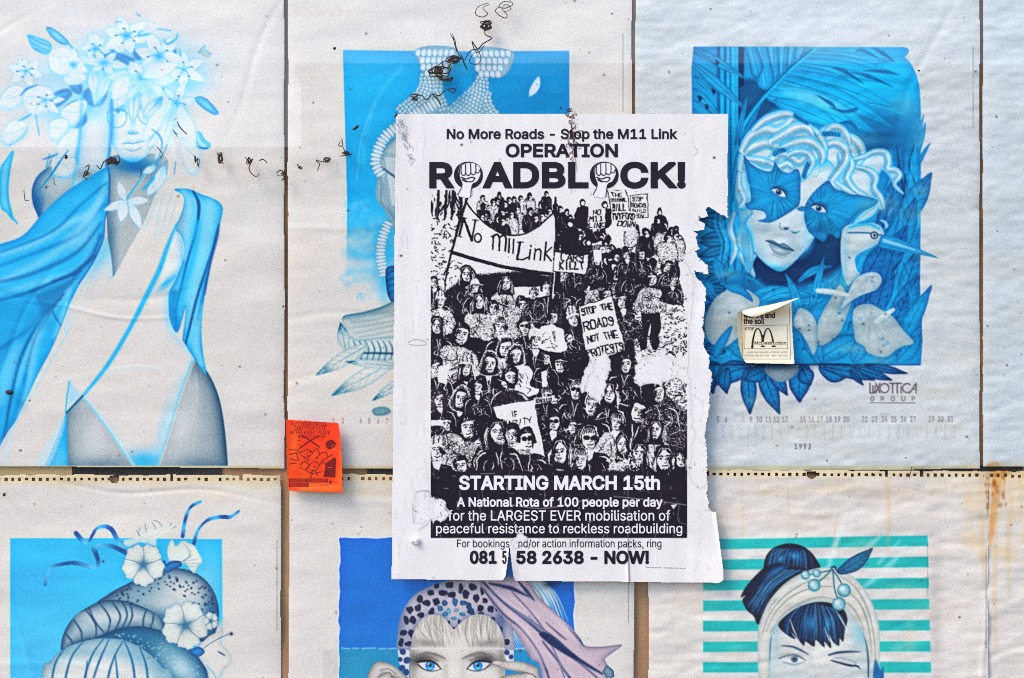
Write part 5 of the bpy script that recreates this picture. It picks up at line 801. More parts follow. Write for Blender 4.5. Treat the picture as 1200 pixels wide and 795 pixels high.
def page5(cv):
    f, st, bl = cv.fill, cv.stroke, cv.blob
    cv.pid = 15
    ed=lambda x,a,b:[(x+rng.normal()*.7,y) for y in np.linspace(a,b,26)]
    top=[(x,631+rng.normal()*.6) for x in np.linspace(398,673,40)]
    R=top+ed(673,632,1000)+ed(398,850,632)
    f([(x+(2 if x>600 else -2 if x<420 else 0),y-1.5) for x,y in R],(.86,.88,.88),smooth=False)
    m=f(R,(0,.405,.78),smooth=False,col2=(.0,.44,.77),ax=((0,650),(0,780)))
    bl(440,660,60,30,(0,.42,.80),.6,clip=m); bl(430,720,40,30,(.0,.38,.74),.5,clip=m)
    f([(380,760),(690,760),(690,1000),(380,1000)],(.08,.52,.71),smooth=False,clip=m); bl(420,785,30,14,(.12,.56,.72),.7,clip=m)
    for a,b in ((400,410),(413,420),(424,440),(444,452),(455,466),(600,622),(630,640)): st([(a,760+rng.normal()*.4),(b,760+rng.normal()*.4)],1.1,(.72,.84,.88),.8)
    f([(379,762),(397,762),(397,1000),(379,1000)],(.74,.73,.725),soft=3,op=.7,smooth=False)
    # pale hair to the right of the knot
    for k in range(46):
        x=612+rng.random()*34; w=rng.random()
        st([(x-8,680),(x+4+w*6,698),(x+10+w*14,716+w*14)],[3,1.6,.4],((.80,.82,.82),(.55,.62,.66),(.72,.86,.90))[k%3],.8,1.4,clip=m)
    for k in range(9): st([(596+k*2,740),(600+k*2,752),(604+k*2.4,762)],[2,1,.4],(.82,.84,.83),.8,1.2,clip=m)
    bl(645,685,10,4,C5,.7,clip=m)
    # face
    cv.pid = 16
    SK=(.80,.785,.77); SD=(.45,.45,.45)
    m=f([(476,1000),(480,800),(480,765),(482,748),(494,724),(512,718),(560,716),(584,728),(592,750),(592,790),(588,1000)],SK,edge=(.55,.55,.54),ew=5,ea=.7)
    face=m
    bl(484,775,5,24,(.5,.5,.49),.7,clip=m); bl(588,775,5,24,(.5,.5,.49),.7,clip=m); bl(532,790,6,16,(.84,.82,.80),.8,clip=m); bl(522,785,4,12,(.68,.665,.65),.6,clip=m); bl(543,785,4,12,(.70,.685,.67),.5,clip=m)
    # fringe
    for k in range(150):
        x=486+rng.random()*102; y0=718+abs(x-532)*.02+rng.random()*6; L=20+rng.random()*20
        c=((.82,.80,.775),(.62,.605,.59),(.74,.72,.70),(.48,.47,.465))[k%4]
        st([(x,y0),(x+(x-532)*-.03+rng.normal()*2,y0+L*.5),(x+(532-x)*.12+rng.normal()*3+4,y0+L)],[2.0,1.4,.4],c,.5,1.6,clip=m)
    bl(500,754,18,5,(.42,.41,.41),.6,.1,clip=m); bl(572,754,18,5,(.42,.41,.41),.6,-.1,clip=m)
    f([(482,759),(592,759),(592,761.5),(482,761.5)],(.82,.80,.78),smooth=False,op=.8,clip=m)
    for sx,ex,ey in ((1,504,781),(-1,560,781)):
        bl(ex-sx*10,ey-8,14,7,(.16,.16,.18),.85,sx*-.15,clip=m); bl(ex-sx*2,ey-11,14,3.4,(.40,.39,.39),.75,sx*.12,clip=m); bl(ex+sx*8,ey-9,8,4,(.62,.6,.58),.6,clip=m)
        st([(ex-sx*18,ey-9),(ex-sx*6,ey-15.5),(ex+sx*6,ey-14),(ex+sx*18,ey-9)],[2.2,3.2,3,1],(.42,.41,.41),.75,2.2,clip=m)
        e=f([(ex-sx*14,ey-3),(ex-sx*7,ey-5),(ex,ey-5.4),(ex+sx*7,ey-2),(ex+sx*12,ey+3),(ex+sx*4,ey+5),(ex-sx*5,ey+4.4),(ex-sx*10,ey+1)],(.88,.89,.90),n=4)
        cv.ell(ex,ey-.6,5.6,5.6,(.12,.55,.86),clip=e,edge=(.02,.28,.55),ew=1.2,ea=.9); bl(ex,ey+2.4,3.4,2,(.42,.80,.96),.85,clip=e); cv.ell(ex,ey-1.2,2.1,2.1,(.03,.08,.16),clip=e); bl(ex-1.6,ey-2.6,1,1,(1,1,1),.95)
        st([(ex-sx*16,ey-5),(ex-sx*7,ey-6),(ex,ey-6.4),(ex+sx*7,ey-3),(ex+sx*13,ey+3.4)],[1.4,2.8,2.6,2.2,.8],(.08,.09,.12),.95,1.2)
        st([(ex-sx*14,ey-2),(ex-sx*8,ey+3),(ex,ey+5.6),(ex+sx*7,ey+5),(ex+sx*12,ey+3.4)],[1.8,1.3,1,.8],(.14,.15,.18),.8,1.2)
        st([(ex-sx*10,ey-9),(ex,ey-10),(ex+sx*9,ey-6)],1.1,(.25,.24,.25),.6,1.5,clip=m)
    st([(524,800),(528,806),(536,806),(541,800)],1.4,SD,.6,1.6); st([(515,824),(532,821),(550,824)],4,(.55,.5,.5),.6,2)
    # leopard scarf
    cv.pid = 17
    sc=[(466,761),(466,744),(469,724),(476,709),(486,697),(500,689),(516,683),(540,678),(566,680),(580,690),(592,708),(600,735),(603,761),(592,761),(591,750),(584,733),(572,722),(560,720),(548,724),(540,730),(534,736),(531,737),(526,731),(520,724),(508,720),(496,724),(489,733),(483,745),(481,761)]
    m=f(sc,(.74,.70,.74),edge=(.28,.36,.52),ew=5,ea=.6,n=4)
    bl(470,730,7,30,(.35,.42,.58),.6,clip=m); bl(590,720,10,26,(.20,.28,.48),.75,.3,clip=m)
    r2=np.random.default_rng(5)
    rows=[(532,737,4,(.06,.14,.32)),(526,730,4,(.1,.3,.5)),(538,729,4,(.1,.3,.5)),(532,725,4.4,(.30,.66,.76)),(522,720,5,(.2,.55,.68)),(542,720,5,(.25,.58,.7)),(526,716,5,(.4,.72,.8)),(535,715,4.4,(.5,.74,.8)),(516,713,6,(.14,.45,.62)),(552,717,7,(.06,.28,.48)),(521,707,6,(.10,.38,.58)),(533,706,7,(.14,.46,.64)),(543,707,6,(.12,.4,.6)),(550,711,7,(.08,.32,.52)),
          (506,717,7,C5),(511,705,7,C5),(494,721,7,C5),(500,707,7.4,C5),(490,713,7.4,C5),(484,727,7,C5),(476,727,7,C5),(480,715,7,C5),(505,695,7,C5),(518,695,8,C5),(530,697,7.6,C5),(546,697,8,C5),(558,701,7,C5),(563,713,7,C5),(492,702,7,C5),(527,686,8,C5),(540,690,7,C5),(554,688,7,C5),(566,692,8,C5),(568,704,6,C5),(577,728,7,C5),(564,721,6,C5),(575,714,7,C5),(587,738,6,(.1,.3,.5)),(482,742,7,C5),(473,742,7,C5),(470,753,7,C5),(478,755,6,C5),(594,752,6,C5),(512,686,6,C5),(584,712,7,C5)]
    for x,y,r,c in rows:
        a0=r2.random()*6; el=.75+.5*r2.random(); pts=[(x+r*(.42+.34*r2.random())*math.cos(a0+t)*el,y+r*(.42+.34*r2.random())*math.sin(a0+t)/el) for t in np.linspace(0,5.5,8)]
        f(pts,c,clip=m,edge=(.02,.10,.24),ew=1.4,ea=.4)
    f([(466,762),(480,762),(479,800),(474,788),(468,778)],(.84,.80,.82),smooth=False); f([(590,762),(602,762),(602,775),(596,778),(592,772)],(.84,.80,.82),smooth=False)
    for x,y,r in ((472,764,4),(477,774,4.4),(469,773,3),(471,783,4),(476,788,4),(473,796,3),(594,765,3.4),(599,770,3)): cv.ell(x,y,r,r*.9,(.08,.30,.50),rot=x)
    # rose scarf tail
    PK=(.735,.665,.715); NV=(.10,.17,.36)
    t=f([(562,681),(585,676),(616,680),(632,700),(650,717),(668,734),(680,748),(686,757),(706,758),(729,756),(714,768),(709,774),(717,790),(712,806),(700,1000),(650,1000),(636,800),(622,772),(604,742),(588,722),(574,704)],PK,edge=(.42,.40,.52),ew=4,ea=.7,n=5)
    for p,w,c in (([(566,682),(590,706),(620,728),(650,752),(676,772),(706,790)],[2,3,6,9,5,2],NV),([(574,684),(600,690),(620,700)],[2,5,1],NV),([(608,682),(618,694),(626,704)],[2,4,1],NV),([(600,694),(624,720),(640,742)],[1,2.4,1.4],(.3,.3,.46)),([(566,690),(590,720),(612,738),(634,770),(648,810)],[1.5,2.4,2.4,3,2],(.25,.26,.42)),([(636,752),(656,778),(676,806)],[2,3,3],(.25,.27,.44)),([(640,730),(656,744),(664,750)],[1,2.4,.6],(.3,.3,.46)),([(620,722),(646,756),(660,790),(668,815)],[1,2,1.4,1],(.36,.36,.5)),([(666,736),(684,756)],[1,2.6],(.3,.32,.45)),([(664,766),(690,786),(712,806)],[1,2,1.4],(.3,.3,.46)),([(618,770),(632,790),(642,812)],[1,2,1],(.36,.36,.5)),([(690,759),(712,758),(728,756)],[1.4,1,.6],(.5,.47,.55))):
        st(p,w,c,.85,2,clip=t)
    for p in ([(575,690),(606,716),(640,742)],[(590,712),(618,742),(640,780)],[(630,706),(656,730),(676,752)],[(640,764),(668,790)],[(600,700),(630,724)]): st(p,[2,7,3],(.84,.78,.82),.45,7,clip=t)
    f([(632,744),(640,742),(660,758),(678,772),(668,770),(648,758)],NV,soft=2,clip=t)
    f([(706,787),(711,779),(719,786),(720,793),(712,797)],(.45,.56,.64),smooth=False,edge=(.15,.2,.3),ew=1.4,ea=.8)
    # hands
    cv.pid = 16
    for pts in ([(424,850),(430,796),(436,782),(441,776),(450,776),(462,781),(472,789),(480,796),(476,800),(466,796),(456,792),(448,794),(452,850)],[(430,850),(440,800),(450,789),(460,794),(462,850)],[(577,776.5),(583,775),(596,775),(612,776),(626,781),(632,790),(640,850),(590,850),(580,812),(584,796),(600,790),(612,789),(600,786),(588,783),(580,780)]):
        h=f(pts,(.78,.755,.74),edge=(.40,.39,.40),ew=3.4,ea=.85,n=4)
        c=np.mean(pts,0); bl(c[0],c[1]-14,12,6,(.85,.82,.80),.5,clip=h)
    st([(612,788),(626,792),(634,806)],1.6,(.35,.34,.36),.7,1.6); st([(446,786),(455,784),(464,790)],1.4,(.35,.34,.36),.6,1.6); f([(577,776.5),(583,775),(588,777),(582,779)],(.86,.72,.72))
    cv.pid = 0

def page6(cv):
    f, st, bl = cv.fill, cv.stroke, cv.blob
    cv.pid = 18
    TE=(.12,.70,.70)
    bl(1096,720,9,90,(.66,.66,.67),.6); 
    for k in range(9):
        yl=632.5+24*k; yr=628+24.7*k; w=lambda:rng.normal()*.3
        f([(824,yl+w()),(900,lerp(yl,yr,.3)+w()),(960,lerp(yl,yr,.5)+w()),(1030,lerp(yl,yr,.8)+w()),(1087+k*.6,yr),(1087.5+k*.6,yr+12.4),(1030,lerp(yl,yr,.8)+12.4),(960,lerp(yl,yr,.5)+12+w()),(900,lerp(yl,yr,.3)+12),(824,yl+12)],(.10,.68,.68),smooth=False,soft=1.6)
        f([(824,yl+12),(960,lerp(yl,yr,.5)+12),(1087+k*.6,yr+12.5),(1087+k*.6,yr+24.4),(960,lerp(yl,yr,.5)+24),(824,yl+24)],(.795,.785,.785),smooth=False,op=.8,soft=1.6)
    for p in ([(970,668),(978,640),(990,610)],[(985,690),(1010,650),(1040,620)],[(1010,690),(1040,665),(1062,640)],[(1030,660),(1054,634)],[(975,650),(985,625)]): st(p,[5,8,2],(.80,.84,.86),.45,6)
    cv.pid = 19
    NB=(.015,.10,.24); HL=(.05,.45,.72)
    face=f([(896,1000),(900,790),(902,752),(914,728),(940,708),(980,706),(1004,724),(1016,750),(1019,790),(1018,1000)],(.795,.79,.785),edge=(.45,.68,.74),ew=4,ea=.8)
    bl(1008,740,12,34,(.52,.72,.78),.8,clip=face); bl(958,765,9,20,(.84,.84,.83),.5,clip=face); bl(930,790,22,12,(.66,.75,.78),.5,clip=face); bl(990,792,20,12,(.66,.75,.78),.5,clip=face); bl(950,768,4,10,(.62,.72,.76),.5,clip=face); bl(910,750,6,26,(.60,.72,.76),.6,clip=face); st([(1012,738),(1017,760),(1019,800)],3,(.02,.22,.36),.9,1.6); st([(903,745),(901,770),(899,800)],2.4,(.08,.34,.48),.8,1.6)
    st([(916,757),(928,758),(938,762),(947,767)],[1,2.4,3,1.6],(.18,.30,.42),.85,1.6,clip=face); st([(971,768),(982,765),(996,764),(1008,764)],[1.6,3,2.6,.8],(.15,.27,.40),.9,1.6,clip=face)
    e=f([(916,772),(924,769),(934,769.5),(942,774),(934,777),(922,776)],(.84,.84,.85),n=4); cv.ell(931,772.6,4,3.8,(.30,.45,.58),clip=e,edge=NB,ew=1,ea=.8); cv.ell(931,772.4,1.6,1.6,NB,clip=e); bl(931,768.5,12,2.4,(.35,.47,.56),.6,clip=face); bl(930,779,12,2.5,(.6,.69,.73),.6,clip=face)
    st([(913,772),(924,768),(934,768.5),(944,774)],[1,2.0,2.0,1],(.16,.27,.40),.85,1.8); st([(918,776),(930,779),(942,776)],1,GD,.6,1.4); bl(922,768,10,4,(.5,.6,.67),.5,clip=face)
    st([(974,774),(984,777),(996,780),(1007,781)],[1,2.2,2.6,1],(.10,.2,.34),.95,1.3); st([(978,771),(990,772),(1004,777)],1,GD,.6,1.5); st([(1002,779),(1008,784)],1.4,(.1,.2,.34),.7); bl(990,772,12,4,(.6,.67,.71),.5,clip=face)
    bl(958,795,5,8,(.7,.72,.73),.5,clip=face); st([(948,802),(956,806),(966,802)],1.2,GD,.6); st([(940,822),(956,820),(976,822)],4,(.4,.5,.6),.6,2)
    # bun
    def hair(pts,hl,n=90,dirs=None):
        m=f(pts,NB,edge=(.0,.05,.14),ew=4,ea=.5,n=4)
        for x,y,rx,ry,ro in hl: bl(x,y,rx,ry,HL,.9,ro,clip=m); bl(x,y,rx*.45,ry*.4,(.30,.70,.88),.7,ro,clip=m)
        return m
    m=hair([(896,668),(897,654),(904,644),(914,639),(926,637),(940,640),(951,648),(958,658),(961,667),(944,672),(924,676),(910,674)],[(932,652,9,6,.3),(915,655,7,4,-.5)])
    for k in range(60): a=rng.random(); st([(898+a*56,670-a*4),(902+a*50,656-rng.random()*10),(912+a*36,642+rng.random()*6)],.7,((.1,.4,.62),NB,(.3,.62,.78))[k%3],.5,1,clip=m)
    m=hair([(898,664),(912,660),(926,664),(946,668),(928,680),(912,695),(902,712),(894,726),(888,732),(883,722),(876,716),(870,704),(874,698),(868,700),(874,688),(886,674)],[(910,670,12,4,-.5),(898,690,11,4,-.8)])
    for k in range(80): a=rng.random(); st([(940-a*30,668),(910-a*16,682+rng.random()*6),(886-a*12+rng.random()*8,705+rng.random()*16)],.8,((.1,.42,.64),NB,(.35,.66,.8),(.03,.2,.38))[k%4],.5,1,clip=m)
    # fringe
    m=hair([(912,733),(920,722),(936,711),(956,705),(974,706),(988,714),(993,726),(990,740),(988,752),(984,748),(983,757),(976,752),(972,744),(974,760),(966,752),(966,759),(956,750),(954,758),(944,752),(942,757),(934,748),(926,740),(932,749),(922,744)],[(950,730,9,13,.1),(972,730,6,11,0)])
    for k in range(110): a=rng.random(); x=918+a*72; st([(lerp(x,955,.4),708+abs(a-.5)*10),(x,728),(x+rng.normal()*2+(a-.5)*4,746+rng.random()*12)],.8,((.08,.40,.64),NB,(.30,.62,.8),NB)[k%4],.55,1,clip=m)
    for p in ([(926,726),(930,738),(936,750)],[(966,736),(972,750),(980,760)],[(980,716),(988,730),(996,744)]): st(p,[.6,1.8,.4],(.80,.82,.82),.9)
    # headband
    cv.pid = 20
    hb=f([(888,740),(893,722),(903,702),(922,682),(944,670),(966,665),(990,670),(1008,684),(1022,706),(1030,732),(1031,760),(1029,800),(1019,800),(1018,768),(1012,744),(1000,724),(986,712),(968,706),(950,707),(932,714),(916,726),(906,740),(902,760),(901,800),(890,800),(888,768)],(.80,.785,.76),edge=(.55,.66,.68),ew=3,ea=.75,n=4)
    for p in ([(893,745),(902,720),(920,698),(946,682),(970,678)],[(898,740),(910,716),(930,698),(956,688),(976,688)],[(902,742),(918,720),(940,706),(962,700),(982,704)],[(978,672),(1000,686),(1016,712),(1024,744),(1026,780)],[(990,690),(1008,708),(1018,736),(1022,770)],[(900,716),(912,700),(930,686)],[(984,700),(1002,716),(1012,738)]): st(p,[.8,2.4,1],(.52,.56,.56),.65,2.2,clip=hb)
    st([(912,700),(930,684),(956,674)],5,(.86,.85,.83),.6,5,clip=hb); st([(1010,692),(1020,714),(1026,740)],4,(.86,.85,.83),.6,4,clip=hb)
    # cherries and leaf
    for p in ([(976,668),(962,671),(948,674)],[(975,668),(962,680),(955,684)],[(976,668),(984,680),(988,688)],[(976,668),(978,690),(982,702)]): st(p,1.5,(.10,.42,.50),.9)
    for x,y,r in ((944,674,5.5),(957,672,5),(954,686,7.5),(989,692,8),(983,708,8)):
        m=cv.ell(x,y,r,r,(.55,.74,.77),edge=(.12,.44,.52),ew=2.2,ea=.9); bl(x-r*.25,y-r*.25,r*.4,r*.4,(.88,.90,.90),.9,clip=m); bl(x+r*.2,y+r*.4,r*.4,r*.2,(.75,.84,.85),.6,clip=m)
    leaf(cv,982,671,1023,642,17,(.08,.46,.60),(.02,.22,.38),bend=.06,ew=3,veins=6); st([(974,666),(978,664),(980,668)],2,C5,.8)
    f([(1023,790),(1032,786),(1036,800),(1036,1000),(1022,1000)],(.05,.40,.62),soft=2)
    cv.pid = 0
# ---- hand lettering: stroke alphabet on a 4 x 6 grid (y down)
HAND = {'A':['0620','2046','1434'],'B':['0600','0020313203','03334536460646'],'C':['413010010516364541'[:14]],'D':['0600','002041452606'],'E':['40000646','0333'],'F':['400006','0333'],'G':['4130100105163646432343'[:22]],'H':['0006','4046','0343'],'I':['2026'],'K':['0006','4003','0346'],'L':['000646'],'M':['0600234046'[:10]],'N':['06004640'],'O':['10014516'[:0]+'1030414536160501'+'10'],'P':['0600','0030414232'[:10]+'03'],'R':['0600','00304142330323'[:12],'2346'],'S':['4130100112334245361605'],'T':['0040','2026'],'U':['000516364540'],'V':['002640'],'W':['0016244630'[:0]+'0016233640'],'Y':['0023','4023','2326'],'1':['112026','1636'],'!':['2024','2526'],'"':['1011','3031'],' ':[],'-':['1333'],'i':['2326','2021'],'n':['0206','0312324346'],'k':['0006','4204','0446'],'o':['120305163645433212']}
def hand(cv, txt, x, y, w, h, col, lw=1.2, rot=0.0, jit=.3, gap=1.5):
    """hand drawn capitals in the box (x,y,w,h), rotated about its corner"""
    n = len(txt); cw = w/(n*4+(n-1)*gap)
    c, s = math.cos(rot), math.sin(rot)
    for i, ch in enumerate(txt):
        for stq in HAND.get(ch, []):
            p = []
            for k in range(0, len(stq)-1, 2):
                u = (int(stq[k])+i*(4+gap))*cw+rng.normal()*jit*.4; v = int(stq[k+1])/6*h+rng.normal()*jit*.4
                p.append((x+u*c-v*s, y+u*s+v*c))
            cv.stroke(p, lw, col, smooth=False)

def crowd(cv):
    """grey picture of the march; thresholded afterwards into a gritty photocopy"""
    f, st, bl = cv.fill, cv.stroke, cv.blob
    K = (.06,)*3; W = (.95,)*3; M_ = (.5,)*3; LG=(.68,)*3; DG=(.34,)*3
    r = np.random.default_rng(11)
    f([(503,220),(808,220),(808,640),(503,640)], W, smooth=False)
    f([(503,352),(520,342),(540,330),(560,322),(660,318),(700,330),(752,338),(748,352),(744,400),(752,436),(790,470),(808,500),(808,640),(503,640)], K, soft=5)
    # speckled ground
    for x0,y0,x1,y1,n,g in ((505,256,540,330,90,DG),(745,395,806,420,140,M_),(748,345,806,408,230,M_),(775,440,806,520,330,M_),(520,320,560,345,40,DG)):
        for k in range(n):
            x=x0+(x1-x0)*r.random(); y=y0+(y1-y0)*r.random(); st([(x,y),(x+r.normal()*3,y+r.normal()*2)],1.4,g if r.random()<.7 else K,.9)
    def person(x, y, h, hair='dark', look=0.0, body=1.0, beard=False, glasses=False, tilt=0.0, coat=None, hat=None, shade=1):
        """x,y = face centre, h = face height"""
        w = h*.76; c,s=math.cos(tilt),math.sin(tilt)
        R=lambda u,v:(x+(u*c-v*s)*w,y+(u*s+v*c)*h)
        tone=.06+.30*r.random()**1.5
        if coat is None and h>11 and r.random()<.24: coat=(.60+.12*r.random(),)*3
        cc = coat or (tone,)*3
        tilt += r.normal()*.06; look += r.normal()*.25
        c,s=math.cos(tilt),math.sin(tilt)
        B=[R(-.55,.72),R(-1.25,.95),R(-1.65,1.6),R(-1.8,2.9*body),R(1.8,2.9*body),R(1.65,1.6),R(1.25,.95),R(.55,.72)]
        b=f(B,cc,edge=LG if coat is None else K,ew=h*.05,ea=.35)
        # light catching the shoulders, lapels and sleeves
        for sg in (-1,1):
            if r.random()<.85:
                t0=.85+.2*r.random(); st([R(sg*.7,t0),R(sg*1.2,t0+.18),R(sg*1.5,t0+.7),R(sg*1.62,t0+1.2+r.random()*.5)],[.4,h*.09,h*.05,.3],W,.9)
            if r.random()<.6: st([R(sg*.25,.75),R(sg*.1,1.2),R(sg*.05,1.5+r.random()*.7)],[h*.05,h*.06,.3],W if coat is None else K,.85)
            if r.random()<.5: st([R(sg*.8,1.3),R(sg*1.0,1.7),R(sg*.8,2.2)],[.3,h*.05,.3],W if coat is None else K,.8)
        for k in range(int(15*body)):
            u,v=r.normal()*.7,1.2+r.random()*1.3; st([R(u,v),R(u+r.normal()*.25,v+.2),R(u+r.normal()*.4,v+.45)],[.3,h*(.04+.06*r.random()),.3],(W if r.random()<.45 else M_) if coat is None else K,.85)
        if r.random()<.45: f([R(-.3,.62),R(.3,.62),R(.1,1.05),R(-.12,1.05)],W,soft=1,op=.9)
        # hair behind
        if hair in('long','wavy'):
            hb=f([R(-.66,-.3),R(-.5,-.66),R(0,-.78),R(.5,-.66),R(.68,-.25),R(.8,.4),R(.78,1.05),R(.4,.95),R(-.4,.95),R(-.8,1.05),R(-.8,.4)],K)
            for k in range(9):
                u=(-.85+.3*r.random()) if k%2 else (.55+.3*r.random()); st([R(u*.75,-.3),R(u,.2),R(u*1.05,.8)],[.4,h*.05,.3],W,.75)
        elif hair=='hood':
            f([R(-.8,.7),R(-.85,-.1),R(-.55,-.75),R(0,-.95),R(.55,-.75),R(.85,-.1),R(.8,.7)],DG,edge=W,ew=h*.08,ea=1)
            f([R(-.6,.65),R(-.62,-.1),R(-.35,-.62),R(0,-.74),R(.35,-.62),R(.62,-.1),R(.6,.65)],K)
        else:
            f([R(-.62,.1),R(-.6,-.4),R(-.3,-.72),R(.1,-.76),R(.5,-.6),R(.64,-.1),R(.56,.2)],K)
        # face
        a=look*.12
        fc=f([R(-.46+a,-.34),R(-.2+a,-.5),R(.2+a,-.5),R(.46+a,-.34),R(.47+a,.05),R(.36+a,.36),R(.14+a,.54),R(-.14+a,.54),R(-.36+a,.36),R(-.47+a,.05)],W)
        bl(*R(shade*.42+a,.1),w*.20,h*.5,K,.85,tilt,clip=fc); bl(*R(a,.5),w*.35,h*.07,DG,.8,tilt,clip=fc)
        e=look*.16
        for sg in (-1,1):
            bl(*R(sg*.21+e,-.07),w*.11,h*.055,K,1,tilt,clip=fc)
            st([R(sg*.08+e,-.17),R(sg*.22+e,-.2),R(sg*.36+e,-.16)],h*.06,K,.8,clip=fc)
        if glasses:
            for sg in (-1,1): cv.ell(*R(sg*.22+e,-.07),w*.19,h*.11,K,clip=fc)
            st([R(-.4+e,-.1),R(.4+e,-.1)],h*.05,K,1)
        st([R(e*1.2+.02,-.05),R(e*1.3+.08,.12),R(e*1.3-.04,.17)],h*.05,DG,.9,clip=fc); bl(*R(e*1.2+.1*shade,.08),w*.07,h*.1,DG,.7,clip=fc)
        if r.random()<.5:
            f([R(-.19+e,.27),R(0+e,.24),R(.2+e,.27),R(.1+e,.37),R(-.1+e,.37)],K,clip=fc); st([R(-.12+e,.29),R(.12+e,.29)],h*.045,W,.9)
        else: st([R(-.18+e,.3),R(e,.33),R(.18+e,.29)],h*.06,K,.95,clip=fc)
        if beard: f([R(-.45+a,.1),R(-.2+a,.22),R(.2+a,.22),R(.45+a,.1),R(.34+a,.5),R(a,.66),R(-.34+a,.5)],K,soft=2,op=.85)
        # hair front
        if hair=='dark': f([R(-.52,-.12),R(-.56,-.42),R(-.3,-.72),R(.1,-.78),R(.48,-.62),R(.58,-.1),R(.38,-.36),R(.0,-.40),R(-.34,-.32)],K)
        elif hair=='light':
            m=f([R(-.56,-.05),R(-.58,-.42),R(-.3,-.74),R(.1,-.8),R(.5,-.62),R(.58,-.05),R(.38,-.32),R(0,-.36),R(-.34,-.3)],LG)
            for k in range(7): st([R(-.5+.16*k,-.2),R(-.4+.13*k,-.5),R(-.2+.07*k,-.75)],h*.05,K,.8,clip=m)
        elif hair=='white':
            m=f([R(-.56,.0),R(-.6,-.42),R(-.3,-.76),R(.1,-.8),R(.5,-.64),R(.6,0),R(.4,-.28),R(0,-.3),R(-.36,-.26)],W)
            for k in range(5): st([R(-.5+.2*k,-.3),R(-.3+.13*k,-.6)],h*.04,M_,.8,clip=m)
        elif hair in('long','wavy'):
            f([R(-.55,.1),R(-.56,-.42),R(-.2,-.76),R(.2,-.76),R(.56,-.42),R(.56,.1),R(.42,-.2),R(.06,-.5),R(-.1,-.48),R(-.42,-.16)],K)
            for k in range(4): st([R(.05,-.6),R(-.3+.2*k,-.55),R(-.5+.33*k,-.2)],[.3,h*.045,.3],W,.8)
        elif hair=='bald': st([R(-.5,-.1),R(-.5,-.3)],h*.1,K); st([R(.5,-.1),R(.5,-.3)],h*.1,K)
        if hair=='dark' and not hat:
            for k in range(3):
                u=-.35+.6*r.random(); st([R(u,-.66),R(u-.12+.2*r.random(),-.55),R(u-.2+.3*r.random(),-.42)],[.3,h*.05,.3],W if r.random()<.5 else M_,.75)
        if hat=='knit':
            m=f([R(-.62,-.2),R(-.6,-.6),R(-.3,-.95),R(.1,-1.0),R(.5,-.8),R(.62,-.2),R(0,-.32)],LG,edge=K,ew=h*.05,ea=.8)
            for k in range(6): st([R(-.5+.2*k,-.3),R(-.4+.16*k,-.85)],h*.05,K if k%2 else W,.8,clip=m)
            st([R(-.6,-.24),R(0,-.36),R(.6,-.24)],h*.11,W)
        elif hat=='cap':
            f([R(-.58,-.25),R(-.55,-.65),R(-.2,-.9),R(.3,-.85),R(.58,-.5),R(.6,-.22),R(0,-.3)],K,edge=W,ew=h*.03,ea=.6); st([R(-.5,-.24),R(.1,-.3),R(.75,-.16)],[h*.04,h*.1,h*.03],W,.9); st([R(-.5,-.2),R(.1,-.24),R(.8,-.1)],h*.05,K)
        elif hat=='brim':
            f([R(-.5,-.3),R(-.45,-.75),R(-.1,-.95),R(.35,-.85),R(.55,-.3)],W,edge=K,ew=h*.05,ea=.6); st([R(-.9,-.2),R(0,-.4),R(.9,-.22)],h*.13,LG); st([R(-.9,-.14),R(0,-.32),R(.9,-.15)],h*.06,K)
    # far crowd: tiny heads, top
    def speck(x0,x1,y0,y1,n,h):
        for k in range(n):
            x=x0+(x1-x0)*r.random(); y=y0+(y1-y0)*(k/n); hh=h*(.8+.5*(k/n))
            f([(x-hh*.9,y+hh*2.6),(x-hh*.9,y+hh*.6),(x,y+hh*.35),(x+hh*.9,y+hh*.6),(x+hh*.9,y+hh*2.6)],K if r.random()<.62 else LG,edge=K,ew=hh*.12,ea=.7)
            for z in range(4):
                u=x+r.normal()*hh*.5; v=y+hh*(.8+1.6*r.random()); st([(u,v),(u+r.normal()*2,v+hh*.5)],[.4,hh*.2,.3],W if z%2 else K,.8)
            cv.ell(x,y-hh*.12,hh*.42,hh*.55,K); 
            if r.random()<.75: cv.ell(x+.1*hh,y+.1*hh,hh*.28,hh*.36,W); bl(x+(.25 if k%2 else -.1)*hh,y+.12*hh,hh*.13,hh*.3,K,.8); bl(x+.08*hh,y+.02*hh,hh*.2,hh*.06,K,.7)
            if r.random()<.7: st([(x-hh*.8,y+hh*.8),(x-hh*.5,y+hh*1.8)],[.4,hh*.22,.3],W,.9)
            if r.random()<.5: st([(x+hh*.5,y+hh*.8),(x+hh*.7,y+hh*2)],[.3,hh*.2,.3],W,.9)
    for k in range(40):
        x=506+r.random()*38; y=222+r.random()*22; st([(x,y),(x+r.normal()*2,y+6),(x+r.normal()*2.5,y+14)],[1.4,2.6,1],K if k%3 else W,.95)
    for x in (514,523,531,541): st([(x,224),(x-1,244),(x-2,258)],[3,3.4,2],K)
    speck(560,652,228,262,34,8); speck(655,690,246,300,16,9)
    for x,y,h in ((682,238,8),(708,240,8),(773,248,8),(668,262,11),(690,284,9),(778,264,10)):
        f([(x-h*.8,y+h*3.4),(x-h*.9,y+h*.9),(x-h*.3,y+h*.5),(x+h*.3,y+h*.5),(x+h*.9,y+h*.9),(x+h*.8,y+h*3.4)],K); cv.ell(x,y,h*.42,h*.6,K); cv.ell(x+.5,y+h*.1,h*.24,h*.32,W)
    speck(700,790,268,318,34,10); speck(735,792,258,282,9,9)
    for x in range(690,806,9): st([(x,334),(x+3,350)],2,K,.6)
    f([(752,340),(758,336),(770,336),(776,344),(774,372),(772,406),(764,408),(762,380),(758,408),(751,406),(752,372)],K)
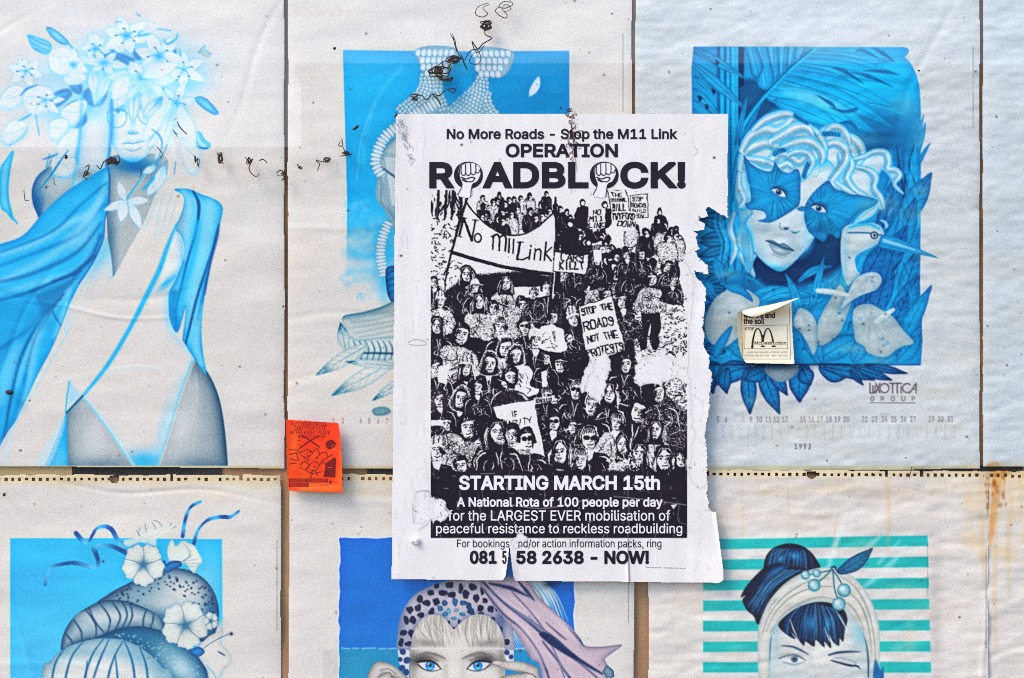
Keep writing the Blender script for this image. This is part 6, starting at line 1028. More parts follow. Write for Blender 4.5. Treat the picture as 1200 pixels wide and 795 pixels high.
    # standing woman with long hair, left
    f([(536,368),(534,338),(541,318),(549,312),(557,318),(564,340),(566,372)],K); person(547,322,15,'long',body=1.2)
    for x,y in ((509,331),(515,349)): person(x,y,11,'dark')
    # second, lower banner
    f([(590,326),(598,322),(624,321),(646,326),(650,340),(620,337),(594,338)],K); f([(602,337),(640,336),(642,348),(606,350)],W,smooth=False)
    # middle rows
    P=[(663,333,13,'light',.3,{'hat':'knit'}),(688,335,14,'bald',0,{}),(701,329,12,'dark',.4,{}),(672,312,10,'dark',0,{}),(722,322,11,'dark',0,{}),(740,318,11,'light',0,{}),(752,300,11,'dark',0,{}),(700,306,10,'long',0,{}),(784,312,10,'dark',0,{}),(735,300,9,'dark',0,{}),(763,328,13,'dark',.5,{'body':1.0}),(790,330,9,'light',0,{}),
       (593,333,14,'long',0,{}),(557,338,13,'light',0,{'hat':'brim'}),(640,340,15,'dark',.4,{}),(516,353,13,'light',0,{'hat':'knit'}),(562,354,14,'wavy',0,{'coat':LG}),(611,358,14,'dark',.2,{}),(625,345,11,'light',0,{}),(712,347,13,'dark',0,{}),(731,353,15,'dark',-.4,{}),(578,362,12,'dark',0,{}),
       (513,383,16,'long',0,{}),(587,383,16,'light',0,{'coat':K}),(615,383,16,'dark',0,{'glasses':True}),(541,392,20,'dark',.2,{'body':1.3}),(671,374,16,'light',.6,{'hat':'knit'}),(648,372,13,'dark',.2,{'coat':W}),(628,399,18,'white',.6,{}),(592,408,16,'hood',.2,{}),(604,418,16,'hood',0,{'coat':W}),
       (657,427,16,'dark',0,{'hat':'cap'}),(574,427,18,'hood',0,{}),(546,431,18,'wavy',0,{'hat':'knit'}),(733,427,17,'dark',.4,{'body':1.4}),(511,432,16,'dark',0,{}),(640,420,12,'dark',0,{}),
       (598,444,19,'dark',.3,{'beard':True}),(676,459,18,'light',.2,{'glasses':True}),(713,462,18,'long',.3,{}),(540,468,18,'light',.2,{'hood':1}),(772,462,18,'dark',.5,{'body':1.4}),(640,464,14,'light',0,{}),(516,468,15,'dark',0,{}),(560,455,13,'dark',0,{}),
       (649,496,18,'dark',.2,{'glasses':True}),(695,477,20,'light',-.2,{}),(747,484,21,'bald',.2,{}),(548,503,21,'dark',.4,{}),(769,505,17,'wavy',-.4,{'coat':LG}),(672,500,15,'dark',0,{}),(722,497,16,'light',0,{}),(524,498,15,'dark',.3,{}),
       (583,506,23,'long',.7,{}),(691,515,22,'light',.7,{'glasses':True}),(730,522,18,'wavy',0,{'coat':LG}),(601,512,22,'dark',-.4,{}),(616,516,21,'dark',.5,{'glasses':True}),(512,529,20,'light',0,{'hat':'knit'}),(656,530,22,'long',.1,{}),(566,535,18,'dark',0,{}),(681,540,20,'light',0,{}),(750,533,20,'wavy',.2,{}),(779,539,22,'long',.2,{}),(540,545,16,'dark',0,{}),(634,548,16,'dark',0,{}),(797,540,14,'long',0,{})]
    for x,y,h,hr,lk,kw in P:
        if 'hood' in kw: kw={}; hr='hood'
        person(x,y,h,hr,lk,shade=1 if r.random()<.6 else -1,tilt=r.normal()*.07,**kw)
    # fur collar textures, hands
    for k in range(120):
        x,y=(738,540) if k%2 else (600,530); x+=r.normal()*9; y+=r.normal()*7; st([(x,y),(x+r.normal()*3,y+3)],1.4,W if k%3 else K,.85)
    for x,y in ((650,470),(668,396),(560,520),(590,452),(702,360),(640,398),(748,372)): cv.ell(x,y,4,3,W,rot=r.random()*3); st([(x-2,y+1),(x+3,y)],.9,K)
    # main banner on two poles
    b=f([(546,237),(556,250),(572,265),(592,275),(612,275),(630,266),(648,250),(653,285),(650,322),(620,319),(585,311),(555,302),(530,295)],W,n=3,edge=LG,ew=2,ea=.4)
    st([(546,236),(556,250),(572,265),(592,275),(612,275),(630,266),(648,250)],1.8,K)
    st([(530,296),(560,305),(600,315),(650,322)],4.2,K)
    st([(548,230),(538,262),(528,300),(520,340)],[3,3.4,2.6,1.6],K,smooth=False); st([(651,232),(652,280),(652,330),(652,352)],2.6,K,smooth=False)
    for p in ([(566,266),(556,296)],[(600,280),(594,310)],[(628,276),(626,314)]): st(p,1,LG,.7)
    # N o
    for p,w in (([(543,256),(538,277)],2.6),([(543,256),(553,282)],3.2),([(557,258),(553,282)],2),([(540,256),(546,256)],1.2),([(554,258),(560,258.5)],1.2),([(536,277),(541,278)],1.2)): st(p,w,K,smooth=False)
    a=np.linspace(0,6.3,14); st(np.stack([560+4*np.cos(a),279+5*np.sin(a)],1),1.8,K,smooth=False)
    # m 1 1
    for p,w in (([(577,292),(578,276)],2),([(577,278),(582,275),(585,279),(585,293)],2.4),([(585,279),(590,276),(593,280),(592,294)],2.4),([(597,280),(596,296)],2),([(602,281),(601,297)],2),([(575,277),(580,276)],1.2)): st(p,w,K)
    # L i n k !
    for p,w in (([(609,284),(606,304)],2.8),([(606,304),(612,305),(618,302)],2),([(606,284),(613,284)],1.2),([(621,293),(620,304)],2.2),([(622,288),(622,289)],2.4),([(627,292),(626,304)],2),([(627,294),(632,292),(634,295),(633,305)],2),([(640,284),(638,305)],2.2),([(646,290),(639,297)],1.6),([(639,297),(646,306)],2),([(650,284),(649,299)],2),([(649,303),(649,304.5)],2.2)): st(p,w,K,smooth=False)
    # placards
    def plac(q,pole=None,edge=K):
        m=f(q,W,smooth=False); st(list(q)+[q[0]],1,edge,.9,smooth=False)
        if pole: st(pole,1.6,W,smooth=False)
        return m
    plac([(712,223),(734,222),(737,249),(715,251)]); hand(cv,'THE',716,226,12,4,K,1,.02); hand(cv,'CRIMINAL',715,232,18,4,K,.9,.02); hand(cv,'BILL',717,239,15,8,K,1.5,.02)
    plac([(738,229),(759,227),(760,255),(739,257)]); hand(cv,'STOP',741,231,14,4,K,1); hand(cv,'ROADS',740,238,17,5,K,1.1,-.02); hand(cv,'BUILD',741,245,16,4,K,.9); hand(cv,'NOW',744,251,10,3.6,K,.9)
    f([(690,245),(708,244),(709,268),(691,269)],W,smooth=False); hand(cv,'NO',696,246,8,5,K,1.2); hand(cv,'M11',692,253,15,6,K,1.4); hand(cv,'LINK',692,261,16,6,K,1.2)
    f([(716,248),(745,249),(745,271),(716,270)],W,smooth=False); hand(cv,'TWYFORD',717,250,26,6.5,K,1.3,.06); hand(cv,'DOWN',724,259,20,6.5,K,1.3,.06)
    plac([(650,295),(680,300),(690,297),(686,322),(648,318)]); hand(cv,'CARS',658,296,26,9,K,1.7,.10); hand(cv,'KILL!',656,307,27,9,K,1.7,-.02)
    f([(694,286),(704,283),(705,306),(696,308)],W,smooth=False); hand(cv,'STOP',695,288,8,4,K,.9,-.05)
    st([(648,350),(650,320)],1.4,W)
    q=[(678,359),(718,347),(733,411),(718,416),(690,424),(684,400)]; plac(q)
    hand(cv,'STOP',681,362,17,8,K,1.6,-.2); hand(cv,'THE',704,357,13,7,K,1.5,-.2); hand(cv,'ROADS',683,378,36,10,K,1.8,-.2); hand(cv,'NOT',687,395,14,8,K,1.5,-.2); hand(cv,'THE',707,391,16,8,K,1.5,-.2); hand(cv,'PROTESTS',688,411,42,9,K,1.6,-.22)
    plac([(577,476),(626,468),(640,537),(612,546),(592,520)]); hand(cv,'IF',598,482,6,6,K,1.1,-.1); hand(cv,'CHARITY',583,494,40,7,K,1,-.12)
    for x,y,h,hr,lk,kw in ((601,512,22,'dark',-.4,{}),(617,517,21,'dark',.5,{'glasses':True}),(583,508,23,'long',.7,{})): person(x,y,h,hr,lk,**kw)
    f([(624,467),(650,463),(651,469),(626,474)],W,smooth=False); hand(cv,'ROADLESS',627,468,20,4,K,.9,-.12)
    f([(514,430),(527,428),(522,452),(512,448)],W,smooth=False); f([(634,436),(640,434),(640,452),(634,454)],W,smooth=False); f([(505,492),(520,493),(519,500),(505,500)],W,smooth=False)
    # solid black base for the wording
    f([(503,553),(520,551),(560,552),(640,553),(700,552),(770,552),(808,553),(808,640),(503,640)],K,soft=4,smooth=False)
    for x,y in ((524,551),(640,549),(676,550),(760,550)): f([(x-7,560),(x-5,548),(x,545),(x+4,549),(x+9,560)],K)

def fist(f, st, x, y, K, W):
    """raised fist with forearm, knuckles drawn in black line"""
    f([(x-13,y-6),(x-11,y-13),(x-4,y-16),(x+5,y-16),(x+12,y-11),(x+13,y-2),(x+9,y+6),(x+3,y+10),(x+1,y+24),(x-14,y+22),(x-9,y+10),(x-11,y+2)],W,n=4,mark=True)
    a=np.linspace(0,6.3,26)
    for p,w in (([(x-12,y-5),(x-12,y+2),(x-9,y+10),(x-14,y+22)],1.2),([(x+13,y-2),(x+9,y+6),(x+3,y+10),(x+1,y+24)],1.2),([(x-10,y-12),(x-10,y-4),(x-7,y-1),(x-5,y-4),(x-5,y-14)],1.3),([(x-5,y-4),(x-2,y-1),(x+1,y-4),(x+1,y-15)],1.3),([(x+1,y-4),(x+4,y-2),(x+7,y-5),(x+7,y-14)],1.3),([(x+7,y-5),(x+10,y-4),(x+12,y-8)],1.2),([(x-10,y+1),(x-4,y+3),(x+2,y+1),(x+6,y+2)],1.6),([(x+6,y+2),(x+3,y+6),(x-3,y+6)],1.4),([(x-8,y+4),(x-4,y+6)],2.2),([(x-12,y-5),(x-11,y-12),(x-4,y-16),(x+5,y-16),(x+12,y-11),(x+13,y-3)],1.2)):
        st(p,w,K)

INK = (.10,.07,.115); PPW = (.838,.812,.803)
def poster(cv, k2=2.5):
    """the white protest poster: paper colour, photocopied crowd, wear"""
    g = Canvas(500, 218, 812, 636, k2, (1, 1, 1)); crowd(g)
    X, Y = np.meshgrid(np.arange(g.w)/k2, np.arange(g.h)/k2)
    r = np.random.default_rng(3)
    n = r.normal(size=(g.h, g.w)).astype(np.float32)
    n = (n+np.roll(n,1,0)+np.roll(n,1,1)+np.roll(n,(1,1),(0,1)))/2
    wx = 1.3*vnoise(X/7, Y/7, 31, 2)+1.2*vnoise(X/18, Y/18, 32, 1); wy = 1.3*vnoise(X/7, Y/7, 33, 2)+1.2*vnoise(X/18, Y/18, 34, 1)
    keepflat = np.clip((np.abs(X+500-594)-66)/10, 0, 1)+np.clip((Y+218-330)/10, 0, 1); keepflat = np.clip(keepflat, .25, 1)   # the banner stays straight
    sx_ = np.clip(((X+wx*keepflat)*k2).round().astype(int), 0, g.w-1); sy_ = np.clip(((Y+wy*keepflat)*k2).round().astype(int), 0, g.h-1)
    v = g.A[sy_, sx_, 0]+n*.13+.10*vnoise(X/3, Y/3, 5)+.10*vnoise(X/1.3, Y/1.3, 6, 1)
    t = np.clip((v-.47)/.12, 0, 1)
    col = np.array(INK, np.float32)+(np.array(PPW, np.float32)-np.array(INK, np.float32))*t[..., None]
    # resample into the poster canvas (same density)
    def put(x0, y0, x1, y1):
        i0 = int(round((x0-cv.x0)*cv.k)); i1 = int(round((x1-cv.x0)*cv.k)); j0 = int(round((y0-cv.y0)*cv.k)); j1 = int(round((y1-cv.y0)*cv.k))
        xs = (np.arange(i0, i1)/cv.k+cv.x0-500)*k2; ys = (np.arange(j0, j1)/cv.k+cv.y0-218)*k2
        xi = np.clip(xs.astype(int), 0, g.w-2); yi = np.clip(ys.astype(int), 0, g.h-2); fx = (xs-xi)[None, :, None]; fy = (ys-yi)[:, None, None]
        c = col
        cv.A[j0:j1, i0:i1] = (c[yi][:, xi]*(1-fx)+c[yi][:, xi+1]*fx)*(1-fy)+(c[yi+1][:, xi]*(1-fx)+c[yi+1][:, xi+1]*fx)*fy
        cv.I[j0:j1, i0:i1] = 1
    put(505, 223, 805.5, 631)
    f, st, bl = cv.fill, cv.stroke, cv.blob
    # tears that bare the white paper core
    cv.pid = 0
    TW = (.838,.815,.808)
    def tear(p, sd):
        q = cr(p, 10); rr = np.random.default_rng(sd); nn = rr.normal(size=q.shape); q = q+nn*.6+np.stack([vnoise(q[:,0]/4+sd,q[:,1]/4,60+sd,2),vnoise(q[:,0]/4,q[:,1]/4+sd,61+sd,2)],1)*3.0
        m = f(q, TW, smooth=False, edge=(.62,.595,.60), ew=1.1, ea=.55, mark=False)
        W_, mm = m; cv.I[W_[0]:W_[1], W_[2]:W_[3]][mm > .5] = 1+sd
        for k in range(60):          # toner left clinging to the fibres
            u = q[rr.integers(len(q))]*(.85+.15*rr.random())+q.mean(0)*.1+rr.normal(size=2)*1.2; st([u,u+rr.normal(size=2)*1.6],.5+.7*rr.random(),(.25,.21,.25),.55,clip=m)
        for k in range(26):
            u = q[rr.integers(len(q))]*.6+q.mean(0)*.4+rr.normal(size=2)*3; st([u, u+rr.normal(size=2)*5], 1.2, (.77,.745,.765) if k%2 else (.86,.84,.85), .4, 2, clip=m)
    tear([(746,426),(753,420),(760,416),(766,413),(778,409),(781,416),(788,421),(797,428),(806,432),(814,430),(814,446),(803,449),(792,445),(780,447),(775,452),(765,450),(752,452),(745,448),(744,438)], 1)
    tear([(700,418),(712,414),(716,432),(712,444),(708,462),(700,470),(690,462),(684,452),(692,436)], 2)
    tear([(690,424),(700,420),(690,446),(682,462),(680,450)], 2)
    tear([(486,580),(492,576),(500,575.5),(507,582),(515,585),(521,588),(525,594),(526,602),(524,608),(515,611),(507,612),(495,614),(485,613),(483.5,600)], 3)
    tear([(600,634),(604,629),(608,624.5),(613,627),(618,630.5),(614,636),(612,641),(603,643),(599,640)], 5)
    tear([(800,300),(812,330),(806,420),(812,500),(808,560),(830,560),(836,400),(830,300)], 4)
    for q in ([(484,592),(484,604),(485,613)],[(487,577),(496,575.5),(506,577)],[(493,621),(497,617),(502,614)]): st(q,.9,(.50,.46,.48),.6,1.3)
    st([(496,618),(500,615),(491,622)],3,(.72,.70,.71),.8,3)
    cv.pid = 0
    # creases and scratches
    for p,o in (([(735,560),(737,600),(736,640),(738,684)],.8),([(672,134),(670,150),(673,176),(676,200)],.5),([(668,212),(670,226)],.4)): st(p,1.2,(.40,.36,.38),o,1.6)
    for p in ([(690,585),(640,596),(600,592)],[(720,582),(760,586),(804,592)],[(588,602),(584,610),(588,616)]): st(p,1,(.62,.58,.62),.8,1.2)
    f([(786,592),(794,591),(789,597)],PPW,smooth=False)
    for k in range(70):
        x=460+rng.random()*388; y=134+rng.random()*548; bl(x,y,.8+rng.random(),.8+rng.random()*.8,(.40,.32,.30),.5*rng.random())
    for x,y in ((837,185),(541,170),(470,300)): bl(x,y,1.6,1.3,(.25,.10,.06),.9)
    st([(814,172),(818,178),(814,182)],.9,(.55,.5,.5),.6); st([(478,402),(486,398),(496,400),(500,404),(488,405),(480,404)],1,(.48,.46,.48),.7)
    for k in range(40): x=462+rng.random()*40; y=150+rng.random()*520; st([(x,y),(x+rng.normal()*1.5,y+6+rng.random()*14)],.9,(.70,.68,.71),.5,1.4)
    for k in range(40): x=808+rng.random()*30; y=250+rng.random()*420; st([(x,y),(x+rng.normal()*4,y+4+rng.random()*8)],1,(.70,.68,.71) if k%2 else (.88,.86,.87),.5,1.4)
    # ghost of the old plaster at the top left corner
    for k in range(26):
        a=rng.random(); x=466+a*14+rng.normal()*2; y=140+a*42+rng.normal()*5; st([(x,y),(x+2+rng.normal()*3,y+2),(x+3,y+6)],.9,(.38,.42,.45),.55,1.2)
    # dirt trail of the creeper over the headline
    for k in range(60):
        y=131+rng.random()*62; x=671+rng.normal()*(4 if y<175 else 2)-.12*(y-150)*(rng.random()<.3); st([(x,y),(x+rng.normal()*2.4,y+rng.normal()*3)],.5+rng.random()*1.2,(.30,.16,.10),.5+.4*rng.random())
    # worn toner: flakes and rubs in the black
    for k in range(420):
        x=506+rng.random()*299; y=300+rng.random()*330; a_=rng.random(); st([(x,y),(x+rng.normal()*(1 if a_<.8 else 6),y+rng.normal()*1.5)],.5+.6*rng.random(),PPW,.35+.4*rng.random())
    for k in range(26): x=510+rng.random()*290; y=556+rng.random()*74; bl(x,y,6+rng.random()*12,2+rng.random()*5,(.30,.26,.31),.12)
    # damp wrinkles and handling marks
    for k in range(80):
        x=462+rng.random()*380; y=136+rng.random()*540; st([(x,y),(x+rng.normal()*2,y+8+rng.random()*18),(x+rng.normal()*3,y+26)],[.4,1.1,.4],(.70,.66,.67) if k%3 else (.9,.88,.89),.35,1.6)
    for k in range(30): x=462+rng.random()*380; y=136+rng.random()*540; bl(x,y,10+rng.random()*22,8+rng.random()*16,(.78,.735,.72) if k%2 else (.86,.84,.85),.25*((x<500)|(x>812)|(y<220)|(y>640)))
    # small print
    for k in range(40): st([(757+k*1.16,665+.05*k*.6),(757+k*1.16+.7,665.4+.03*k)],.8,(.45,.42,.44),.7*(rng.random()>.2))
def small(cv):
    f, st, bl = cv.fill, cv.stroke, cv.blob
    TX = (.40,.34,.37)
    # cream binding edges
    cv.pid = 30
    for a, b, y in ((-76,330,570),(338,744,569),(760,1159,562),(1150,1560,564)):
        f([(a,546),(b,546),(b,y),(a,y)], (.80,.745,.63), col2=(.81,.785,.77), ax=((0,y-9),(0,y+3)), smooth=False)
    cv.pid = 0
    # yellowed tops below the perforation
    for k in range(60):
        x=-60+rng.random()*1280; y=562+rng.random()*22; bl(x,y,14+rng.random()*20,4+rng.random()*5,(.80,.735,.62),.22)
    # wording of the right hand page
    cv.pid = 31
    x0,y0,h=1019.5,449.5,11.2
    G=[[(0,0),(0,1),(.7,1)],[(.55,.25),(.55,.75),(.75,1),(1.0,.85),(1.0,.25)],[(1.15,.0),(1.95,1)],[(1.95,.0),(1.15,1)]]
    for g in G: st([(x0+u*6,y0+v*h) for u,v in g],1.5,TX,.95,smooth=False)
    a=np.linspace(0,6.3,20); st(np.stack([x0+17+5.3*np.cos(a),y0+h/2+5.3*np.sin(a)],1),1.5,TX,.95,smooth=False)
    for g in ([(23,0),(37,0)],[(26.5,0),(26.5,h)],[(32,0),(32,h)],[(36.5,4),(36.5,h)],[(54,h),(54,0),(46.5,h)],[(50,6.6),(54,6.6)]): st([(x0+u,y0+v) for u,v in g],1.5,TX,.95,smooth=False)
    a=np.linspace(.9,5.4,16); st(np.stack([x0+43.5+5.3*np.cos(a),y0+h/2+5.3*np.sin(a)],1),1.5,TX,.95,smooth=False)
    for ch,x in zip('GROUP',(1019.5,1031.5,1043.5,1056,1068)): cv.text(ch,x,464.6,None,5.4,TX,.05)
    st([(1019,472.2),(1073,472.4)],.8,TX,.9,smooth=False)
    # dates
    cv.pid = 32
    D=[('5',839.5),('6',849),('8',869),('9',878),('10',886),('11',896.5),('12',906),('13',916),('15',937),('16',947),('17',957),('18',967.5),('19',977.5),('20',988),('22',1009.5),('23',1021),('24',1032.5),('25',1043.5),('26',1055),('27',1066),('29',1088),('30',1098.5),('31',1110)]
    for t,x in D:
        cv.text(t,x,488.6-.002*(x-840),3.9*len(t)-.3,6.4,(.36,.31,.33),.0,.4 if t in('8',) else .8)
        for q in (0,10): st([(x+q-1.5,498),(x+q-1.5,512+rng.random()*4)],.6,(.66,.62,.61),.45,smooth=False)
    for t,x in zip('1993',(931,936.3,941.6,947)): cv.text(t,x,520.4,3.6,6.0,(.33,.29,.31),.05,.9)
    for t,x in (('1',389),('2',400),('4',421),('5',431),('6',441.5),('7',451.5)): cv.text(t,x,490.5,3.6,6.0,(.45,.40,.41),0,.8)
    # hairline print up the page edges
    cv.pid = 31
    for x,y0,y1 in ((324.5,633,740),(736.5,683,730),(1087,636,700),(730,40,130),(1140.5,54,150),(1155.5,640,760)):
        y=y0
        while y<y1: st([(x,y),(x+.1,y+1.5)],.9,(.45,.41,.42),.55,smooth=False); y+=2.2+rng.random()
    cv.pid = 0
    # foxing, specks, smears
    for k in range(420):
        x=-70+rng.random()*1330; y=-60+rng.random()*880; r_=.5+rng.random()**3*1.1; bl(x,y,r_,r_*(.6+rng.random()*.6),((.30,.22,.24),(.45,.30,.22),(.25,.2,.3))[k%3],.35+.5*rng.random())
    for k in range(60):
        x=760+rng.random()*480; y=300+rng.random()*480; bl(x,y,8+rng.random()*20,5+rng.random()*10,(.80,.735,.66),.28)
    for k in range(30):
        x=1000+rng.random()*240; y=30+rng.random()*300; bl(x,y,10+rng.random()*16,5+rng.random()*10,(.80,.76,.72),.25)
    for k in range(46):
        x=-60+rng.random()*1300; y=-50+rng.random()*580; bl(x,y,20+rng.random()*50,10+rng.random()*26,((.835,.815,.84),(.80,.765,.735),(.83,.80,.79),(.79,.775,.80))[k%4],.35*(cv.I[int((min(max(y,-60),790)+68)*1.25),int((min(max(x,-70),1250)+80)*1.25)]==0))
    for k in range(26):        # tide lines of old damp
        x=350+rng.random()*860; y=(540 if k%2 else 20)+rng.random()*230; a=np.linspace(0,3+rng.random()*3,14); r1=14+rng.random()*40
        if (600<y and 800<x<1110) or (y<470 and 780<x<1110) or (y<280 and x<700): continue
        st(np.stack([x+r1*np.cos(a+k)*(1+.1*rng.normal(size=14)),y+.5*r1*np.sin(a+k)],1),1.2,(.74,.68,.62),.28,2.4)
    cv.pid = 33
    for p,w_,o in (([(1166,548),(1168,575),(1164,600),(1162,622),(1160,640)],[14,11,8,6,2],.4),([(1160,548),(1172,556),(1185,552)],[8,8,4],.6),([(1178,550),(1177,565),(1176,580)],[4,3,1],.5)):
        st(p,w_,(.74,.46,.14),o,4)
    f([(1158,546),(1176,546),(1174,572),(1168,580),(1168,612),(1163,636),(1159,600),(1162,570)],(.77,.56,.30),soft=8,op=.4)
    cv.pid = 0
    for p in ([(1182,552),(1184,590),(1181,640),(1183,700)],[(1152,560),(1151,620),(1153,690)],[(1196,556),(1197,600)],[(1040,562),(1042,600),(1040,650)],[(1168,600),(1166,680),(1167,760)]): st(p,[4,6,2],(.79,.69,.52),.4,7)
    for k in range(70): x=1130+rng.random()*110; y=548+(rng.random()**2)*120; bl(x,y,5+rng.random()*9,3+rng.random()*8,(.79,.68,.50),.22)
    for k in range(24): x=1155+rng.random()*24; y=548+rng.random()*50; bl(x,y,2,3,(.55,.30,.10),.4)
    for x,y in ((870,575),(922,560),(983,600),(1148,560)): st([(x,y),(x+rng.normal()*2,y+30),(x+rng.normal()*3,y+60)],[2,3,1],(.78,.70,.58),.35,4)

# ---------------------------------------------------------------- printed stickers
OR = (.90,.20,.04)
def orange_art(cv):
    f, st, bl = cv.fill, cv.stroke, cv.blob
    r = np.random.default_rng(21); DK=(.42,.06,.03)
    for k in range(170):
        x=333+r.random()*72; y=488+r.random()*92; t=np.clip((y-500)/70+r.normal()*.3,0,1); bl(x,y,4,3,lerp(np.array((.88,.14,.04)),np.array((.95,.36,.08)),t),.5)
    bl(345,520,5,30,(.96,.45,.08),.5); bl(400,540,3,40,(.97,.42,.1),.5); bl(372,570,30,4,(.98,.5,.12),.6)
    cv.pid = 1
    for t,x,y,w_,h in (('PUT YOUR CROSS',341,495,42,4.2),('CAST YOUR VOTE',344,500,38,4.2),('IN THE RIGHT PLACE',339,505,48,4.0),('BALLOT PAPER',349,510,32,3.6)): cv.text(t,x,y,w_,h,DK,.12,.9)
    for k in range(4): st([(349,516+k*5),(352,517+k*5)],.9,DK,.6)
    st([(354,510.5),(364,517),(374,524)],1.7,DK); st([(373,511.5),(363,517),(352,525)],1.7,DK)
    f([(382,519),(385,516.5),(390,516),(393.5,520),(392,524),(386,527),(382.5,524)],DK); st([(382,522),(387,526.5),(394,520)],1.2,DK); st([(388,524),(391,521)],1,OR)
    for p in ([(339,527),(348,528),(352,531)],[(339,533),(347,531)],[(340,538),(348,540)],[(339,544),(347,543)],[(347,530),(350,540)],[(352,531),(360,527),(366,531),(360,536),(353,534)],[(356,537),(362,540),(360,532)],[(366,531),(372,526),(374,533),(369,539)],[(374,533),(381,530),(384,536),(376,541)],[(352,545),(357,541),(362,546),(358,551),(352,548)],[(362,546),(368,541),(374,545),(370,551),(364,552)],[(358,551),(366,555),(376,553)],[(364,556),(368,551),(372,557)],[(374,545),(380,542),(382,548)],[(366,556),(364,561)],[(384,536),(390,533)]):
        st(p,1.1,DK,.9)
    for x,y in ((363,530),(371,537),(378,542),(360,548),(369,547)): bl(x,y,1.6,1,DK,.8)
    f([(382,543),(386,540),(392,536),(394,538),(393,560),(379,559)],DK,smooth=False); st([(384,548),(389,548)],1,OR)
    for a,b,y in ((338.5,384,561),(338.5,362,566.5)): f([(a,y),(b,y),(b,y+4.6),(a,y+4.6)],DK,smooth=False)
    cv.text('ANARCHIST COMMUNIST',339.5,561.8,43,3,OR,.05); cv.text('FEDERATION',339.5,567.3,21,3,OR,.05)
    for k in range(3): st([(363,567+k*1.6),(386,568+k*1.6)],.5,DK,.5,smooth=False)
    f([(385,564),(390,564),(387,568)],DK,smooth=False)
    cv.pid = 0

def mc_art(cv):
    f, st, bl = cv.fill, cv.stroke, cv.blob
    CR=(.88,.83,.73); DK=(.16,.13,.12); r=np.random.default_rng(5)
    for k in range(60): bl(862+r.random()*72,350+r.random()*80,8,5,((.90,.86,.77),(.84,.76,.62))[k%2],.25)
    bl(868,395,4,40,(.80,.68,.48),.6); bl(898,366,30,6,(.72,.58,.40),.6)
    cv.pid = 1
    cv.text('wildlife and',871.5,366.5,37,6.2,DK,.35); cv.text('the soil',871.5,373.5,24,6.2,DK,.35)
    for p in ([(870,358),(926,354)],[(869,362),(870,418)],[(869.5,421),(926.5,421)],[(925,360),(926.5,421)],[(872,382),(922.5,381)],[(922.5,381),(923,409)],[(872,409),(923,409)],[(872,382),(872,409)]): st(p,.6,(.38,.32,.28),.85,smooth=False)
    cv.text('STOP',873,384,11,3.2,DK,.15)
    for x in (0,11.8):
        pts=[(881.5+x,407.5 if x==0 else 400),(882.5+x,398),(885+x,388.5),(888+x,385.2),(891+x,388.5),(893.2+x,396),(894+x,400 if x else 400)]
        st(pts,[2.6,2.2,1.7,1.3,1.7,2.0,2.4],DK,1)
    st([(893.6,394),(893.8,399)],3,DK,1,smooth=False)
    for x in (894,907): st([(x-1.6,406),(x+1.2,406)],2,DK,1,smooth=False)
    cv.text('McDestruction',884,400.3,37.5,3.6,DK,.12)
    cv.text('organise now for a better world',875,411.6,48,2.4,(.35,.30,.27),.0); cv.text('PEOPLE AND NATURE - NOT PROFITS',873,415.8,50,2.4,(.35,.30,.27),0)
    cv.pid = 0
# ================================================================ materials
def mat(name):
    m = bpy.data.materials.new(name); m.use_nodes = True
    return m, m.node_tree.nodes, m.node_tree.links, m.node_tree.nodes['Principled BSDF']

def paper_mat(name, rough=.8, fibre=260, amt=.035, bump=.12, attr=True, col=None, spec=.25, coarse=35, camt=.03):
    m, N, L, P = mat(name)
    tc = N.new('ShaderNodeTexCoord')
    n1 = N.new('ShaderNodeTexNoise'); n1.inputs['Scale'].default_value = fibre*4; n1.inputs['Detail'].default_value = 3; n1.inputs['Roughness'].default_value = .75
    n2 = N.new('ShaderNodeTexNoise'); n2.inputs['Scale'].default_value = coarse; n2.inputs['Detail'].default_value = 5
    L.new(tc.outputs['Object'], n1.inputs['Vector']); L.new(tc.outputs['Object'], n2.inputs['Vector'])
    def rng_(n, a):
        r = N.new('ShaderNodeMapRange'); r.inputs['From Min'].default_value = .3; r.inputs['From Max'].default_value = .7
        r.inputs['To Min'].default_value = 1-a; r.inputs['To Max'].default_value = 1+a
        L.new(n.outputs['Fac'], r.inputs['Value']); return r
    a, b = rng_(n1, amt), rng_(n2, camt)
    mu = N.new('ShaderNodeMath'); mu.operation = 'MULTIPLY'; L.new(a.outputs[0], mu.inputs[0]); L.new(b.outputs[0], mu.inputs[1])
    vm = N.new('ShaderNodeVectorMath'); vm.operation = 'SCALE'; L.new(mu.outputs[0], vm.inputs['Scale'])
    if attr:
        at = N.new('ShaderNodeAttribute'); at.attribute_name = 'ink'; L.new(at.outputs['Color'], vm.inputs[0])
    else: vm.inputs[0].default_value = col
    L.new(vm.outputs[0], P.inputs['Base Color'])
    P.inputs['Roughness'].default_value = rough; P.inputs['Specular IOR Level'].default_value = spec
    bp = N.new('ShaderNodeBump'); bp.inputs['Strength'].default_value = bump; bp.inputs['Distance'].default_value = .0004
    L.new(n1.outputs['Fac'], bp.inputs['Height']); L.new(bp.outputs[0], P.inputs['Normal'])
    return m

def lin(c):
    c = np.asarray(c, np.float64); return np.where(c <= .04045, c/12.92, ((np.maximum(c, 0)+.055)/1.055)**2.4)
GAIN = np.array((1.22, 1.19, 1.12))           # ink colours as photographed -> paper and ink reflectance
def albedo(c): return np.clip(lin(c)*GAIN, 0, .93)

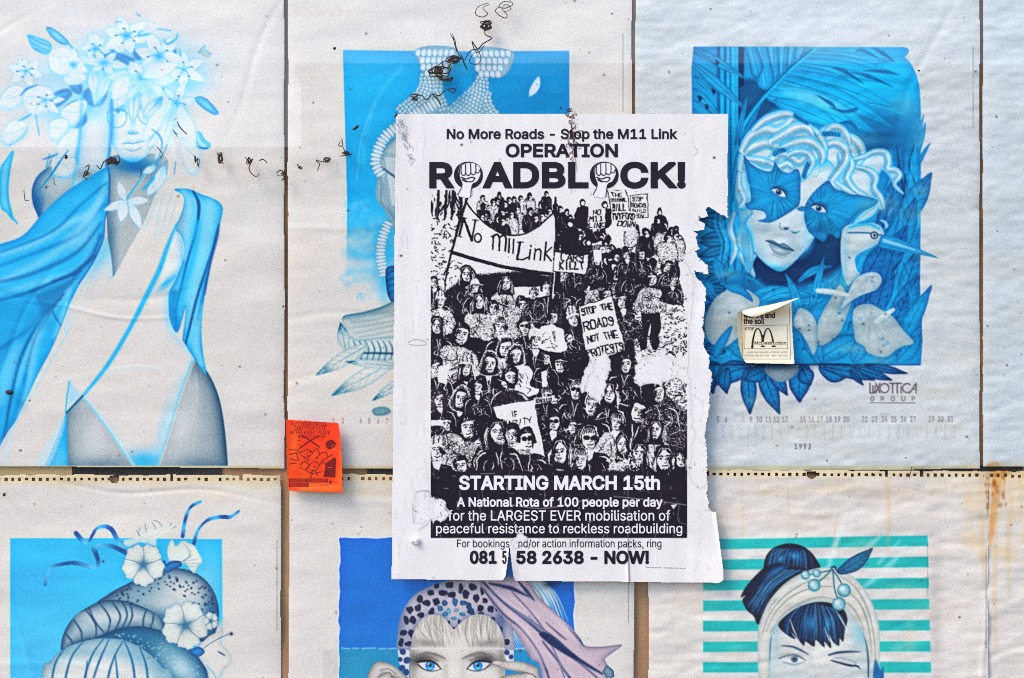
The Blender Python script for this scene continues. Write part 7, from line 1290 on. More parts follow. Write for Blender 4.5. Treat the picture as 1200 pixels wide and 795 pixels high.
M_PAGE = paper_mat('printed_calendar_paper', .75, 300, .038, .10)
M_POST = paper_mat('photocopy_paper', .85, 340, .045, .15)
M_STK = paper_mat('sticker_paper', .6, 300, .05, .08)
M_INK = paper_mat('black_toner', .55, 300, .25, .05, attr=False, col=tuple(albedo(INK)), camt=.15)
M_WHT = paper_mat('bare_paper_lettering', .85, 340, .05, .12, attr=False, col=tuple(albedo((.85,.825,.835))))

# ================================================================ helpers
def W(px, py, d=0.0):
    """photo pixel -> point on the plane d metres in front of the pages"""
    s = PX*(DIST-d)/DIST
    return ((px-600)*s, -d, EYE+(397.5-py)*s)
def WA(X, Y, D):
    s = PX*(DIST-D)/DIST
    return np.stack([(X-600)*s, -D, EYE+(397.5-Y)*s], -1)

def tag(o, label=None, cat=None, group=None, kind=None):
    if label: o['label'] = label
    if cat: o['category'] = cat
    if group: o['group'] = group
    if kind: o['kind'] = kind
    return o
def link(name, me, m=None, parent=None):
    o = bpy.data.objects.new(name, me); COL.objects.link(o)
    if m: me.materials.append(m)
    if parent is not None: o.parent = parent
    return o
def raw_mesh(name, V, F, C=None, smooth=True):
    """V (n,3), F (m,4 or 3) int, C (n,3) linear colours"""
    me = bpy.data.meshes.new(name)
    n, (m, k) = len(V), F.shape
    me.vertices.add(n); me.vertices.foreach_set('co', np.ascontiguousarray(V, np.float32).ravel())
    me.loops.add(m*k); me.loops.foreach_set('vertex_index', np.ascontiguousarray(F, np.int32).ravel())
    me.polygons.add(m); me.polygons.foreach_set('loop_start', np.arange(0, m*k, k, dtype=np.int32))
    try: me.polygons.foreach_set('loop_total', np.full(m, k, np.int32))
    except Exception: pass
    me.polygons.foreach_set('use_smooth', np.full(m, bool(smooth)))
    me.update(calc_edges=True)
    if C is not None:
        a = me.color_attributes.new('ink', 'FLOAT_COLOR', 'POINT')
        a.data.foreach_set('color', np.concatenate([C, np.ones((n, 1))], 1).astype(np.float32).ravel())
    return me

def sample(cv, X, Y):
    fx = np.clip((X-cv.x0)*cv.k, 0, cv.w-1.001); fy = np.clip((Y-cv.y0)*cv.k, 0, cv.h-1.001)
    xi = fx.astype(int); yi = fy.astype(int); fx = (fx-xi)[..., None]; fy = (fy-yi)[..., None]
    A = cv.A
    c = (A[yi, xi]*(1-fx)+A[yi, xi+1]*fx)*(1-fy)+(A[yi+1, xi]*(1-fx)+A[yi+1, xi+1]*fx)*fy
    return c, cv.I[np.round(yi+fy[..., 0]).astype(int), np.round(xi+fx[..., 0]).astype(int)]

def lines(a, b, fine, lo, hi, coarse):
    """grid lines from a to b, fine between lo and hi"""
    out = [a]
    while out[-1] < b:
        v = out[-1]; out.append(min(b, v+(fine if lo <= v+1e-6 < hi else coarse)) if not (v < lo < v+coarse) else lo)
    return np.array(out)

def sheet(name, cv, xs, ys, depth, material, keep=None, names=None, gain=1.0):
    """a sheet of paper as a dense mesh; regions of the print become child meshes"""
    X, Y = np.meshgrid(xs, ys)
    D = depth(X, Y)
    V = WA(X, Y, D).reshape(-1, 3)
    c, I = sample(cv, X, Y)
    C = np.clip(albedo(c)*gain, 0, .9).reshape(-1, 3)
    h, w_ = X.shape
    idx = np.arange(h*w_).reshape(h, w_)
    F = np.stack([idx[:-1, :-1], idx[1:, :-1], idx[1:, 1:], idx[:-1, 1:]], -1).reshape(-1, 4)
    fid = I[:-1, :-1].reshape(-1)
    if keep is not None:
        xc = (X[:-1, :-1]+X[1:, 1:])/2; yc = (Y[:-1, :-1]+Y[1:, 1:])/2
        k = keep(xc, yc).reshape(-1); F = F[k]; fid = fid[k]
    root = None; made = {}
    want = [0]+sorted(set(np.unique(fid))-{0})
    for q in want:
        f = F[fid == q]
        if len(f) == 0: continue
        u, inv = np.unique(f, return_inverse=True)
        if q == 0: nm, par = name, None
        else: nm, par = names.get(q, (name, 0))
        me = raw_mesh(nm, V[u], inv.reshape(-1, 4), C[u])
        o = link(nm, me, material, None if q == 0 else made.get(par, root))
        made[q] = o
        if q == 0: root = o
    return root

def letters(name, txt, x0, x1, top, base, bold, material, depth, parent, track=0, off=.00022, cell=.45):
    """a line of type between x0 and x1, capitals from top to base, lying on the sheet"""
    polys, adv = type_polys(txt, track)
    xa = min(q[:, 0].min() for q in polys); xb = max(q[:, 0].max() for q in polys)
    sx = (x1-x0-2*bold)/(xb-xa); sy = (base-top-2*bold)/509.
    P = [np.stack([x0+bold+(q[:, 0]-xa)*sx, base-bold-q[:, 1]*sy], 1) for q in polys]
    kites = []
    if bold:                                      # heavier weight keeps its square corners
        big = max(P, key=lambda q: np.ptp(q[:, 0])*np.ptp(q[:, 1]))
        sg = 1 if np.sum(big[:, 0]*np.roll(big[:, 1], -1)-np.roll(big[:, 0], -1)*big[:, 1]) > 0 else -1
        for q in P:
            e1 = q-np.roll(q, 1, 0); e2 = np.roll(q, -1, 0)-q
            e1 = e1/(np.hypot(*e1.T)[:, None]+1e-9); e2 = e2/(np.hypot(*e2.T)[:, None]+1e-9)
            turn = (e1[:, 0]*e2[:, 1]-e1[:, 1]*e2[:, 0])*sg; dot = (e1*e2).sum(1)
            for i in np.where((turn > .5) & (dot > -.75))[0]:
                n1 = np.array((e1[i, 1], -e1[i, 0]))*sg; n2 = np.array((e2[i, 1], -e2[i, 0]))*sg
                mi = (n1+n2)/max(.3, 1+n1 @ n2)
                kites.append(np.array([q[i]-mi*bold*.3, q[i]+n1*bold, q[i]+mi*bold, q[i]+n2*bold]))
    xs = np.arange(x0-1.5, x1+2, cell); yt = min(q[:, 1].min() for q in P)-bold-1; yb = max(q[:, 1].max() for q in P)+bold+1
    ys = np.arange(yt, yb+cell, cell)
    X, Y = np.meshgrid(xs, ys); d = np.full(X.shape, 9.0); ins = np.zeros(X.shape, bool)
    for q in P:                                   # signed distance to the outlines, contour by contour
        i0, i1 = np.searchsorted(xs, (q[:, 0].min()-4, q[:, 0].max()+4)); j0, j1 = np.searchsorted(ys, (q[:, 1].min()-4, q[:, 1].max()+4))
        dd = Canvas.sdf(None, X[j0:j1, i0:i1], Y[j0:j1, i0:i1], q)
        ins[j0:j1, i0:i1] ^= dd < 0; d[j0:j1, i0:i1] = np.minimum(d[j0:j1, i0:i1], np.abs(dd))
    d = np.where(ins, -d, d)-bold
    for q in kites:
        i0, i1 = np.searchsorted(xs, (q[:, 0].min()-1.5, q[:, 0].max()+1.5)); j0, j1 = np.searchsorted(ys, (q[:, 1].min()-1.5, q[:, 1].max()+1.5))
        d[j0:j1, i0:i1] = np.minimum(d[j0:j1, i0:i1], Canvas.sdf(None, X[j0:j1, i0:i1], Y[j0:j1, i0:i1], q))
    h, w_ = X.shape; idx = np.arange(h*w_).reshape(h, w_)
    F = np.stack([idx[:-1, :-1], idx[1:, :-1], idx[1:, 1:], idx[:-1, 1:]], -1).reshape(-1, 4)
    dc = (d[:-1, :-1]+d[1:, :-1]+d[1:, 1:]+d[:-1, 1:]).reshape(-1)/4
    F = F[dc < 0]
    gy_, gx_ = np.gradient(d, cell); g = np.hypot(gx_, gy_)+1e-6            # pull the rim onto the outline
    u, inv = np.unique(F, return_inverse=True); F = inv.reshape(-1, 4)
    cnt = np.bincount(F.ravel(), minlength=len(u)); rim = cnt < 4
    dv = np.clip(d.ravel()[u], -cell, cell)*rim
    Xv = X.ravel()[u]-dv*(gx_/g).ravel()[u]; Yv = Y.ravel()[u]-dv*(gy_/g).ravel()[u]
    me = raw_mesh(name, WA(Xv, Yv, depth(Xv, Yv)+off), F)
    return link(name, me, material, parent)

def tube(name, lines_, rad, material, parent=None, closed=False):
    cu = bpy.data.curves.new(name, 'CURVE'); cu.dimensions = '3D'; cu.bevel_depth = 1.0; cu.bevel_resolution = 1; cu.use_fill_caps = True
    for ln, rr in lines_:
        sp = cu.splines.new('POLY'); sp.points.add(len(ln)-1)
        for i, p in enumerate(ln):
            sp.points[i].co = (*p, 1); sp.points[i].radius = rr[i] if np.ndim(rr) else rr
    o = bpy.data.objects.new('tmp', cu); COL.objects.link(o)
    dg = bpy.context.evaluated_depsgraph_get()
    me = bpy.data.meshes.new_from_object(o.evaluated_get(dg)); bpy.data.objects.remove(o); bpy.data.curves.remove(cu)
    for p in me.polygons: p.use_smooth = True
    me.name = name
    return link(name, me, material, parent)

def box(name, a, b, material, parent=None, bevel=0):
    V = np.array([(x, y, z) for x in (a[0], b[0]) for y in (a[1], b[1]) for z in (a[2], b[2])], float)
    F = np.array([(0,1,3,2),(4,6,7,5),(0,4,5,1),(2,3,7,6),(0,2,6,4),(1,5,7,3)])
    o = link(name, raw_mesh(name, V, F, smooth=False), material, parent)
    if bevel:
        md = o.modifiers.new('bevel', 'BEVEL'); md.width = bevel; md.segments = 2
    return o

# ================================================================ setting
def wood(name, c1, c2, scale=6, rough=.7, stretch=(1, 1, 14)):
    m, N, L, P = mat(name)
    tc = N.new('ShaderNodeTexCoord'); mp = N.new('ShaderNodeMapping'); mp.inputs['Scale'].default_value = stretch
    n = N.new('ShaderNodeTexNoise'); n.inputs['Scale'].default_value = scale; n.inputs['Detail'].default_value = 8; n.inputs['Roughness'].default_value = .65
    r = N.new('ShaderNodeValToRGB'); r.color_ramp.elements[0].position = .32; r.color_ramp.elements[1].position = .68
    r.color_ramp.elements[0].color = (*c1, 1); r.color_ramp.elements[1].color = (*c2, 1)
    L.new(tc.outputs['Object'], mp.inputs['Vector']); L.new(mp.outputs[0], n.inputs['Vector']); L.new(n.outputs['Fac'], r.inputs[0]); L.new(r.outputs[0], P.inputs['Base Color'])
    P.inputs['Roughness'].default_value = rough
    b = N.new('ShaderNodeBump'); b.inputs['Strength'].default_value = .3; b.inputs['Distance'].default_value = .001; L.new(n.outputs['Fac'], b.inputs['Height']); L.new(b.outputs[0], P.inputs['Normal'])
    return m
M_BOARD = wood('brown_hardboard', (.36,.16,.06), (.58,.31,.14), 7, stretch=(9, 9, 1.2))
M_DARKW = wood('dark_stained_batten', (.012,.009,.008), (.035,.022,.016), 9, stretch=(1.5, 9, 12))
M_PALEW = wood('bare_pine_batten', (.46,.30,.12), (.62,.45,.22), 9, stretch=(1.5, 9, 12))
M_FRAME = wood('painted_shop_frame', (.05,.07,.06), (.08,.10,.09), 12)

XL, XR, YT, YB = -80, 1562, -66, 1166          # the glazed opening, in pixels of the photo
def P3(px, py, d): return W(px, py, d)
def pxbox(name, x0, y0, x1, y1, d0, d1, m, parent=None, bevel=0):
    a = ((x0-600)*PX, -d1, EYE+(397.5-y1)*PX); b = ((x1-600)*PX, -d0, EYE+(397.5-y0)*PX)
    return box(name, a, b, m, parent, bevel)

tag(pxbox('backing_board', XL-6, YT-6, XR+6, YB+6, -.018, -.0060, M_BOARD), 'brown hardboard sheet showing in the gaps between the calendar pages', 'board')
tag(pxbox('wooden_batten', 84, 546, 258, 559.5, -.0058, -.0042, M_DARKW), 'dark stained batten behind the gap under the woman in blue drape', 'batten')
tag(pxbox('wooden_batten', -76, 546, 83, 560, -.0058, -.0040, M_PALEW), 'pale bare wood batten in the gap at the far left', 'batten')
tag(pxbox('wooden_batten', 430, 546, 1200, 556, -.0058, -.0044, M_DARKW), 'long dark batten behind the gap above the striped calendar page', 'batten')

# street side: pavement, wall round the window, low buildings that the glass mirrors
def plain(name, c, rough=.85, scale=30, amt=.15):
    m, N, L, P = mat(name)
    n = N.new('ShaderNodeTexNoise'); n.inputs['Scale'].default_value = scale; n.inputs['Detail'].default_value = 6
    tc = N.new('ShaderNodeTexCoord'); L.new(tc.outputs['Object'], n.inputs['Vector'])
    r = N.new('ShaderNodeValToRGB'); r.color_ramp.elements[0].position = .3; r.color_ramp.elements[1].position = .7
    r.color_ramp.elements[0].color = (*[v*(1-amt) for v in c], 1); r.color_ramp.elements[1].color = (*[v*(1+amt) for v in c], 1)
    L.new(n.outputs['Fac'], r.inputs[0]); L.new(r.outputs[0], P.inputs['Base Color']); P.inputs['Roughness'].default_value = rough
    return m
gm = raw_mesh('pavement', np.array([(-200,-200,0),(200,-200,0),(200,200,0),(-200,200,0)], float), np.array([(0,1,2,3)]), smooth=False)
tag(link('pavement', gm, plain('worn_paving', (.20,.19,.175), scale=3)), kind='structure')
wx0, wx1 = (XL-40-600)*PX, (XR+40-600)*PX; wz0, wz1 = EYE+(397.5-YB-40)*PX, EYE+(397.5-YT+40)*PX
M_WALL = plain('painted_render', (.30,.27,.24), scale=20)
wm = [((-7,0,0),(wx0,.25,5)), ((wx1,0,0),(7,.25,5)), ((wx0,0,0),(wx1,.25,wz0)), ((wx0,0,wz1),(wx1,.25,5))]
bv = []; bf = []
for a, b in wm:
    k = len(bv); bv += [(x, y, z) for x in (a[0], b[0]) for y in (a[1], b[1]) for z in (a[2], b[2])]
    bf += [tuple(k+i for i in f) for f in ((0,1,3,2),(4,6,7,5),(0,4,5,1),(2,3,7,6),(0,2,6,4),(1,5,7,3))]
tag(link('wall', raw_mesh('wall', np.array(bv, float), np.array(bf), smooth=False), M_WALL), kind='structure')
fr = pxbox('window_frame', XL-40, YT-40, XR+40, YT-6, -.05, .012, M_FRAME, None, .003)
tag(fr, 'dark painted wooden frame round the papered shop window', 'window frame')
for nm, q in (('jamb', (XL-40, YT-6, XL-6, YB+6)), ('jamb', (XR+6, YT-6, XR+40, YB+6)), ('sill', (XL-40, YB+6, XR+40, YB+40))):
    pxbox(nm, *q, -.05, .012 if nm == 'jamb' else .05, M_FRAME, fr, .003)

def block(name, label, x0, x1, h, y, c, door=True):
    e = box(name, (x0, y-6, 0), (x1, y, h), plain(name+'_render', c, scale=2)); tag(e, label, 'building')
    md = plain(name+'_opening', (.03,.035,.04), .3)
    n = max(1, int((x1-x0)/2.2))
    for i in range(n):
        cx = x0+(i+.5)*(x1-x0)/n
        box('window', (cx-.45, y+.003, .9), (cx+.45, y+.03, min(2.1, h-.5)), md, e)
    box('coping', (x0-.05, y-6.05, h), (x1+.05, y+.06, h+.12), plain(name+'_coping', (.4,.39,.37)), e)
    return e
block('low_building', 'dark low building across the street mirrored at the left', -12, -2.1, 3.19, -13.5, (.10,.09,.085))
block('low_building', 'long taller building across the street mirrored over the middle and right', -2.05, 17, 4.0, -13.5, (.09,.08,.075))


# ================================================================ the calendar pages
cv = Canvas(-80, -68, 1262, 1000, 1.25, PAPER)
page1(cv)
cv.pid = 0
cv.fill([(-80,549),(1262,549),(1262,1000),(-80,1000)], PAPER, smooth=False, mark=False)
cv.I[int((549-cv.y0)*cv.k):] = 0
page2(cv); page3(cv); page4(cv); page5(cv); page6(cv)
small(cv)
cv.finish(.013)
FX, FY = (-6, 1206), (-6, 801)
def gx(a, b): return lines(a, b, .8, *FX, 8)
def gy(a, b): return lines(a, b, .8, *FY, 8)

def ripple(seed, kind, x0, y0, x1, y1, base=0.0, amp=1.0):
    def d(X, Y):
        if kind == 'soft':     # broad buckles of a hung sheet
            h = .0008*vnoise(X/170, Y/60, seed, 2)+.0003*vnoise(X/60, Y/22, seed+1, 2)
        else:                  # cockled by damp: short horizontal ripples
            h = .0007*vnoise(X/150, Y/46, seed, 2)+.00055*vnoise(X/46, Y/13, seed+1, 2)*(.5+.5*vnoise(X/120, Y/120, seed+2, 1))+.00018*vnoise(X/14, Y/7, seed+3, 1)
        q = np.random.default_rng(seed)
        for k in range(7):         # creases and handling folds of this sheet alone
            cx, cy, a = x0+(x1-x0)*q.random(), y0+(y1-y0)*q.random()*.9, q.random()*3.14
            u = (X-cx)*np.cos(a)+(Y-cy)*np.sin(a); v = -(X-cx)*np.sin(a)+(Y-cy)*np.cos(a)+5*np.sin(u/31+k)
            h = h+(.00016+.00022*q.random())*q.choice([-1, 1])*np.exp(-(v/(2.2+3*q.random()))**2)*np.exp(-(u/(40+90*q.random()))**2)
        hx, hy = (X-x0)/(x1-x0), (Y-y0)/(y1-y0)
        h = h+.0006*np.sin(5+seed+6*hx+3*hy)*np.exp(-((hy-.5)/.5)**2)          # its own sag
        e = np.minimum(np.minimum(X-x0, x1-X), np.minimum(Y-y0, y1-Y))
        return base-.0018+np.clip(amp*h, -.0022, .0022) - .0012*np.exp(-np.maximum(e, 0)/7)
    return d
def holes(ylo, x0, x1, hook):
    """perforated binding edge and the half-round hanging notch"""
    def k(X, Y):
        yc = ylo(X)
        k = np.floor((X-x0)/8.1); rr = lambda q: np.abs(np.sin(k*q+hook)*43758.5) % 1
        hw = 1.55+.4*rr(12.9); cy = yc+.6*(rr(4.1)-.5)
        tornup = (rr(7.7) > .90) & (Y < yc)                       # some holes ripped through to the edge
        hole = (np.abs(((X-x0) % 8.1)-4.0-.5*(rr(3.3)-.5)) < hw) & ((np.abs(Y-cy) < 1.6+.4*rr(9.2)) | tornup) & (X > x0+6) & (X < x1-4) & (rr(5.9) > .03)
        top = Y > yc-5.0+.8*vnoise(X/9, Y*0+3, 8, 1)
        nk = (X-hook)**2+((Y-yc+1))**2 < 36
        return top & ~hole & ~(nk & (Y > yc-4))
    return k
def wob(x0, y0, x1, y1, s, yb=None):
    def k(X, Y):
        return (X > x0+.8*vnoise(Y/40, Y*0+s, s, 2)) & (X < x1+.8*vnoise(Y/50, Y*0+s+5, s+1, 2)) & (Y > y0) & (Y < (yb(X) if yb else y1)+.6*vnoise(X/60, X*0+s, s+2, 2))
    return k
def page(label, q, kind, seed, keep, names, base=0.0, amp=1.9, g=(1.21, 1.12, 1.06)):
    x0, y0, x1, y1 = q
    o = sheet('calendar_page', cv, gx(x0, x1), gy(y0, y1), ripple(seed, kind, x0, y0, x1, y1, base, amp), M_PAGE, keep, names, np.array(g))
    return tag(o, label, 'calendar page', 'calendar pages papering the window')
N = {1:('painted_woman',0), 2:('painted_drapery',1), 3:('painted_flowers',1), 4:('printed_picture',0), 5:('painted_headdress',4), 6:('printed_picture',0), 7:('painted_woman',6), 8:('painted_mask',6),
     9:('painted_bird',6), 10:('painted_flowers',6), 11:('printed_picture',0), 12:('painted_turban',11), 13:('painted_flowers',11), 14:('painted_ribbon',11), 15:('printed_picture',0), 16:('painted_woman',15),
     17:('painted_headscarf',15), 18:('printed_picture',0), 19:('painted_woman',18), 20:('painted_headband',18), 30:('binding_strip',0), 31:('lettering',0), 32:('date_numbers',0), 33:('rust_stain',0)}
page('calendar page of a woman crowned with white lilies in a blue drape', (-72,-60,335,552), 'soft', 3, wob(-71,-60,333,552,1,lambda X: 546.6+.007*X), N)
page('calendar page with crocheted headdress on blue, mostly behind the poster', (335,-60,743,553), 'soft', 13, wob(337.4,-60,740.6,551,2,lambda X: 548.5+.004*(X-337)), N)
page('calendar page of a woman in a blue mask with a heron', (742,-60,1150,553), 'cockle', 23, wob(744.6,-60,1148,551,3,lambda X: 553.5-.011*(X-744)), N, g=(1.01,1.08,1.11))  # g tints the sheet bluer, standing in for sky mirrored on the glass
page('blank edge of a rippled calendar page at the upper right', (1149,-60,1560,552), 'cockle', 33, wob(1152,-60,1558,551,4,lambda X: 547+.01*(X-1150)), N, g=(.95,1.06,1.13))  # bluest g: the mirrored sky is put into the paper colour
def both(a, b): return lambda X, Y: a(X, Y) & b(X, Y)
page('calendar page of a striped turban with petunias and ribbons', (-76,552,331,1160), 'soft', 43, both(wob(-75,540,329,1159,5), holes(lambda X: 561.8+.004*X*0, -70, 329, 134)), N)
page('calendar page of blue-eyed woman in leopard headscarf below the poster', (336,551,745,1160), 'soft', 53, both(wob(338.5,540,743,1159,6), holes(lambda X: 561+X*0, 340, 743, 540)), N)
page('calendar page of a winking woman before teal stripes', (758,547,1162,1160), 'cockle', 63, both(wob(760,540,1158,1159,7), holes(lambda X: 555.8+.005*(X-840), 760, 1158, 951)), N, .0006)
page('blank edge of a rust-stained calendar page at the lower right', (1149,548,1560,1160), 'cockle', 73, both(wob(1150,540,1558,1159,8), holes(lambda X: 557+.02*(X-1150), 1150, 1558, 1355)), N, -.0012)

# ================================================================ the pane
gmt, GN, GL, GP = mat('window_glass')
GN.remove(GP)
tr = GN.new('ShaderNodeBsdfTransparent'); tr.inputs[0].default_value = (.985, .99, .985, 1)
gl = GN.new('ShaderNodeBsdfGlossy'); gl.inputs['Roughness'].default_value = .012
fz = GN.new('ShaderNodeFresnel'); fz.inputs[0].default_value = 1.66
mx = GN.new('ShaderNodeMixShader'); 
gb = GN.new('ShaderNodeNewGeometry'); gf = GN.new('ShaderNodeMath'); gf.operation = 'SUBTRACT'; gf.inputs[0].default_value = 1; GL.new(gb.outputs['Backfacing'], gf.inputs[1])
gm2 = GN.new('ShaderNodeMath'); gm2.operation = 'MULTIPLY'; GL.new(fz.outputs[0], gm2.inputs[0]); GL.new(gf.outputs[0], gm2.inputs[1])   # both faces of the thin pane counted at its front
GL.new(gm2.outputs[0], mx.inputs[0]); GL.new(tr.outputs[0], mx.inputs[1]); GL.new(gl.outputs[0], mx.inputs[2])
GL.new(mx.outputs[0], GN['Material Output'].inputs[0])
GD0, GD1 = .0016, .0046
tag(pxbox('window_pane', XL-4, YT-4, XR+4, YB+4, GD0, GD1, gmt), 'clear shop window glass in front of the calendar pages, mirroring pale sky', 'window pane')

# ================================================================ the poster on the glass
pc = Canvas(455, 128, 862, 692, 2.0, PPW)
poster(pc)
pc.finish(.016, .25, .10, 6)
PB = GD1+.0010
TORN = [(853,134),(852.5,200),(852.8,255.6),(841,249),(829,241.5),(827.5,246),(829.5,254),(823,255.5),(818,253.5),(820,259),(825.5,262),(826.5,266),(825,270),(812.5,270.8),(817,275),(815.5,279),(818,286),(819.5,293),(814.5,294),(817,300),(821,304.5),(829,311),(829,316),(830.5,322),(822,320),(813,317.5),(817,327),(822,331),(827,337),(827.5,345),
        (826,363),(823,385),(826,391),(824,403),(831,418),(831,432),(834,437),(835,446),(831,462),(832,475),(829,489),(826,510),(828,528),(828.5,545),(828,560),(830,570),(828,582),(831,588),(830,595),(833,599.5),(839,600),(842,625),(845,650),(847.6,668),(848,678),(846.5,681.5),(842,683.2)]
OUTLINE = np.array(TORN+[(604,680.6),(602,677),(600,664),(598.6,652),(597.6,642),(596.6,642),(595.6,652),(594,664),(592.5,675),(589,680.4),(459,678.8),(463.6,160),(464.2,137),(467,133.6)], float)
def torn_edge(Y): return np.interp(Y, [134,246,262,280,310,345,420,446,500,560,597,600,650,684], [853,836,826,817,826,827,831,834,828,829,832,839,845,848])
def pdepth(X, Y):
    e = torn_edge(Y)-X
    d = PB+.0006*vnoise(X/90, Y/130, 90, 2)+.00028*vnoise(X/16, Y/95, 93, 2)+.00012*vnoise(X/30, Y/40, 91, 2)
    d = d+.0011*np.exp(-np.maximum(e, 0)/9)*np.clip((Y-240)/60, 0, 1)*(.6+.4*vnoise(X*0, Y/14, 92, 2))           # torn side lifts off the glass
    d = d+.0016*np.exp(-((X-597)/7)**2)*np.clip((Y-636)/30, 0, 1)                                              # slit at the bottom
    d = d+.0030*np.exp(-(((848-X)/26)**2+((684-Y)/40)**2))+.0012*np.exp(-(((X-458)/14)**2+((Y-680)/16)**2))+.0014*np.exp(-(((X-463)/16)**2+((Y-133)/26)**2))
    fx_ = 836+(Y-604)*.165
    d = d+.0013*np.exp(-((X-fx_-2.5)/2.6)**2)*np.clip((Y-600)/6, 0, 1)*np.clip((668-Y)/30, 0, 1)          # loose strip beside the torn corner
    d = d+.0005*np.exp(-((X-736)/2.2)**2)*np.clip((Y-540)/50, 0, 1)+.0004*np.exp(-((X-672)/2.5)**2)*np.clip((230-Y)/40, 0, 1)
    return np.maximum(d, PB-.0007)
def pkeep(X, Y):
    # outline of the sheet, its torn rim frayed by the fibres
    t = (X > 805)*(Y > 238)*(Y < 602)
    jx = X-t*(1.0*vnoise(X/3.4, Y/2.2, 95, 2)+.8*vnoise(X/1.6, Y/1.1, 96, 1))-.25*vnoise(X*0, Y/24, 97, 2); jy = Y-t*.7*vnoise(X/2.2, Y/2.2, 99, 1)+.15*vnoise(X/30, Y*0, 98, 1)
    ins = np.zeros(X.shape, bool)
    q = np.roll(OUTLINE, -1, 0)
    for (ax, ay), (bx, by) in zip(OUTLINE, q):
        if ay == by: continue
        c = ((ay <= jy) & (jy < by)) | ((by <= jy) & (jy < ay))
        ins ^= c & (jx < (bx-ax)*(jy-ay)/(by-ay)+ax)
    return ins
pxs = np.unique(np.round(np.concatenate([lines(457, 504, .85, 457, 504, 1), lines(504, 808, .55, 504, 808, 1), lines(808, 856, .6, 808, 856, 1)]), 3))
pys = np.unique(np.round(np.concatenate([lines(132, 222, .85, 132, 222, 1), lines(222, 560, .55, 222, 560, 1), lines(560, 686, .65, 560, 686, 1)]), 3))
PO = sheet('protest_poster', pc, pxs, pys, pdepth, M_POST, pkeep, {1:('crowd_photograph',0), 2:('torn_patch',0), 3:('torn_patch',0), 4:('torn_patch',0), 5:('torn_patch',0), 6:('torn_patch',0)})
tag(PO, 'torn black and white protest poster headed OPERATION ROADBLOCK!', 'poster')
PHOTO = [o for o in PO.children if o.name.startswith('crowd')][0]
kx = lambda X: 0*X
def line(txt, x0, x1, top, base, bold, m=M_INK, tr_=0, off=.00022): return letters('lettering', txt, x0, x1, top, base, bold, m, pdepth, PO, tr_, off)
line('No More Roads - Stop the M11 Link', 523.5, 793.5, 151.2, 163.2, .5)
line('OPERATION', 592.5, 724, 168.6, 184.6, .85)
line('ROADBLOCK!', 503, 803.5, 190, 221, 2.1, tr_=14)
def lw(*a, **k): return letters('lettering', *a[:5], a[5], M_WHT, pdepth, PHOTO, k.get('tr', 0), .00026)
lw('STARTING MARCH 15th', 538, 773.5, 557.6, 574.4, .85)
lw('A National Rota of 100 people per day', 535.5, 776.5, 583, 594, .42)
lw('for the LARGEST EVER mobilisation of', 525, 785.5, 598.3, 610.3, .16)
lw('peaceful resistance to reckless roadbuilding', 511, 799.5, 613.8, 625.2, .16)
line('For bookings', 535.5, 597, 632.4, 641.6, .05); line('nd/or action information packs, ring', 607.5, 775, 632.4, 641.6, .05)
line('081', 550.5, 582, 645.6, 661, .95); line('58 2638 - NOW!', 605, 760.5, 645.6, 661.2, .95)
line('5', 588.5, 593.6, 645.6, 661, .5)

fc = Canvas(525, 186, 735, 236, 3.0, PPW)
for cx in (550.5, 709):
    fc.pid = 1; fist(fc.fill, fc.stroke, cx, 207, INK, (.85,.825,.83))
for a, b in ((534, 568), (692, 726)):
    o = sheet('fist_emblem', fc, np.arange(a, b, .5), np.arange(188, 234, .5), lambda X, Y: pdepth(X, Y)+.00042, M_POST, lambda X, Y: sample(fc, X, Y)[1] > 0, {1:('fist_emblem', 0)})
# ================================================================ stickers on the glass
SB = GD1+.0003
oc = Canvas(331, 486, 406, 582, 4.0, OR); orange_art(oc); oc.finish(.035, .1, .05, 8)
def odepth(X, Y):
    u = (X-336)/64
    return SB+.0002+.0016*np.clip(u, 0, 1.2)**3+.0007*np.exp(-((Y-577)/6)**2)+.0002*vnoise(X/20, Y/20, 120, 2)
def okeep(X, Y):
    l = 335.2+.025*(Y-492)+.4*vnoise(Y/9, Y*0, 121, 2); t = 491.8+.068*(X-335); b = 575.2+.035*(X-337)
    r_ = np.interp(Y, [490, 500, 516, 540, 580], [395.6, 397.2, 399.2, 400.6, 401.4])
    return (X > l) & (X < r_) & (Y > t) & (Y < b) & ~((X < 339) & (Y > 573))
os_ = sheet('orange_sticker', oc, np.arange(333, 404, .4), np.arange(488, 580, .4), odepth, M_STK, okeep, {1:('printed_drawing', 0)})
tag(os_, 'orange sticker with a dark cross, hat and cartoon drawing', 'sticker')

mcv = Canvas(858, 345, 940, 432, 4.5, (.88,.83,.73)); mc_art(mcv); mcv.finish(.015, .1, .05, 9)
def mdepth(X, Y):
    t = np.clip((392-Y)/30, 0, 1.2)
    return SB+.0002+.0042*t**2+.0022*np.clip((874-X)/10, 0, 1)**2+.0012*np.exp(-((Y-427)/5)**2)
fold = lambda X: np.interp(X, [862, 870, 884, 902, 928, 936], [366.5, 364.5, 361.5, 358, 354, 352])
def mkeep(X, Y):
    l = np.interp(Y, [360, 368, 385, 405, 418, 424, 428], [864.4, 864, 864.4, 865.6, 869.5, 873, 877])
    return (X > l) & (X < np.interp(Y, [350, 390, 428], [927.4, 928.6, 931])) & (Y > fold(X)) & (Y < 425.4+.022*(X-866))
ms = sheet('peeling_sticker', mcv, np.arange(862, 934, .4), np.arange(350, 429, .4), mdepth, M_STK, mkeep, {1:('print', 0)})
tag(ms, 'small cream sticker with arched M reading McDestruction, its top peeling over', 'sticker')
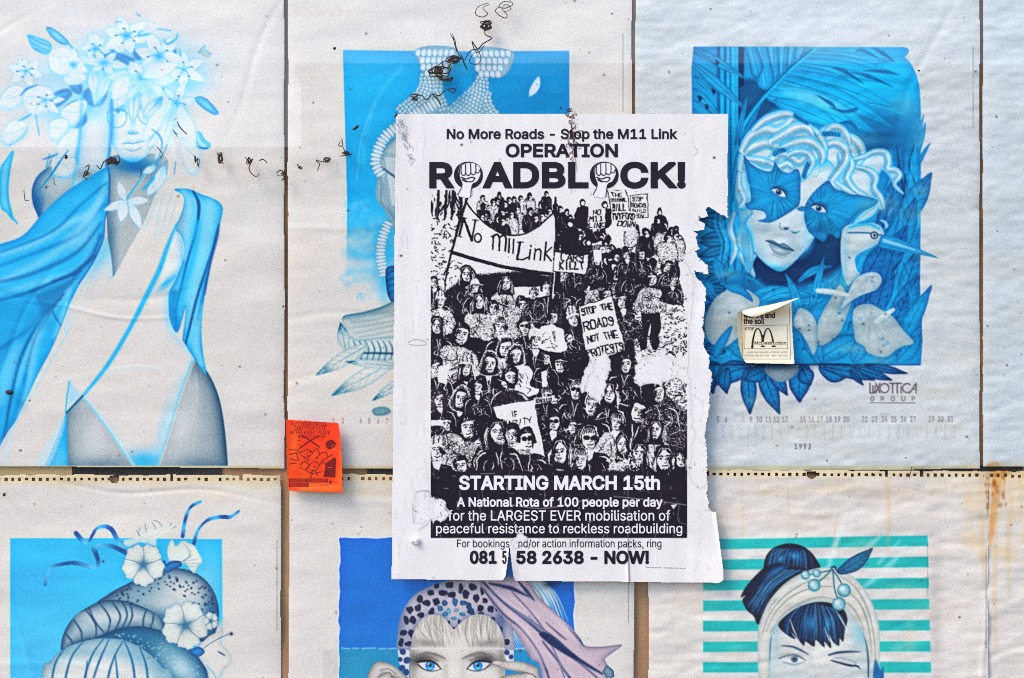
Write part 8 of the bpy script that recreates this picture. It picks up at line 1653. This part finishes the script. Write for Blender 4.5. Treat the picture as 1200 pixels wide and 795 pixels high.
# the top edge has curled forward and shows its bright back
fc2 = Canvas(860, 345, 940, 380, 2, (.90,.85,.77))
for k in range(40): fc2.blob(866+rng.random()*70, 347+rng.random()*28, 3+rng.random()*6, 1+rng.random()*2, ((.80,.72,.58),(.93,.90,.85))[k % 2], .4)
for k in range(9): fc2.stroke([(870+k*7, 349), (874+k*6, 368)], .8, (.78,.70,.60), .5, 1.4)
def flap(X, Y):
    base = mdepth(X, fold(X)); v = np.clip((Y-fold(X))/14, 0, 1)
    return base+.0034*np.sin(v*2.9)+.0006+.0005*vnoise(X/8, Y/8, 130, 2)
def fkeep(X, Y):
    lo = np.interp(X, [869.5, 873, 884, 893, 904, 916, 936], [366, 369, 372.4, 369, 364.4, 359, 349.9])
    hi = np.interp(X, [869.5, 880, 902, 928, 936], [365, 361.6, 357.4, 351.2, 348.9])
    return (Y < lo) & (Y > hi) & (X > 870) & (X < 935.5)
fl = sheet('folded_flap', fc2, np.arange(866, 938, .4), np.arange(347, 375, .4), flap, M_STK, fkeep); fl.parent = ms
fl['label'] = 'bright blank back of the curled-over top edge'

# ================================================================ dried creeper rootlets on the glass
M_CRP = plain('dried_creeper', (.035,.018,.012), .9, 900, .5)
TD = GD1+.0006
def squiggle(cx, cy, rx, ry, n, seed, loops=2.0, r=.42):
    q = np.random.default_rng(seed); out = []
    for j in range(n):
        m = q.integers(7, 13)
        a0 = q.random()*6.28; da = (loops*6.28/m)*q.choice([-1, 1])
        ox, oy = cx+q.normal()*rx*.35, cy+q.normal()*ry*.35
        s = .35+.65*q.random()
        pts = [(ox+s*rx*math.cos(a0+da*i)*(.4+.6*q.random())+q.normal()*rx*.1, oy+s*ry*math.sin(a0+da*i)*(.4+.6*q.random())+q.normal()*ry*.1) for i in range(m)]
        p = cr(pts, 5, False)
        lift = .0003+.0009*np.abs(np.sin(np.linspace(0, 5+q.random()*4, len(p))+q.random()*3))
        Q = WA(p[:, 0], p[:, 1], TD+.6*lift)
        rad = PX*r*1.25*(.55+.9*q.random())*(.6+.4*np.sin(np.linspace(.3, 2.9, len(p))))
        out.append(([tuple(v) for v in Q], rad))
    return out
def path(pts, seed, r=.6, wob_=1.2):
    q = np.random.default_rng(seed); p = cr(pts, 8, False); p = p+np.cumsum(q.normal(size=p.shape), 0)*.12*wob_
    lift = .0003+.0006*np.abs(np.sin(np.arange(len(p))*.5))
    Q = WA(p[:, 0], p[:, 1], TD+lift)
    return [([tuple(v) for v in Q], PX*r*(.5+.5*np.sin(np.linspace(.4, 2.8, len(p)))+.1*q.random(len(p))))]
def tendril(label, lines_):
    o = tube('dried_tendril', lines_, 1, M_CRP); tag(o, label, 'tendril', 'dried creeper tendrils stuck to the glass')
tendril('thin looping tendril touching the top edge above the poster', path([(598,3),(590,2),(585,8),(592,10),(601,6),(597,1)],1,.5)+path([(585,8),(580,14),(590,22),(594,18),(588,12)],2,.5)+path([(572,4),(561,8),(557,16),(565,20),(572,16),(566,10),(574,6)],3,.5)+squiggle(588,8,9,7,1,4,r=.4))
tendril('knotted dark tendril halfway down the trail above the poster', squiggle(571,32,9,7,4,5,2.4,.5)+path([(575,24),(568,38),(576,44),(566,50),(560,56),(554,47),(560,60),(570,52)],6,.65))
tendril('long open loop of tendril crossing the top of the blue picture', path([(530,40),(534,50),(537,62),(533,48),(529,40)],7,.5)+path([(531,42),(538,62),(545,70),(552,60),(560,58),(564,68),(558,76),(550,72),(556,62)],8,.5))
tendril('thick tangled black tendril over the crocheted headdress', squiggle(518,82,12,9,6,9,2.4,.62)+squiggle(535,70,13,7,4,10,2,.5)+path([(509,83),(514,92),(522,94),(530,92),(526,96),(516,94)],11,1.1)+path([(540,64),(544,74),(548,82)],12,.8))
tendril('spiky tendril lying along the crocheted band', path([(483,116),(492,112),(498,117),(506,110),(514,111),(522,105),(532,104),(530,109),(524,106)],13,.7)+squiggle(490,115,8,3,3,14,2,.5)+path([(506,110),(514,118),(517,124)],15,.7)+path([(510,112),(513,118)],16,.5))
tendril('small tendril curl at the top left corner of the poster', squiggle(468,138,8,6,4,17,2.2,.45)+path([(463,132),(470,140),(468,146)],18,.5))
tendril('short straight dark tendril piece on plain blue', path([(414,152),(417,150),(420,147.5)],19,1.6,.3))
tendril('tendril bent across the left edge of the blue picture', path([(400,165),(397,170),(402,172),(401,164)],20,.55)+path([(402,172),(406,179),(412,180),(399,182)],21,.65)+squiggle(408,180,6,2.4,2,22,2,.5))
tendril('curly tendril on white paper left of the blue picture', squiggle(384,190,6,4,3,23,2.2,.42)+path([(372,200),(374,193),(371,188),(378,190),(388,188)],24,.6))
tendril('tiny tendril crumb between two tendrils on white paper', squiggle(350,196,4,3,2,25,2,.4))
tendril('tendril straddling the dark gap between the two upper left pages', path([(324,203),(330,200),(334,206),(330,212),(337,208)],26,.55)+path([(334,196),(332,206),(335,214)],27,.5)+squiggle(332,205,6,6,2,28,1.6,.4))
tendril('hooked tendril farthest right on the white paper of the flower page', path([(287,184),(292,190),(296,187),(292,198),(299,207),(303,203)],29,.6)+path([(303,189),(308,186),(313,191)],30,.6)+squiggle(291,190,3,5,2,31,2,.45))
tendril('short kinked tendril right of the lily buds', squiggle(258,185,3.5,8,3,32,1.4,.45)+path([(254,178),(257,186),(262,193)],33,.6))
tendril('thin tendril hanging by the lowest lily bud', squiggle(230,188,2.5,8,2,34,1.4,.45)+path([(227,182),(230,188),(233,197)],35,.5))
tendril('slanting tendril across the white lily petals', path([(208,143),(211,150),(219,158)],36,.75)+path([(203,153),(206,157),(209,160)],37,.5))
tendril('dense tangled tendril at the chin of the lily woman', path([(113,194),(118,197),(122,189),(129,190),(128,184),(133,188),(136,195)],38,.75)+squiggle(132,191,8,4,5,39,2.2,.55)+path([(139,182),(141,189),(137,194)],40,.6))
tendril('forked tendril on the raised arm of the lily woman', path([(100,196),(105,194),(102,202),(98,206),(104,210)],41,.7)+squiggle(102,202,4,6,2,42,1.8,.45))
tendril('fine curled tendril on the white tulip', squiggle(78,184,2.5,2.5,2,43,2.4,.38)+path([(63,208),(63,215),(66,217)],44,.45))
tendril('thin hooked tendril below the elbow of the lily woman', path([(28,223),(29,231),(31,236),(35,235)],45,.5))
tendril('faint tendril strokes beside the necklace flower', path([(164,196),(166,204),(163,208)],46,.5)+path([(184,172),(190,180),(188,186)],47,.5))
tendril('thread of dried tendril down the poster headline', squiggle(671,142,4,9,4,48,1.2,.35)+squiggle(670,160,3,9,3,49,1.2,.35)+path([(673,131),(670,148),(673,166),(671,182)],50,.45)+squiggle(668,128,5,3,2,51,1.4,.4))
tendril('straw fibre across the top of the striped page', path([(1069,546),(1067,554),(1065,561)],52,.5,.3))

# ================================================================ scraps and specks
def lump(name, label, cat, px, py, r, d, m, sx=1, sy=1, seed=0):
    q = np.random.default_rng(seed); n1, n2 = 14, 9; V = []; F = []
    c = np.array(W(px, py, d))
    for i in range(n2):
        t = math.pi*i/(n2-1)
        for j in range(n1):
            a = 2*math.pi*j/n1; k = r*(1+.22*math.sin(3*a+seed)*math.sin(2*t)+.12*q.normal()*math.sin(t))
            V.append(c+np.array((k*sx*math.sin(t)*math.cos(a), k*.7*math.cos(t), k*sy*math.sin(t)*math.sin(a))))
    for i in range(n2-1):
        for j in range(n1): F.append((i*n1+j, i*n1+(j+1) % n1, (i+1)*n1+(j+1) % n1, (i+1)*n1+j))
    return tag(link(name, raw_mesh(name, np.array(V), np.array(F)), m), label, cat)
M_SCR = paper_mat('bare_paper_pulp', .9, 400, .06, .4, attr=False, col=tuple(albedo((.86,.835,.83))))
M_DIRT = plain('dark_dirt', (.02,.014,.012), .7, 900, .4)
lump('paper_pellet', 'white paper pellet stuck to the lower left of the poster', 'paper scrap', 487, 634, .0037, PB+.0012, M_SCR, 1.1, 1, 2)
lump('dirt_speck', 'dark speck of dirt on the blue drape', 'dirt', 11, 460, .0029, GD1+.0006, M_DIRT, 1.2, .8, 4)
lump('dirt_speck', 'dark speck of dirt near the top of the turban page', 'dirt', 5, 580, .0014, GD1+.0005, M_DIRT, 1, 1.2, 6)
lump('dirt_speck', 'dark speck on white paper above the blue picture corner', 'dirt', 392, 57, .0013, GD1+.0005, M_DIRT, 1.1, 1, 7)
lump('dirt_speck', 'dark speck at the blue right edge above the poster', 'dirt', 657, 127, .0010, GD1+.0005, M_DIRT, 1, 1, 8)
lump('dirt_speck', 'dark speck beside the rounded corner of the masked woman picture', 'dirt', 1077, 83, .0010, GD1+.0005, M_DIRT, 1.2, .9, 9)
# sheet() leaves an empty root for a region that has no plain paper: tidy the fists under the poster
for o in [o for o in COL.objects if o.name.startswith('fist_emblem')]:
    if len(o.data.vertices) == 0: bpy.data.objects.remove(o)
    else: o.parent = PO
